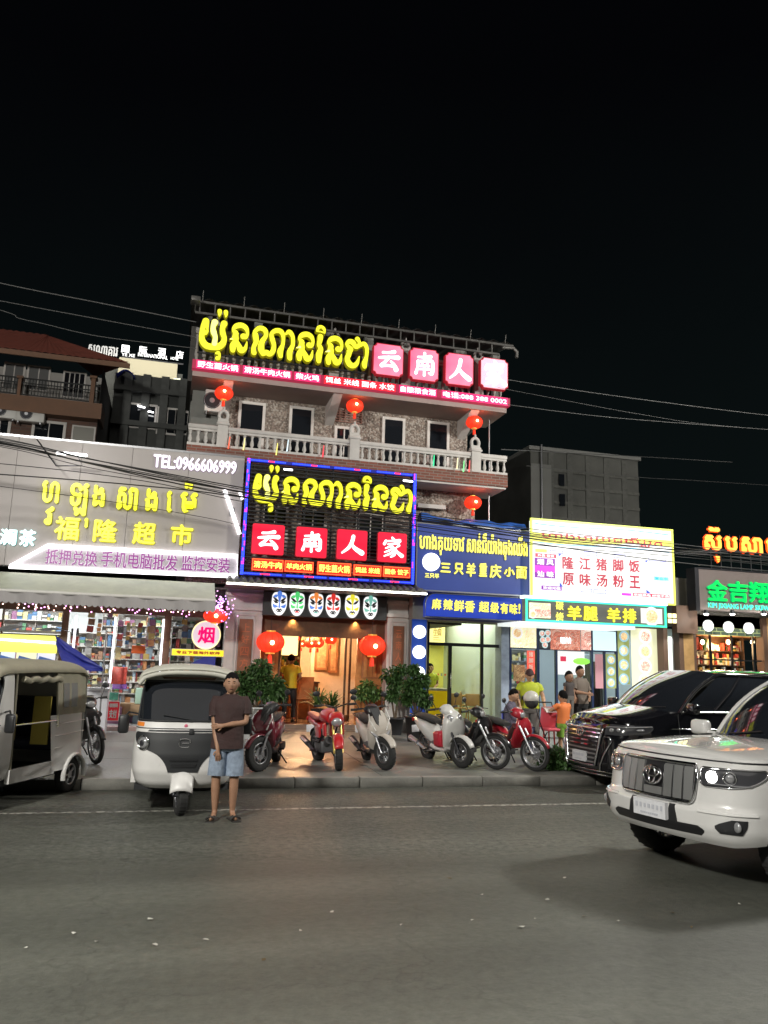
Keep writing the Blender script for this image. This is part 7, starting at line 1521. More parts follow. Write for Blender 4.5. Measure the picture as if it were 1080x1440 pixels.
# ---- three wheeler
tt_white = M('tuk_white_paint', (.68, .665, .65), .35, coat=.5, var=.05, scale=3); tt_black = M('tuk_black_mask', (.014, .015, .017), .6)
canvas = M('tuk_canvas', (.30, .28, .21), .75, var=.15, scale=4); canvas_w = M('tuk_roof_white', (.50, .49, .43), .6, var=.1, scale=3)
def tuktuk(name, label, loc, rz, roofm, steer=0, blue=False, grp='three wheeled taxis'):
    t = thing(name, label, 'tuk-tuk', loc, rz, grp)
    T = [(.30, (.00, .50)), (.36, (.08, .57)), (.5, (.14, .615)), (.7, (.15, .62)), (.88, (.12, .61)), (1.0, (.07, .60)), (1.06, (.04, .595)), (1.5, (-.19, .56)), (1.64, (-.27, .54))]
    def tf(z): return interp([(a, b_[0]) for a, b_ in T], z), interp([(a, b_[1]) for a, b_ in T], z)
    xb = -.50
    def Fn(q, z, off=0):
        xf, hw = tf(z); th = q*math.pi/2; c = max(math.cos(th), 0); s_ = math.sin(th)
        p = Vector((xb+(xf-xb)*c**.45, hw*math.copysign(abs(s_)**.72, s_), z)); n_ = Vector((c+.05, s_*.9, 0)).normalized(); return p+n_*off
    mb = MB(); mb.grid(lambda u, v: Fn(-1+2*u, .30+1.34*v), 60, 40); body = mb.build('cabin', tt_white, t, local=True)
    mb = MB(); ring = patch(mb, Fn, [(1.09, -.74, .74), (1.14, -.78, .78), (1.46, -.78, .78), (1.555, -.72, .72)], .006, 30); mb.build('windscreen', glassm, t, local=True)
    mb = MB(); mb.tube([Fn(a, z, .012) for a, z in ring], .013, 6, closed=True); mb.build('windscreen_seal', tt_black, t, local=True)
    mb = MB(); patch(mb, Fn, [(.50, -.11, .11), (.60, -.15, .15), (.70, -.25, .25), (.765, -.46, .46), (.83, -.70, .70), (.92, -.79, .79), (.955, -.73, .73)], .008, 30); patch(mb, Fn, [(.965, -.45, .45), (.985, -.42, .42)], .008, 14); mb.build('front_mask', tt_black, t, local=True)
    mb = MB(); mb.tube([Fn(-.9+1.8*k/40, 1.0, .004) for k in range(41)], .006, 4); mb.build('panel_gap', tt_black, t, local=True)
    mb = MB(); patch(mb, Fn, [(.56, -.08, .08), (.60, -.09, .09)], .02, 8, nv=1); patch(mb, Fn, [(.63, -.10, .10), (.655, -.10, .10)], .02, 8, nv=1); mb.build('grille_slot', gry, t, local=True)
    for sg in (-1, 1):
        p = Fn(sg*.50, .83, .015); n_ = (Fn(sg*.50, .83, .03)-p).normalized(); m_ = n_.to_track_quat('Z', 'Y').to_matrix()
        mb = MB(); mb.ell(p, (.07, .07, .03), 16, 8, 0, m_); hl = mb.build('headlight', M('lens_off', (.5, .5, .52), .08, metal=.6), t, local=True)
        q1 = m_ @ Vector((1, 0, 0)); q2 = m_ @ Vector((0, 1, 0)); mb = MB(); mb.tube([p+(q1*math.cos(a)+q2*math.sin(a))*.078 for a in [2*math.pi*k/20 for k in range(20)]], .012, 6, closed=True); mb.build('headlight_rim', chrome, hl, local=True)
        mb = MB(); mb.ell(p+n_*.018, (.04, .04, .018), 12, 6, 0, m_); mb.build('inner_lens', M('lens_dark', (.03, .03, .035), .1), hl, local=True)
        mb = MB(); patch(mb, Fn, [(1.02, sg*.56, sg*.80), (1.065, sg*.56, sg*.82)], .008, 8, nv=1)
        mb.build('indicator' if sg < 0 else 'green_sticker', M('indicator_orange', (.75, .22, .03), .3) if sg < 0 else M('sticker_green', (.10, .38, .10), .5), t, local=True)
        # mirror
        mb = MB(); mb.tube([(-.35, sg*.56, 1.14), (-.25, sg*.70, 1.17), (-.22, sg*.74, 1.12)], .012, 6); mb.bbox((-.2, sg*.75, 1.03), (.05, .13, .22), .03, seg=2); mb.build('mirror', black_plastic, t, local=True)
    p = Fn(0, .84, .012); mb = MB(); mb.tube([p+Vector((.003, .065*math.copysign(abs(math.cos(a))**.6, math.cos(a)), .05*math.copysign(abs(math.sin(a))**.6, math.sin(a)))) for a in [2*math.pi*k/24 for k in range(22)]], .007, 5); mb.tube([p+Vector((.004, -.03, 0)), p+Vector((.004, .05, 0))], .007, 5); mb.build('badge', chrome, t, local=True)
    mb = MB(); p = Fn(0, 1.035, .006); mb.ell(p, (.006, .022, .022), 10, 6); mb.build('round_sticker', M('sticker_pink', (.6, .12, .2), .5), t, local=True)
    mb = MB(); p = Fn(.0, .985, .02); mb.bbox(p+Vector((0, .07, -.02)), (.04, .06, .06), .01); mb.build('lock', tt_black, t, local=True)
    mb = MB(); mb.tube([Fn(.05, 1.10, .02), Fn(-.22, 1.16, .03)], .007, 5); mb.build('wiper', tt_black, t, local=True)
    mb = MB(); patch(mb, Fn, [(1.585, -.30, .30), (1.61, -.34, .34)], .01, 14, nv=1); mb.build('vent', M('vent_brown', (.16, .08, .05), .6), t, local=True)
    # front wheel, fork, mudguard
    wheel(t, (0.05, 0, .225), .225, .11, 'alloy', M('alloy_dark', (.3, .3, .32), .3, metal=.9), steer)
    mb = MB()
    def guard(u, v):
        a = R(15+135*u); e = 2*v-1; r_ = .27-.035*e*e; return Vector((.05+r_*math.cos(a), e*.125, .245+r_*math.sin(a)-.03*abs(e)**3))
    mb.grid(guard, 18, 12); g = mb.build('mudguard', tt_white, t, local=True); g.modifiers.new('s', 'SOLIDIFY').thickness = .012
    mb = MB(); mb.cyl((.05, .085, .225), (-.08, .085, .62), .025); mb.cyl((.05, -.085, .225), (-.08, -.085, .62), .025); mb.cyl((.05, -.1, .225), (.05, .1, .225), .02); mb.build('fork', dark_metal, t, local=True)
    # floor, side sills, rear body
    mb = MB(); mb.bx(-2.3, -.1, -.56, .56, .27, .33); mb.build('floor', tt_black, t, local=True)
    for sg in (-1, 1):
        mb = MB(); mb.bx(-1.5, -.50, sg*.60-.03, sg*.60+.03, .30, .46); mb.build('sill', tt_white, body, local=True)
        mb = MB(); mb.cyl((-.54, sg*.60, .42), (-.56, sg*.54, 1.62), .02); mb.cyl((-1.5, sg*.62, .9), (-1.48, sg*.55, 1.60), .02); mb.build('post', canvas if not blue else tt_white, t, local=True)
        mb = MB(); mb.cyl((-.55, sg*.6, .98), (-1.47, sg*.61, .98), .012, n=6); mb.build('grab_rail', chrome, t, local=True)
        def side(u, v):
            x = -1.42-.80*u; z = .33+.72*v; bulge = .05*math.exp(-((x+1.95)/.32)**2)*max(0, 1-abs(z-.42)/.3); return Vector((x+(.10*v if u < .05 else 0), sg*(.635-.03*v+bulge-.05*max(0, (u-.85)/.15)**2), z))
        mb = MB(); mb.grid(side, 22, 18, skip=lambda u, v: math.hypot(-1.42-.80*u+1.95, .33+.72*v-.235) < .26); mb.build('rear_panel', tt_white, body, local=True)
        mb = MB(); mb.tube([(-1.95+.27*math.cos(a), sg*.665, .235+.27*math.sin(a)) for a in [R(-10+200*k/16) for k in range(17)]], .035, 6, flat=.7); mb.build('wheel_arch', tt_white, body, local=True)
        for zz in (.62, .78, .93): mb = MB(); mb.tube([(-1.46, sg*.625, zz), (-2.2, sg*.622, zz+.02)], .006, 4); mb.build('panel_rib', tt_white, body, local=True)
        wheel(t, (-1.95, sg*.57, .235), .235, .12, 'alloy', steel)
        # canvas side and rolled flap
        mb = MB(); mb.grid(lambda u, v: Vector((-1.5-.68*u-.06*math.sin(math.pi*v)*u, sg*(.615-.06*v+.01*math.sin(u*20)), 1.05+.57*v)), 12, 6); mb.build('canvas_side', roofm, t, local=True)
        mb = MB(); mb.grid(lambda u, v: Vector((-1.62-.42*u, sg*(.622-.055*(.2+.6*v)), 1.14+.32*v)), 4, 4); mb.build('canvas_window', M('clouded_plastic', (.16, .17, .17), .25), t, local=True)
        mb = MB(); mb.tube([(-.62-.9*k/12, sg*(.60+.012*math.sin(k*2)), 1.535-.03*math.sin(k*.9)**2) for k in range(13)], .04, 8); mb.build('rolled_flap', roofm, t, local=True)
    mb = MB(); mb.grid(lambda u, v: Vector((-2.22-.03*math.sin(math.pi*u), -.6+1.2*u, .33+1.3*v)), 8, 8); mb.build('rear_wall', tt_white, body, local=True)
    def roof(u, v):
        e = 2*v-1; w = .60; x = -.12-2.12*u; z = 1.64+.10*(1-abs(e)**3)+.015*math.sin(math.pi*u)-(.04*max(0, (.06-u)/.06))-(.06*max(0, (u-.93)/.07)); return Vector((x+.05*(1-e*e)*(1-u), e*w, z-(.05 if abs(e) > .97 else 0)))
    mb = MB(); mb.grid(roof, 40, 26); r_ = mb.build('canopy', roofm, t, local=True); r_.modifiers.new('s', 'SOLIDIFY').thickness = .02
    mb = MB(); mb.tube([Vector((roof(0, k/20).x+.01, roof(0, k/20).y, roof(0, k/20).z-.03)) for k in range(21)], .03, 6); mb.build('visor', roofm, t, local=True)
    # seats and inside
    sb = M('seat_blue', (.03, .035, .07), .6); mb = MB(); mb.bbox((-2.0, 0, .62), (.45, 1.0, .14), .04); mb.bbox((-2.18, 0, .95), (.12, 1.0, .6), .04); mb.build('rear_seat', sb, t, local=True)
    mb = MB(); mb.bbox((-.95, 0, .68), (.36, .5, .1), .04); mb.bbox((-1.12, 0, .9), (.08, .5, .35), .03); mb.bx(-1.1, -.8, -.2, .2, .33, .62); mb.build('driver_seat', M('seat_tan', (.30, .25, .12), .6), t, local=True)
    for c_, d2 in (((-1.42, .42, .98), .62), ((-1.6, -.42, .9), .5)): mb = MB(); mb.box(c_, (.04, .22, d2), 0, rz=.2); mb.build('yellow_curtain', M('curtain_yellow', (.42, .34, .06), .7), t, local=True)
    mb = MB(); mb.tube([(-.32, -.28, 1.0), (-.36, 0, 1.04), (-.32, .28, 1.0)], .016, 8); mb.cyl((-.36, 0, 1.03), (-.1, 0, .8), .03); mb.build('handlebar', dark_metal, t, local=True)
    return t
tk2 = tuktuk('tuk_tuk', 'white three wheeled taxi facing the road behind the standing man', (.31, 10.30, 0), -math.pi/2-.03, canvas_w, steer=.18, blue=True)
tk1 = tuktuk('tuk_tuk', 'white three wheeled taxi with tan canvas roof cut by the left edge of the picture', (-2.47, 10.5, 0), math.radians(-113), canvas)
# ------------------------------------------------------------------ motorcycles
def bike(name, label, px, Y, rz, kind, col, col2, lean=.07, grp='motorcycles parked on the pavement', steer=0.0, scale=1.0, wheelr=None):
    """parked bike whose front wheel stands at pavement point px,Y; rz heading"""
    p = at(px, 1080, Y); zg = pz(Y)
    fwd = Vector((math.cos(rz), math.sin(rz), 0)); wb = 1.22
    base = Vector((p.x, Y, zg))-fwd*wb
    t = thing(name, label, 'motorcycle', base, rz, grp)
    lm = Matrix.Rotation(lean, 4, 'X')
    paint = M('bike_paint_%s' % name+str(col), col, .28, coat=.8); p2 = M('bike_panel_%s' % str(col2), col2, .4, coat=.3)
    K = dict(cub=(.285, .06, 'wire'), scooter=(.27, .10, 'alloy'), naked=(.27, .12, 'alloy'), retro=(.255, .10, 'alloy'))[kind]
    r, w, wk = K
    objs = []
    def B(mb, nm, m, par=None):
        o = mb.build(nm, m, par or t, local=True); return o
    sm = Matrix.Translation((wb-.06, 0, 0)) @ Matrix.Rotation(steer, 4, 'Z') @ Matrix.Translation((-wb+.06, 0, 0))
    def S(mb): mb.v = [tuple(sm @ Vector(v)) for v in mb.v]; return mb     # parts that turn with the bars
    rimm = steel if kind == 'cub' else M('bike_rim_grey', (.22, .22, .23), .35, metal=.8)
    wheel(t, (0, 0, r), r, w, wk, rimm, spokes=5)
    wheel(t, tuple(sm @ Vector((wb, 0, r))), r, w*.95, wk, rimm, steer, spokes=5)
    hx, hz_ = wb-.30, .86
    fk = steel if kind != 'retro' else dark_metal
    mb = MB(); mb.cyl((wb, .065, r), (hx+.06, .065, hz_-.12), .021, n=10); mb.cyl((wb, -.065, r), (hx+.06, -.065, hz_-.12), .021, n=10); mb.cyl((wb, -.075, r), (wb, .075, r), .014); B(S(mb), 'fork', gold_fork if kind == 'naked' else fk)
    if kind != 'retro': mb = MB(); mb.lathe([(.095, .03), (.095, .036)], (wb, 0, r), 20, axis='Y'); B(S(mb), 'brake_disc', steel)
    def fender(c, rr_, a0, a1, ww, m, nm, st=False):
        mb = MB(); mb.grid(lambda u, v: Vector((c[0]+(rr_-.02*(2*v-1)**2)*math.cos(R(a0+(a1-a0)*u)), (2*v-1)*ww*(1-.25*abs(2*u-1)**3), c[2]+(rr_-.03*(2*v-1)**2)*math.sin(R(a0+(a1-a0)*u)))), 14, 6); o = B(S(mb) if st else mb, nm, m); o.modifiers.new('s', 'SOLIDIFY').thickness = .006
    fender((wb, 0, r), r+.035, 20, 150, w*.62+.01, paint if kind != 'cub' else paint, 'front_mudguard', True)
    fender((0, 0, r), r+.045, 30, 150, w*.6, black_plastic, 'rear_mudguard')
    # handlebar, grips, mirrors, levers
    hb = .98 if kind != 'naked' else 1.0
    mb = MB(); mb.tube([(hx-.10, -.33, hb), (hx-.03, -.18, hb+.01), (hx, 0, hb-.04), (hx-.03, .18, hb+.01), (hx-.10, .33, hb)], .012, 8); mb.cyl((hx+.05, 0, hz_-.2), (hx, 0, hb-.04), .025); B(S(mb), 'handlebar', black_plastic)
    for sg in (-1, 1):
        mb = MB(); mb.cyl((hx-.065, sg*.23, hb), (hx-.105, sg*.35, hb), .019, n=8); mb.tube([(hx+.0, sg*.2, hb), (hx+.02, sg*.32, hb-.01)], .006, 5); B(S(mb), 'grip', rubber)
        mb = MB(); mb.tube([(hx-.04, sg*.22, hb), (hx-.05, sg*.28, hb+.12), (hx-.06, sg*.30, hb+.17)], .006, 6); mb.ell((hx-.06, sg*.31, hb+.2), (.014, .065, .045), 14, 8); B(S(mb), 'mirror', black_plastic)
    # body
    if kind in ('scooter', 'retro', 'cub'):
        # headlight cowl
        mb = MB(); loft(mb, [(hx-.10, hb-.02, .05, .10), (hx-.02, hb-.02, .09, .14), (hx+.07, hb-.06, .08, .11), (hx+.11, hb-.09, .03, .05)], 16); B(S(mb), 'headlight_cowl', paint if kind != 'scooter' else p2)
        shield = {'scooter': [(.26, hx-.02, .03, .10), (.38, hx+.06, .05, .19), (.55, hx+.12, .09, .21), (.70, hx+.13, .11, .20), (.84, hx+.07, .08, .15), (.93, hx+.02, .04, .08)],
                  'retro': [(.24, hx-.06, .03, .12), (.36, hx+.02, .05, .19), (.52, hx+.08, .08, .215), (.68, hx+.10, .10, .215), (.80, hx+.09, .11, .19), (.90, hx+.04, .09, .13), (.96, hx, .04, .07)],
                  'cub': [(.34, hx-.14, .02, .14), (.48, hx-.06, .04, .20), (.62, hx+.02, .05, .20), (.76, hx+.05, .06, .15), (.86, hx+.03, .05, .10)]}[kind]
        mb = MB(); loft(mb, shield, 20, p=.75, ax='Z'); B(mb, 'leg_shield', paint)
        if kind == 'scooter':
            mb = MB(); mb.prism([(-.09, .98), (.09, .98), (.06, .74), (0, .66), (-.06, .74)], lambda q, s: (hx+.16-.04*s+(.0 if q[1] > .8 else .07)-(.08 if q[1] > .95 else 0), q[0], q[1])); B(S(mb), 'dark_visor', p2)
            for sg in (-1, 1): mb = MB(); mb.tube([(hx+.14, sg*.19, .66), (hx+.22, sg*.11, .56), (hx+.24, sg*.03, .50)], [.02, .038, .015], 8, flat=.6); B(mb, 'headlight', M('lens_off', (.5, .5, .52), .08, metal=.6))
            for sg in (-1, 1): mb = MB(); mb.tube([(hx+.05, sg*.15, .95), (hx+.18, sg*.17, .80), (hx+.24, sg*.09, .62)], .012, 6); B(mb, 'trim_line', M('trim_white', (.6, .58, .55), .3))
        if kind == 'retro':
            for sg in (-1, 1): mb = MB(); m_ = Vector((1, sg*.45, .15)).normalized().to_track_quat('Z', 'Y').to_matrix(); mb.ell((hx+.16, sg*.10, .80), (.055, .07, .03), 16, 8, 0, m_); o = B(mb, 'headlight', M('lens_off', (.5, .5, .52), .08, metal=.6)); mb = MB(); q1, q2 = m_ @ Vector((.06, 0, 0)), m_ @ Vector((0, .075, 0)); mb.tube([Vector((hx+.16, sg*.10, .80))+q1*math.cos(a)+q2*math.sin(a) for a in [2*math.pi*k/20 for k in range(20)]], .007, 5, closed=True); B(mb, 'headlight_rim', chrome, o)
            mb = MB(); mb.bbox((hx-.24, 0, .44), (.26, .36, .26), .04); B(mb, 'red_inner_panel', M('retro_red', (.45, .02, .04), .35))
        if kind == 'cub':
            mb = MB(); mb.ell((hx+.10, 0, hb-.07), (.03, .075, .055), 14, 8); B(S(mb), 'headlight', M('lens_off', (.5, .5, .52), .08, metal=.6))
            mb = MB(); mb.tube([(hx+.03, .17, .74), (hx-.25, .10, .52), (.35, .10, .55)], [.05, .045, .05], 8); mb.tube([(hx+.03, -.17, .74), (hx-.25, -.10, .52), (.35, -.10, .55)], [.05, .045, .05], 8); B(mb, 'frame_cover', p2)
        if kind != 'cub': mb = MB(); loft(mb, [(.36, .30, .06, .14), (.55, .27, .045, .16), (hx-.05, .27, .045, .16), (hx+.04, .34, .06, .15)], 12); B(mb, 'floorboard', p2 if kind == 'scooter' else paint)
        mb = MB(); loft(mb, [(-.38, .70, .03, .03), (-.30, .70, .07, .09), (-.1, .63, .11, .135), (.15, .55, .16, .15), (.36, .48, .18, .13), (.46, .42, .13, .09)], 16); B(mb, 'rear_body', paint)
        mb = MB(); loft(mb, [(-.36, .775, .02, .07), (-.2, .79, .045, .12), (.1, .765, .045, .135), (.35, .73, .045, .12), (.50, .71, .03, .08)], 14); B(mb, 'seat', rubber)
        mb = MB(); mb.tube([(-.22, -.12, .78), (-.42, -.10, .80), (-.46, 0, .80), (-.42, .10, .80), (-.22, .12, .78)], .012, 6); B(mb, 'grab_rail', dark_metal)
    else:
        mb = MB(); loft(mb, [(.42, .78, .04, .05), (.52, .80, .10, .12), (.72, .83, .12, .14), (.88, .80, .09, .09)], 14); B(mb, 'fuel_tank', paint)
        mb = MB(); loft(mb, [(-.34, .80, .03, .07), (-.1, .78, .04, .11), (.25, .74, .045, .12), (.46, .76, .03, .09)], 12); B(mb, 'seat', M('seat_red', (.25, .03, .03), .5))
        mb = MB(); loft(mb, [(-.42, .74, .03, .03), (-.2, .69, .06, .10), (.2, .64, .06, .10), (.4, .62, .04, .06)], 12); B(mb, 'rear_body', paint)
        mb = MB(); mb.ell((hx+.14, 0, .74), (.07, .095, .08), 14, 10); B(S(mb), 'headlight', M('lens_off', (.5, .5, .52), .08, metal=.6))
        mb = MB(); loft(mb, [(hx+.0, .80, .10, .12), (hx+.10, .78, .12, .13), (hx+.17, .80, .05, .10)], 14); B(S(mb), 'headlight_cowl', paint)
        for sg in (-1, 1):
            for c_, d2 in (((hx+.02, sg*.15, .62), (.16, .04, .2)), ((.45, sg*.12, .55), (.3, .03, .2))): mb = MB(); mb.bbox(c_, d2, .02); B(mb, 'side_panel', paint)
        mb = MB(); mb.tube([(hx, .1, .72), (.5, .12, .38), (.15, .12, .38)], .018, 6); mb.tube([(hx, -.1, .72), (.5, -.12, .38), (.15, -.12, .38)], .018, 6); B(mb, 'frame', dark_metal)
    mb = MB(); mb.bbox((.40, 0, .30), (.34, .22, .2), .03); mb.cyl((.5, 0, .33), (.68, 0, .42), .065, n=12); mb.bbox((.05, .10, r+.01), (.46, .07, .13), .03); B(mb, 'engine', M('engine_grey', (.12, .12, .125), .5, metal=.5))
    mb = MB(); mb.tube([(.42, -.12, .22), (.2, -.14, .22), (-.05, -.15, .30), (-.36, -.16, .38)], [.02, .03, .05, .052], 10); o = B(mb, 'exhaust', dark_metal if kind != 'retro' else steel); mb = MB(); mb.tube([(-.02, -.185, .33), (-.3, -.20, .39)], [.04, .045], 8, flat=.5); B(mb, 'heat_shield', steel, o)
    mb = MB(); mb.bbox((-.40, 0, .70), (.05, .16, .07), .02); B(mb, 'tail_light', M('tail_red', (.4, .01, .01), .2))
    mb = MB(); mb.bbox((-.44, 0, .52), (.02, .15, .13), .006, rx=0); B(mb, 'number_plate', M('plate_white', (.65, .65, .68), .5))
    mb = MB(); mb.tube([(.38, .10, .25), (.34, .24, .02)], .012, 6); mb.tube([(.32, -.15, .24), (.32, -.24, .24)], .014, 6); mb.tube([(.45, .13, .26), (.47, .23, .26)], .014, 6); B(mb, 'side_stand', dark_metal)
    t.rotation_euler = (0, 0, rz); t.rotation_mode = 'XYZ'
    t.matrix_basis = Matrix.Translation(base) @ Matrix.Rotation(rz, 4, 'Z') @ Matrix.Rotation(lean, 4, 'X')
    return t
gold_fork = M('gold_fork', (.55, .40, .12), .3, metal=.9)
d_ = math.radians
bike('scooter', 'dark red and grey scooter with dark visor beside the standing man', 367, 12.85, d_(-109), 'scooter', (.16, .015, .03), (.03, .03, .032), .08, steer=-.55)
bike('motorcycle', 'bright red small motorcycle with gold fork in front of the restaurant door', 478, 12.95, d_(-84), 'naked', (.50, .02, .025), (.03, .03, .03), .08, steer=-.25)
bike('scooter', 'cream white scooter with black visor right of the red motorcycle', 541, 12.95, d_(-90), 'scooter', (.52, .47, .42), (.015, .015, .017), .10, steer=.35)
bike('retro_scooter', 'white retro scooter with round twin headlights and red inner panel', 650, 13.15, d_(-80), 'retro', (.60, .59, .57), (.1, .1, .1), .09, steer=.25)
bike('motorcycle', 'black step-through motorcycle with wire wheels right of the retro scooter', 697, 12.95, d_(-76), 'cub', (.012, .012, .014), (.012, .012, .014), .09, steer=.4)
bk_ = bike('motorcycle', 'red step-through motorcycle with white helmet on its handlebar', 752, 12.75, d_(-78), 'cub', (.40, .015, .03), (.10, .03, .03), .06, steer=.35)
bike('motorcycle', 'black motorcycle parked beyond the left tuk-tuk', 134, 13.7, d_(-62), 'cub', (.014, .014, .016), (.014, .014, .016), .09)
# white helmet hanging on the red motorcycle
p = at(747, 982, 13.05); t = thing('helmet', 'white open face helmet hung on the handlebar of the red motorcycle', 'helmet', p)
mb = MB(); mb.ell((p.x, p.y, p.z), (.135, .15, .13), 20, 12); mb.v = [(x, y, max(z, p.z-.05)) for x, y, z in mb.v]; mb.build('shell', M('helmet_white', (.62, .60, .55), .3, coat=.5), t); mb = MB(); mb.ell((p.x, p.y-.01, p.z-.06), (.12, .135, .12), 16, 8); mb.build('lining', M('lining_dark', (.03, .03, .03), .8), t)

# ------------------------------------------------------------------ plants
leaf_m = M('foliage_dark', (.045, .10, .025), .5, var=.45, scale=9); leaf_l = M('foliage_light', (.09, .17, .04), .5, var=.4, scale=9); bark = M('bark', (.10, .07, .045), .85, var=.3, scale=12)
def leaves(mb, c, rad, n, size, droop=.3, narrow=.35, mi=0, shell=.45, up=False):
    for _ in range(n):
        while True:
            v = Vector((random.uniform(-1, 1), random.uniform(-1, 1), random.uniform(-1, 1)))
            if shell < v.length < 1: break
        clump = .72+.28*math.sin(v.x*7+v.z*5+c[0]*3)*math.cos(v.y*6+v.z*4)
        p = Vector(c)+Vector((v.x*rad[0], v.y*rad[1], v.z*rad[2]))*clump
        d = (v+Vector((random.gauss(0, .4), random.gauss(0, .4), random.gauss(0, .4)-droop))).normalized()
        s_ = size*random.uniform(.6, 1.2); side = d.cross(Vector((random.gauss(0, 1), random.gauss(0, 1), 1))).normalized()*s_*narrow; m = d*s_*.5; e = Vector((0, 0, -s_*.12))
        mb.add([p, p+m+side, p+d*s_+e*1.5, p+m-side], [(0, 1, 2), (0, 2, 3)], mi)
def pot(t, p, r0, r1, h, mat, lip=True, sq=False):
    mb = MB(); mb.lathe([(r0, p.z), (r1, p.z+h), (r1+.02, p.z+h), (r1+.02, p.z+h+.03), (r1-.02, p.z+h+.03), (r1-.03, p.z+h-.04)], (p.x, p.y, 0), 4 if sq else 20, smooth=not sq); mb.build('pot', mat, t)
    mb = MB(); mb.lathe([(r1-.03, p.z+h-.05), (r1-.03, p.z+h-.03)], (p.x, p.y, 0), 12); mb.build('soil', M('soil', (.04, .03, .02), .9), t)
def tree_in_pot(label, px, Y, ph, pr, potm, th, crowns, n, size, mi=0, name='potted_tree', z=None):
    p = at(px, 1000, Y); p = Vector((p.x, Y, z if z is not None else pz(Y))); t = thing(name, label, 'plant', p)
    pot(t, p, pr*.75, pr, ph, potm); mb = MB(); crowns = [(q[0]*.9, q[1], q[2]*.95, q[3]*.85) for q in crowns]; b0 = p+Vector((0, 0, ph-.05))
    for k, (dx, dy, dz, rr_) in enumerate(crowns):
        e = p+Vector((dx, dy, dz)); mb.tube([b0, b0.lerp(e, .45)+Vector((.03*(-1)**k, 0, .05)), e], [.028, .018, .008], 6)
    mb.build('trunk', bark, t)
    mb = MB()
    for dx, dy, dz, rr_ in crowns: leaves(mb, p+Vector((dx, dy, dz)), (rr_, rr_, rr_*.8), int(n*1.5), size*.8, mi=mi, narrow=.24, shell=.2)
    o = mb.build('foliage', [leaf_m, leaf_l], t); o['kind'] = 'stuff'; return t
wpot = M('white_pot', (.55, .55, .55), .5, var=.08, scale=4); bpot = M('black_pot', (.02, .02, .022), .5)
tree_in_pot('bushy ficus in a tall white ribbed pot left of the restaurant door', 360, 17.3, .62, .36, wpot, .9, [(0, 0, 1.22, .42), (-.33, .1, 1.25, .33), (.35, 0, 1.15, .36), (.05, 0, 1.52, .33), (.28, -.1, 1.0, .3), (-.25, 0, 1.0, .3), (.5, .1, .98, .25)], 330, .15)
tree_in_pot('tall dark leaved plant in a black basket pot by the blue column', 587, 16.9, .5, .27, bpot, .9, [(0, 0, 1.1, .24), (-.2, 0, 1.25, .2), (.1, 0, 1.38, .2), (-.22, .1, .95, .18), (.18, 0, .92, .2), (-.12, 0, 1.6, .12)], 260, .15)
tree_in_pot('slender leafy plant behind the basket pot near the right pillar', 556, 18.2, .35, .2, bpot, .7, [(0, 0, 1.2, .24), (-.18, 0, 1.42, .24), (.1, 0, 1.55, .2), (-.1, 0, .95, .22)], 170, .15)
tree_in_pot('round headed shrub with bright leaves in a grey pot at the door', 516, 18.5, .36, .25, M('grey_pot', (.3, .29, .28), .6), .7, [(-.15, 0, .95, .27), (.18, 0, .95, .26), (0, 0, 1.1, .26)], 260, .12, 1)
def spiky(label, px, Y, z, ph, n, L, mat=None):
    p = at(px, 1000, Y); p = Vector((p.x, Y, z)); t = thing('potted_palm', label, 'plant', p); pot(t, p, .13, .16, ph, bpot, sq=True)
    mb = MB()
    for k in range(n):
        a = random.uniform(0, 6.28); e = random.uniform(.25, 1.3); l_ = L*random.uniform(.7, 1.1); d = Vector((math.cos(a)*math.cos(e), math.sin(a)*math.cos(e), math.sin(e))); s_ = Vector((-math.sin(a), math.cos(a), 0))*.022
        b0 = p+Vector((0, 0, ph+.05)); P = [b0, b0+d*l_*.5+Vector((0, 0, .03)), b0+d*l_*.85+Vector((0, 0, -.05)), b0+d*l_+Vector((0, 0, -.2*l_))]
        mb.add([P[0]-s_*.6, P[0]+s_*.6, P[1]+s_, P[1]-s_, P[2]+s_*.7, P[2]-s_*.7, P[3]], [(0, 1, 2, 3), (3, 2, 4, 5), (5, 4, 6)], k % 2)
    o = mb.build('leaf_blades', [leaf_m, leaf_l], t); o['kind'] = 'stuff'
spiky('arching palm in a black square pot on the doorstep', 447, 18.9, .4, .34, 70, .62); spiky('dark spiky plant behind the red motorcycle', 466, 19.0, .4, .3, 60, .6)
# clipped ground shrub beside the van
p = at(784, 1080, 12.9); t = thing('low_bush', 'low green bush at the kerb between the red motorcycle and the van', 'bush', (p.x, 12.9, pz(12.9)))
mb = MB(); leaves(mb, (p.x+.05, 12.95, pz(12.9)+.12), (.5, .3, .30), 2600, .06, .0, shell=.1); mb.v = [(x, y, max(z, pz(12.9)+.004)) for x, y, z in mb.v]; o = mb.build('foliage', [leaf_m], t); o['kind'] = 'stuff'
mb = MB()
for k in range(14): a = k*.45; mb.tube([(p.x+.05, 12.95, pz(12.9)), (p.x+.05+.3*math.cos(a), 12.95+.18*math.sin(a), pz(12.9)+.3)], .006, 4)
mb.build('stem', bark, t)
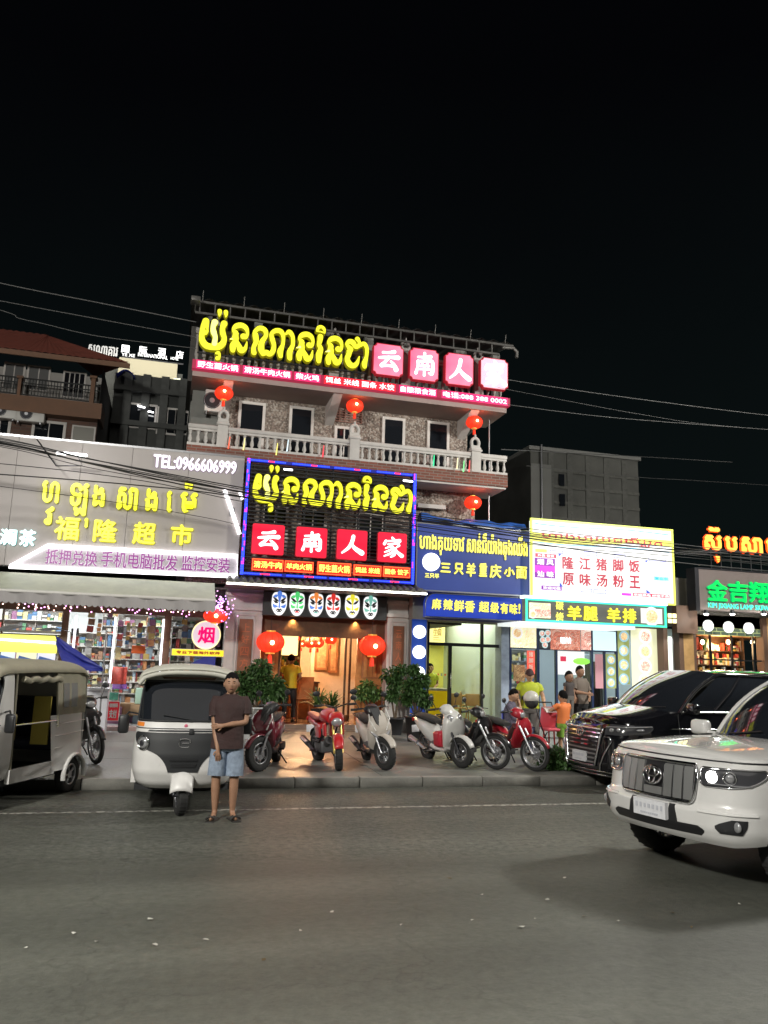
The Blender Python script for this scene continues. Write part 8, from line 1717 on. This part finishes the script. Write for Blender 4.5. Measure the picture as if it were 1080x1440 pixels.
# ------------------------------------------------------------------ people
skin_m = M('skin_brown', (.34, .185, .115), .55, var=.08, scale=14); skin_l = M('skin_light', (.50, .29, .18), .55, var=.06, scale=14); hair_m = M('hair_black', (.006, .005, .005), .9, bump=.8, bscale=60, spec=.15)
def skinned(name, V, E, rad, mat, t, sub=2, root=0):
    me = bpy.data.meshes.new(name); me.from_pydata([tuple(v) for v in V], E, []); o = bpy.data.objects.new(name, me); COL.objects.link(o)
    sm_ = o.modifiers.new('s', 'SKIN'); sm_.use_smooth_shade = True
    for i, sv in enumerate(me.skin_vertices[0].data): r = rad[i]; sv.radius = r if isinstance(r, tuple) else (r, r); sv.use_root = (i == root)
    ss = o.modifiers.new('u', 'SUBSURF'); ss.levels = sub; ss.render_levels = sub
    dg = bpy.context.evaluated_depsgraph_get(); m2 = bpy.data.meshes.new_from_object(o.evaluated_get(dg)); m2.name = name
    bpy.data.objects.remove(o); m2.materials.clear(); m2.materials.append(mat)
    o = bpy.data.objects.new(name, m2); COL.objects.link(o); o.parent = t
    for p in m2.polygons: p.use_smooth = True
    return o
def person(label, loc, rz, J, top, bottom, skin=None, H=1.66, hair='short', sleeve=.55, legs=.5, fingers=True, cap=None, shoes=None, shirt_len=0, sk_legs=True, look=(0, 0), tucked=False, cat='person', build=1.0, grp=None):
    """J: joints in local metres (x right as seen by someone facing the person, y towards the back, z up); the person faces -y"""
    t = thing('person', label, cat, loc, rz, grp); sk = skin or skin_m; b = build
    P = {k: Vector(v) for k, v in J.items()}
    pel, ch, nk, hd = P['pelvis'], P['chest'], P['neck'], P['head']
    V = [pel, pel.lerp(ch, .5), ch, nk, hd+Vector((0, .01, -.03))]; E_ = [(0, 1), (1, 2), (2, 3), (3, 4)]; R_ = [(.14*b, .105*b), (.125*b, .09*b), (.15*b, .10*b), .05, .045]
    def add(v, r, par): V.append(v); R_.append(r); E_.append((par, len(V)-1)); return len(V)-1
    hands = {}
    for s in 'LR':
        a = add(P['sh'+s]+Vector((0, 0, -.04)), .046*b, 2); a = add(P['sh'+s].lerp(P['el'+s], .5), .046*b, a); a = add(P['el'+s], .038*b, a); a = add(P['el'+s].lerp(P['ha'+s], .35), .038*b, a); a = add(P['ha'+s], .024, a)
        d = (P['ha'+s]-P['el'+s]).normalized() if 'hd'+s not in P else P['hd'+s].normalized(); a = add(P['ha'+s]+d*.045, (.034, .02), a); hands[s] = (a, d)
        h = add(P['hip'+s], .085*b, 0); h = add(P['hip'+s].lerp(P['kn'+s], .5), .072*b, h); h = add(P['kn'+s], .052*b, h); h = add(P['kn'+s].lerp(P['an'+s], .35), .052*b, h); h = add(P['an'+s], .032, h)
        f = P.get('toe'+s, P['an'+s]+Vector((0, -.17, -.05))); hh = add(P['an'+s].lerp(f, .3)+Vector((0, 0, -.02)), .034, h); add(f, (.038, .02), hh)
        hs_ = d.cross(Vector((0, 1, 0))).normalized() if abs(d.y) < .9 else Vector((1, 0, 0)); 
        if fingers:
            for k, (o_, l_) in enumerate(((-.027, .062), (-.009, .072), (.009, .068), (.026, .052))):
                c0 = P['ha'+s]+d*.06+hs_*o_; n_ = d.cross(hs_).normalized()*(-.012); i1 = add(c0+d*.02, .0095, a); i2 = add(c0+d*(.02+l_*.5)+n_, .0088, i1); add(c0+d*(.02+l_)+n_*2.6, .0075, i2)
            th = -1 if s == 'L' else 1; i1 = add(P['ha'+s]+d*.03+hs_*.035*th, .011, a); add(P['ha'+s]+d*.068+hs_*.055*th, .009, i1)
    body = skinned('body', V, E_, R_, sk, t)
    # head
    Hm = Matrix.Rotation(look[0], 3, 'Z') @ Matrix.Rotation(look[1], 3, 'X')
    def HP(u, v):
        a = 2*math.pi*u; e = math.pi*v; x = math.sin(e)*math.sin(a); y = -math.sin(e)*math.cos(a); z = math.cos(e)
        jaw = 1-.28*max(0, -z)**1.3; q = Vector((x*.086*jaw, y*.098, z*.124)); f = max(0, -y)
        if f > .2:
            q.y -= .024*math.exp(-(x/.16)**2-((z+.10)/.17)**2)*f          # nose
            q.y -= .010*math.exp(-(x/.35)**2-((z+.75)/.18)**2)             # chin
            q.y -= .007*math.exp(-(x/.3)**2-((z+.42)/.07)**2)              # lips
            q.y -= .007*math.exp(-(abs(abs(x)-.32)/.22)**2-((z-.22)/.07)**2)   # brow
            q.y += .005*math.exp(-((abs(x)-.34)/.15)**2-((z-.05)/.10)**2)  # eye sockets
            q.x *= 1+.04*math.exp(-((z+.1)/.2)**2)
        return hd+Hm @ q
    mb = MB(); mb.grid(HP, 40, 30); head = mb.build('head', sk, t, local=True)
    for sg in (-1, 1):
        mb = MB(); mb.ell(hd+Hm @ Vector((sg*.086, .008, -.008)), (.012, .02, .032), 10, 8); mb.build('ear', sk, head, local=True)
        mb = MB(); mb.ell(hd+Hm @ Vector((sg*.028, -.084, .008)), (.011, .009, .005), 10, 6); mb.build('eye', M('eye_dark', (.02, .015, .012), .2), head, local=True)
        mb = MB(); mb.ell(hd+Hm @ Vector((sg*.029, -.093, .030)), (.020, .006, .005), 8, 5); mb.build('eyebrow', hair_m, head, local=True)
    mb = MB(); mb.ell(hd+Hm @ Vector((0, -.097, -.054)), (.024, .008, .006), 10, 6); mb.build('mouth', M('lips', (.22, .08, .06), .5), head, local=True)
    def hr(u, v):
        a = 2*math.pi*u; lim = {'short': .50, 'long': .72}[hair]; front = math.cos(a); e = math.pi*v*(lim+.02*math.sin(a*11)-(.17 if hair == 'short' else .36)*max(0, front)**.35+.08*max(0, -front)); rr2 = 1.03+.07*math.cos(v*1.5)+.012*math.sin(a*13+v*9)+.012*math.sin(a*29+v*21)
        return hd+Hm @ Vector((math.sin(e)*math.sin(a)*.087*rr2*1.02, -math.sin(e)*math.cos(a)*.098*rr2+.004, math.cos(e)*.124*rr2+.004))
    if cap is None: mb = MB(); mb.grid(hr, 40, 14); mb.build('hair', hair_m, t, local=True)
    else:
        mb = MB(); mb.grid(hr, 40, 14); mb.build('hair', hair_m, t, local=True)
        mb = MB(); mb.grid(lambda u, v: hd+Hm @ Vector((math.sin(v*1.45)*math.sin(6.2832*u)*.094, -math.sin(v*1.45)*math.cos(6.2832*u)*.112, math.cos(v*1.45)*.14+.008)), 24, 8); mb.grid(lambda u, v: hd+Hm @ Vector(((2*u-1)*.07, -.10-.07*v*(1-.6*(2*u-1)**2), .04-.03*v)), 8, 3); mb.build('cap', cap, t, local=True)
    # clothes: their own skins, a little larger
    k = 1.16
    hem = pel+Vector((0, 0, -.02-shirt_len))
    mb = MB(); ax_ = lambda z: pel.lerp(ch, (z-pel.z)/(ch.z-pel.z)); dz = (nk.z-ch.z)
    rows = [(hem.z, .178, .135), (pel.z+.05, .170, .132), (pel.z+(ch.z-pel.z)*.5, .160, .126), (ch.z-.03, .178, .130), (ch.z+dz*.30, .186, .122), (ch.z+dz*.62, .176, .102), (ch.z+dz*.82, .125, .080), (nk.z+.0, .066, .058)]
    loft(mb, [(z, ax_(z).x, h*b, w*b, ax_(z).y) for z, h, w in rows], 20, p=.85, ax='Z')
    for s in 'LR':
        e = P['sh'+s].lerp(P['el'+s], min(sleeve, 1)); i_ = P['sh'+s].lerp(ch, .25); i_.z = P['sh'+s].z-.03
        q = [P['sh'+s].lerp(nk, .5)+Vector((0, 0, -.062)), P['sh'+s]+Vector((0, 0, -.035)), P['sh'+s].lerp(e, .35), P['sh'+s].lerp(e, .7), e]; r_ = [.058*b, .068*b, .067*b, .065*b, .068*b]
        if sleeve > 1: q.append(P['ha'+s]); r_ = [.05*b, .062*b, .062*b, .058*b, .054*b, .036]
        mb.tube(q, r_, 12)
    sh_ = mb.build('shirt', top, t, local=True)
    if not tucked:
        mb = MB(); mb.tube([nk+Vector((.064*math.sin(a), -.045*math.cos(a)-.005, .0-.035*max(0, math.cos(a)))) for a in [2*math.pi*q/16 for q in range(16)]], .012, 6, closed=True); mb.build('collar', top, sh_, local=True)
    mb = MB(); seated = P['knL'].z > P['hipL'].z-.15
    loft(mb, [(pel.z+.08, pel.x, .150*b, .118*b, pel.y), (pel.z, pel.x, .168*b, .126*b, pel.y), (pel.z-.06, pel.x, .172*b, .128*b, pel.y), (pel.z-.12, pel.x, .150*b, .10*b, pel.y)], 18, p=.85, ax='Z')
    for s in 'LR':
        hp_, kn_, an_ = P['hip'+s], P['kn'+s], P['an'+s]
        if legs >= 1: mb.tube([hp_+Vector((0, 0, .02)), hp_.lerp(kn_, .5), kn_, kn_.lerp(an_, .5), an_+Vector((0, 0, .02))], [.088*b, .084*b, .068*b, .062*b, .056*b], 12)
        else: e = hp_.lerp(kn_, legs*2); mb.tube([hp_+Vector((0, 0, .0)), hp_.lerp(e, .5), e], [.088*b, .096*b, .097*b], 14)
    mb.build('shorts' if legs < 1 else 'trousers', bottom, t, local=True)
    for s in 'LR':
        f = P.get('toe'+s, P['an'+s]+Vector((0, -.17, -.05))); a = P['an'+s]; c = (a+f)/2; ang = math.atan2(f.y-a.y, f.x-a.x)
        mb = MB(); mb.bbox((c.x, c.y+.01, min(a.z, f.z)-.035 if 'seat' not in J else f.z-.025), (.29, .105, .022), .009, rz=ang)
        if shoes == 'shoe': mb.ell((c.x, c.y, f.z), (.055, .14, .045), 12, 8, 0, Matrix.Rotation(ang+math.pi/2, 3, 'Z'))
        else:
            m_ = Matrix.Rotation(ang, 3, 'Z')
            for dx in (.03, .075): q = [Vector((c.x, c.y, f.z))+m_ @ Vector((dx, .055*math.cos(w), .034*math.sin(w)-.012)) for w in [math.pi*k2/8 for k2 in range(9)]]; mb.tube(q, .013, 5)
        mb.build('sandal' if shoes != 'shoe' else 'shoe', M('sandal_black', (.02, .018, .016), .6), t, local=True)
    return t
def std(h=1.66, **kw):
    k = h/1.66
    J = dict(pelvis=(0, 0, .90), chest=(0, .01, 1.24), neck=(0, .02, 1.42), head=(0, -.01, 1.545), shL=(-.175, .02, 1.37), elL=(-.22, .03, 1.09), haL=(-.23, -.03, .84), shR=(.175, .02, 1.37), elR=(.22, .03, 1.09), haR=(.23, -.03, .84),
             hipL=(-.09, 0, .86), knL=(-.11, -.01, .47), anL=(-.12, .02, .075), hipR=(.09, 0, .86), knR=(.11, -.01, .47), anR=(.12, .02, .075))
    J.update(kw); return {a: tuple(c*k for c in b_) for a, b_ in J.items()}
polo = M('polo_brown', (.038, .018, .017), .85, var=.25, scale=7, bump=1.0, bscale=9); denim = M('denim_pale', (.22, .27, .35), .85, var=.35, scale=9, bump=1.0, bscale=11)
drv = person('man in dark brown polo shirt and pale denim shorts standing beside the tuk-tuk', (.80, 9.94, 0), -.09,
    std(1.68, pelvis=(-.005, 0, .89), head=(.0, -.015, 1.54), shL=(-.18, .02, 1.365), elL=(-.165, -.02, 1.06), haL=(-.11, -.13, .80), hdL=(.12, -.05, -1), shR=(.18, .02, 1.365), elR=(.195, -.03, 1.10), haR=(-.06, -.20, 1.07), hdR=(-1, .1, -.12),
        hipL=(-.09, 0, .85), knL=(-.11, -.03, .46), anL=(-.10, .0, .075), toeL=(-.14, -.17, .035), hipR=(.09, 0, .85), knR=(.10, -.02, .46), anR=(.10, .02, .075), toeR=(.15, -.15, .035)),
    polo, denim, sleeve=.66, legs=.46, shirt_len=.07, build=1.1)
yell = M('shirt_yellow', (.75, .55, .03), .7, var=.1, scale=12); lime = M('shirt_lime', (.45, .52, .03), .7, var=.12, scale=12); black_c = M('cloth_black', (.02, .02, .022), .8); greyc_ = M('cloth_grey', (.16, .15, .14), .8)
p = ground_at(406, 20.0, .40)
person('waiter in bright yellow shirt seen from behind inside the restaurant', p, math.pi-.2, std(1.6, elL=(-.26, .0, 1.12), haL=(-.2, -.2, 1.02), elR=(.26, .0, 1.12), haR=(.2, -.2, 1.02)), yell, black_c, legs=1, sleeve=.6, shirt_len=.05, shoes='shoe')
p = ground_at(604, 21.0, fzN)
person('worker in yellow green shirt behind the yellow counter of the noodle shop', p, -.3, std(1.55, haR=(.12, -.25, 1.0), haL=(-.15, -.25, 1.0)), lime, black_c, skin=skin_l, legs=1, shoes='shoe')
p = ground_at(745, 15.3, pz(15.3))
person('man in lime yellow shirt and dark cap standing behind the red motorcycle', p, -.35, std(1.62, elL=(-.27, .0, 1.12), haL=(-.22, -.18, .92), elR=(.28, .02, 1.12), haR=(.30, -.12, .88)), lime, greyc_, skin=skin_l, legs=1, cap=M('cap_dark', (.04, .015, .015), .7), shoes='shoe', build=1.15)
seat = dict(pelvis=(0, .1, .50), chest=(0, .06, .82), neck=(0, .05, 1.0), head=(0, .0, 1.12), shL=(-.17, .06, .95), elL=(-.22, -.02, .70), haL=(-.12, -.25, .58), shR=(.17, .06, .95), elR=(.22, -.02, .70), haR=(.12, -.25, .58), hipL=(-.09, .06, .47), knL=(-.12, -.36, .47), anL=(-.12, -.34, .075), hipR=(.09, .06, .47), knR=(.12, -.36, .47), anR=(.12, -.34, .075))
p = ground_at(722, 15.0, pz(15.0)); Js = {a: tuple(c) for a, c in seat.items()}
person('person in grey checked jacket sitting on a blue plastic chair behind the black motorcycle', p, 1.0, Js, M('jacket_check', (.10, .09, .13), .8, var=.7, scale=40), M('jeans_dark', (.03, .04, .09), .8), skin=skin_l, legs=1, sleeve=2, shoes='shoe', look=(0, .3), shirt_len=-.02)
bluep = M('plastic_blue', (.09, .12, .55), .35)
cr_ = chair('plastic_chair', 'blue plastic chair under the person in the checked jacket', p+Vector((0, 0, 0)), bluep, h=.40, w=.42, back=.45, rz=1.0)
p = ground_at(792, 14.6, pz(14.6))
kid = {a: tuple(c*.72 for c in b_) for a, b_ in std().items()}
kid.update(head=(0, -.01, 1.13), neck=(0, .01, 1.02), elL=(-.26, -.1, .86), haL=(-.3, -.26, .88), elR=(.26, -.1, .86), haR=(.2, -.25, .85))
person('child in orange top with green straps seen from behind beside the van', p, math.pi+.3, kid, M('top_orange', (.75, .20, .05), .7), M('skirt_green', (.25, .45, .06), .7), skin=skin_l, legs=.45, build=.8, shirt_len=.0)
p = ground_at(816, 16.2, pz(16.2))
person('adult in dull brown T-shirt holding a small child near the snack shop window', p, .35, std(1.72, elL=(-.25, -.05, 1.13), haL=(-.08, -.25, 1.10), elR=(.26, -.02, 1.10), haR=(.02, -.24, 1.0)), M('shirt_taupe', (.15, .12, .10), .8), black_c, legs=1, sleeve=.8, build=1.15, shoes='shoe')
kid2 = {a: tuple(c*.55 for c in b_) for a, b_ in std().items()}
kid2.update(head=(0, -.0, .865), neck=(0, .01, .78))
person('small child in dark clothes held in front of the adult in the brown T-shirt', ground_at(801, 15.9, pz(15.9)+.62), .2, kid2, M('kid_dark', (.06, .05, .05), .8), greyc_, legs=1, build=.62, shoes='shoe')
# pink pushchair beside them
p = ground_at(777, 14.7, pz(14.7)); t = thing('pushchair', 'pink and white pushchair between the man in lime and the child in orange', 'pushchair', p)
pk = M('pushchair_pink', (.80, .12, .16), .6); mb = MB()
mb.bbox((0, 0, .50), (.34, .36, .06), .02); mb.bbox((.0, .18, .72), (.34, .06, .42), .02, rx=.25); mb.build('seat', pk, t, local=True)
mb = MB(); mb.grid(lambda u, v: Vector((-.18+.36*u, .20-.30*math.sin(v*1.5), .92+.10*math.cos(v*1.5)-.1)), 6, 6); mb.build('hood', M('pushchair_white', (.7, .62, .6), .6), t, local=True)
mb = MB()
for sx in (-1, 1): mb.tube([(sx*.19, .42, 1.0), (sx*.18, .15, .55), (sx*.17, -.28, .10)], .012, 6); mb.tube([(sx*.18, -.12, .45), (sx*.18, .28, .10)], .012, 6)
mb.tube([(-.19, .42, 1.0), (.19, .42, 1.0)], .014, 6); mb.build('frame', dark_metal, t, local=True)
for sx in (-1, 1):
    for y in (-.28, .28): mb = MB(); mb.lathe([(.085, -.018), (.085, .018)], (sx*.19, y, .086), 16, axis='X'); mb.v = [(x, y_, z) for x, y_, z in mb.v]; mb.build('wheel', rubber, t, local=True)
# low table and stools of the snack shop
for q, (px, Y, c_, h_) in enumerate(((768, 16.6, (.55, .05, .05), .45), (834, 16.8, (.5, .06, .05), .42), (705, 16.4, (.09, .12, .55), .42))): chair('plastic_stool', ['red plastic stool by the snack shop door', 'red plastic stool under the snack shop menu boards', 'blue plastic stool by the bluish pilaster'][q], ground_at(px, Y, pz(Y)), M('stool_%d' % q, c_, .4), h=h_, w=.3, back=0, cat='stool')
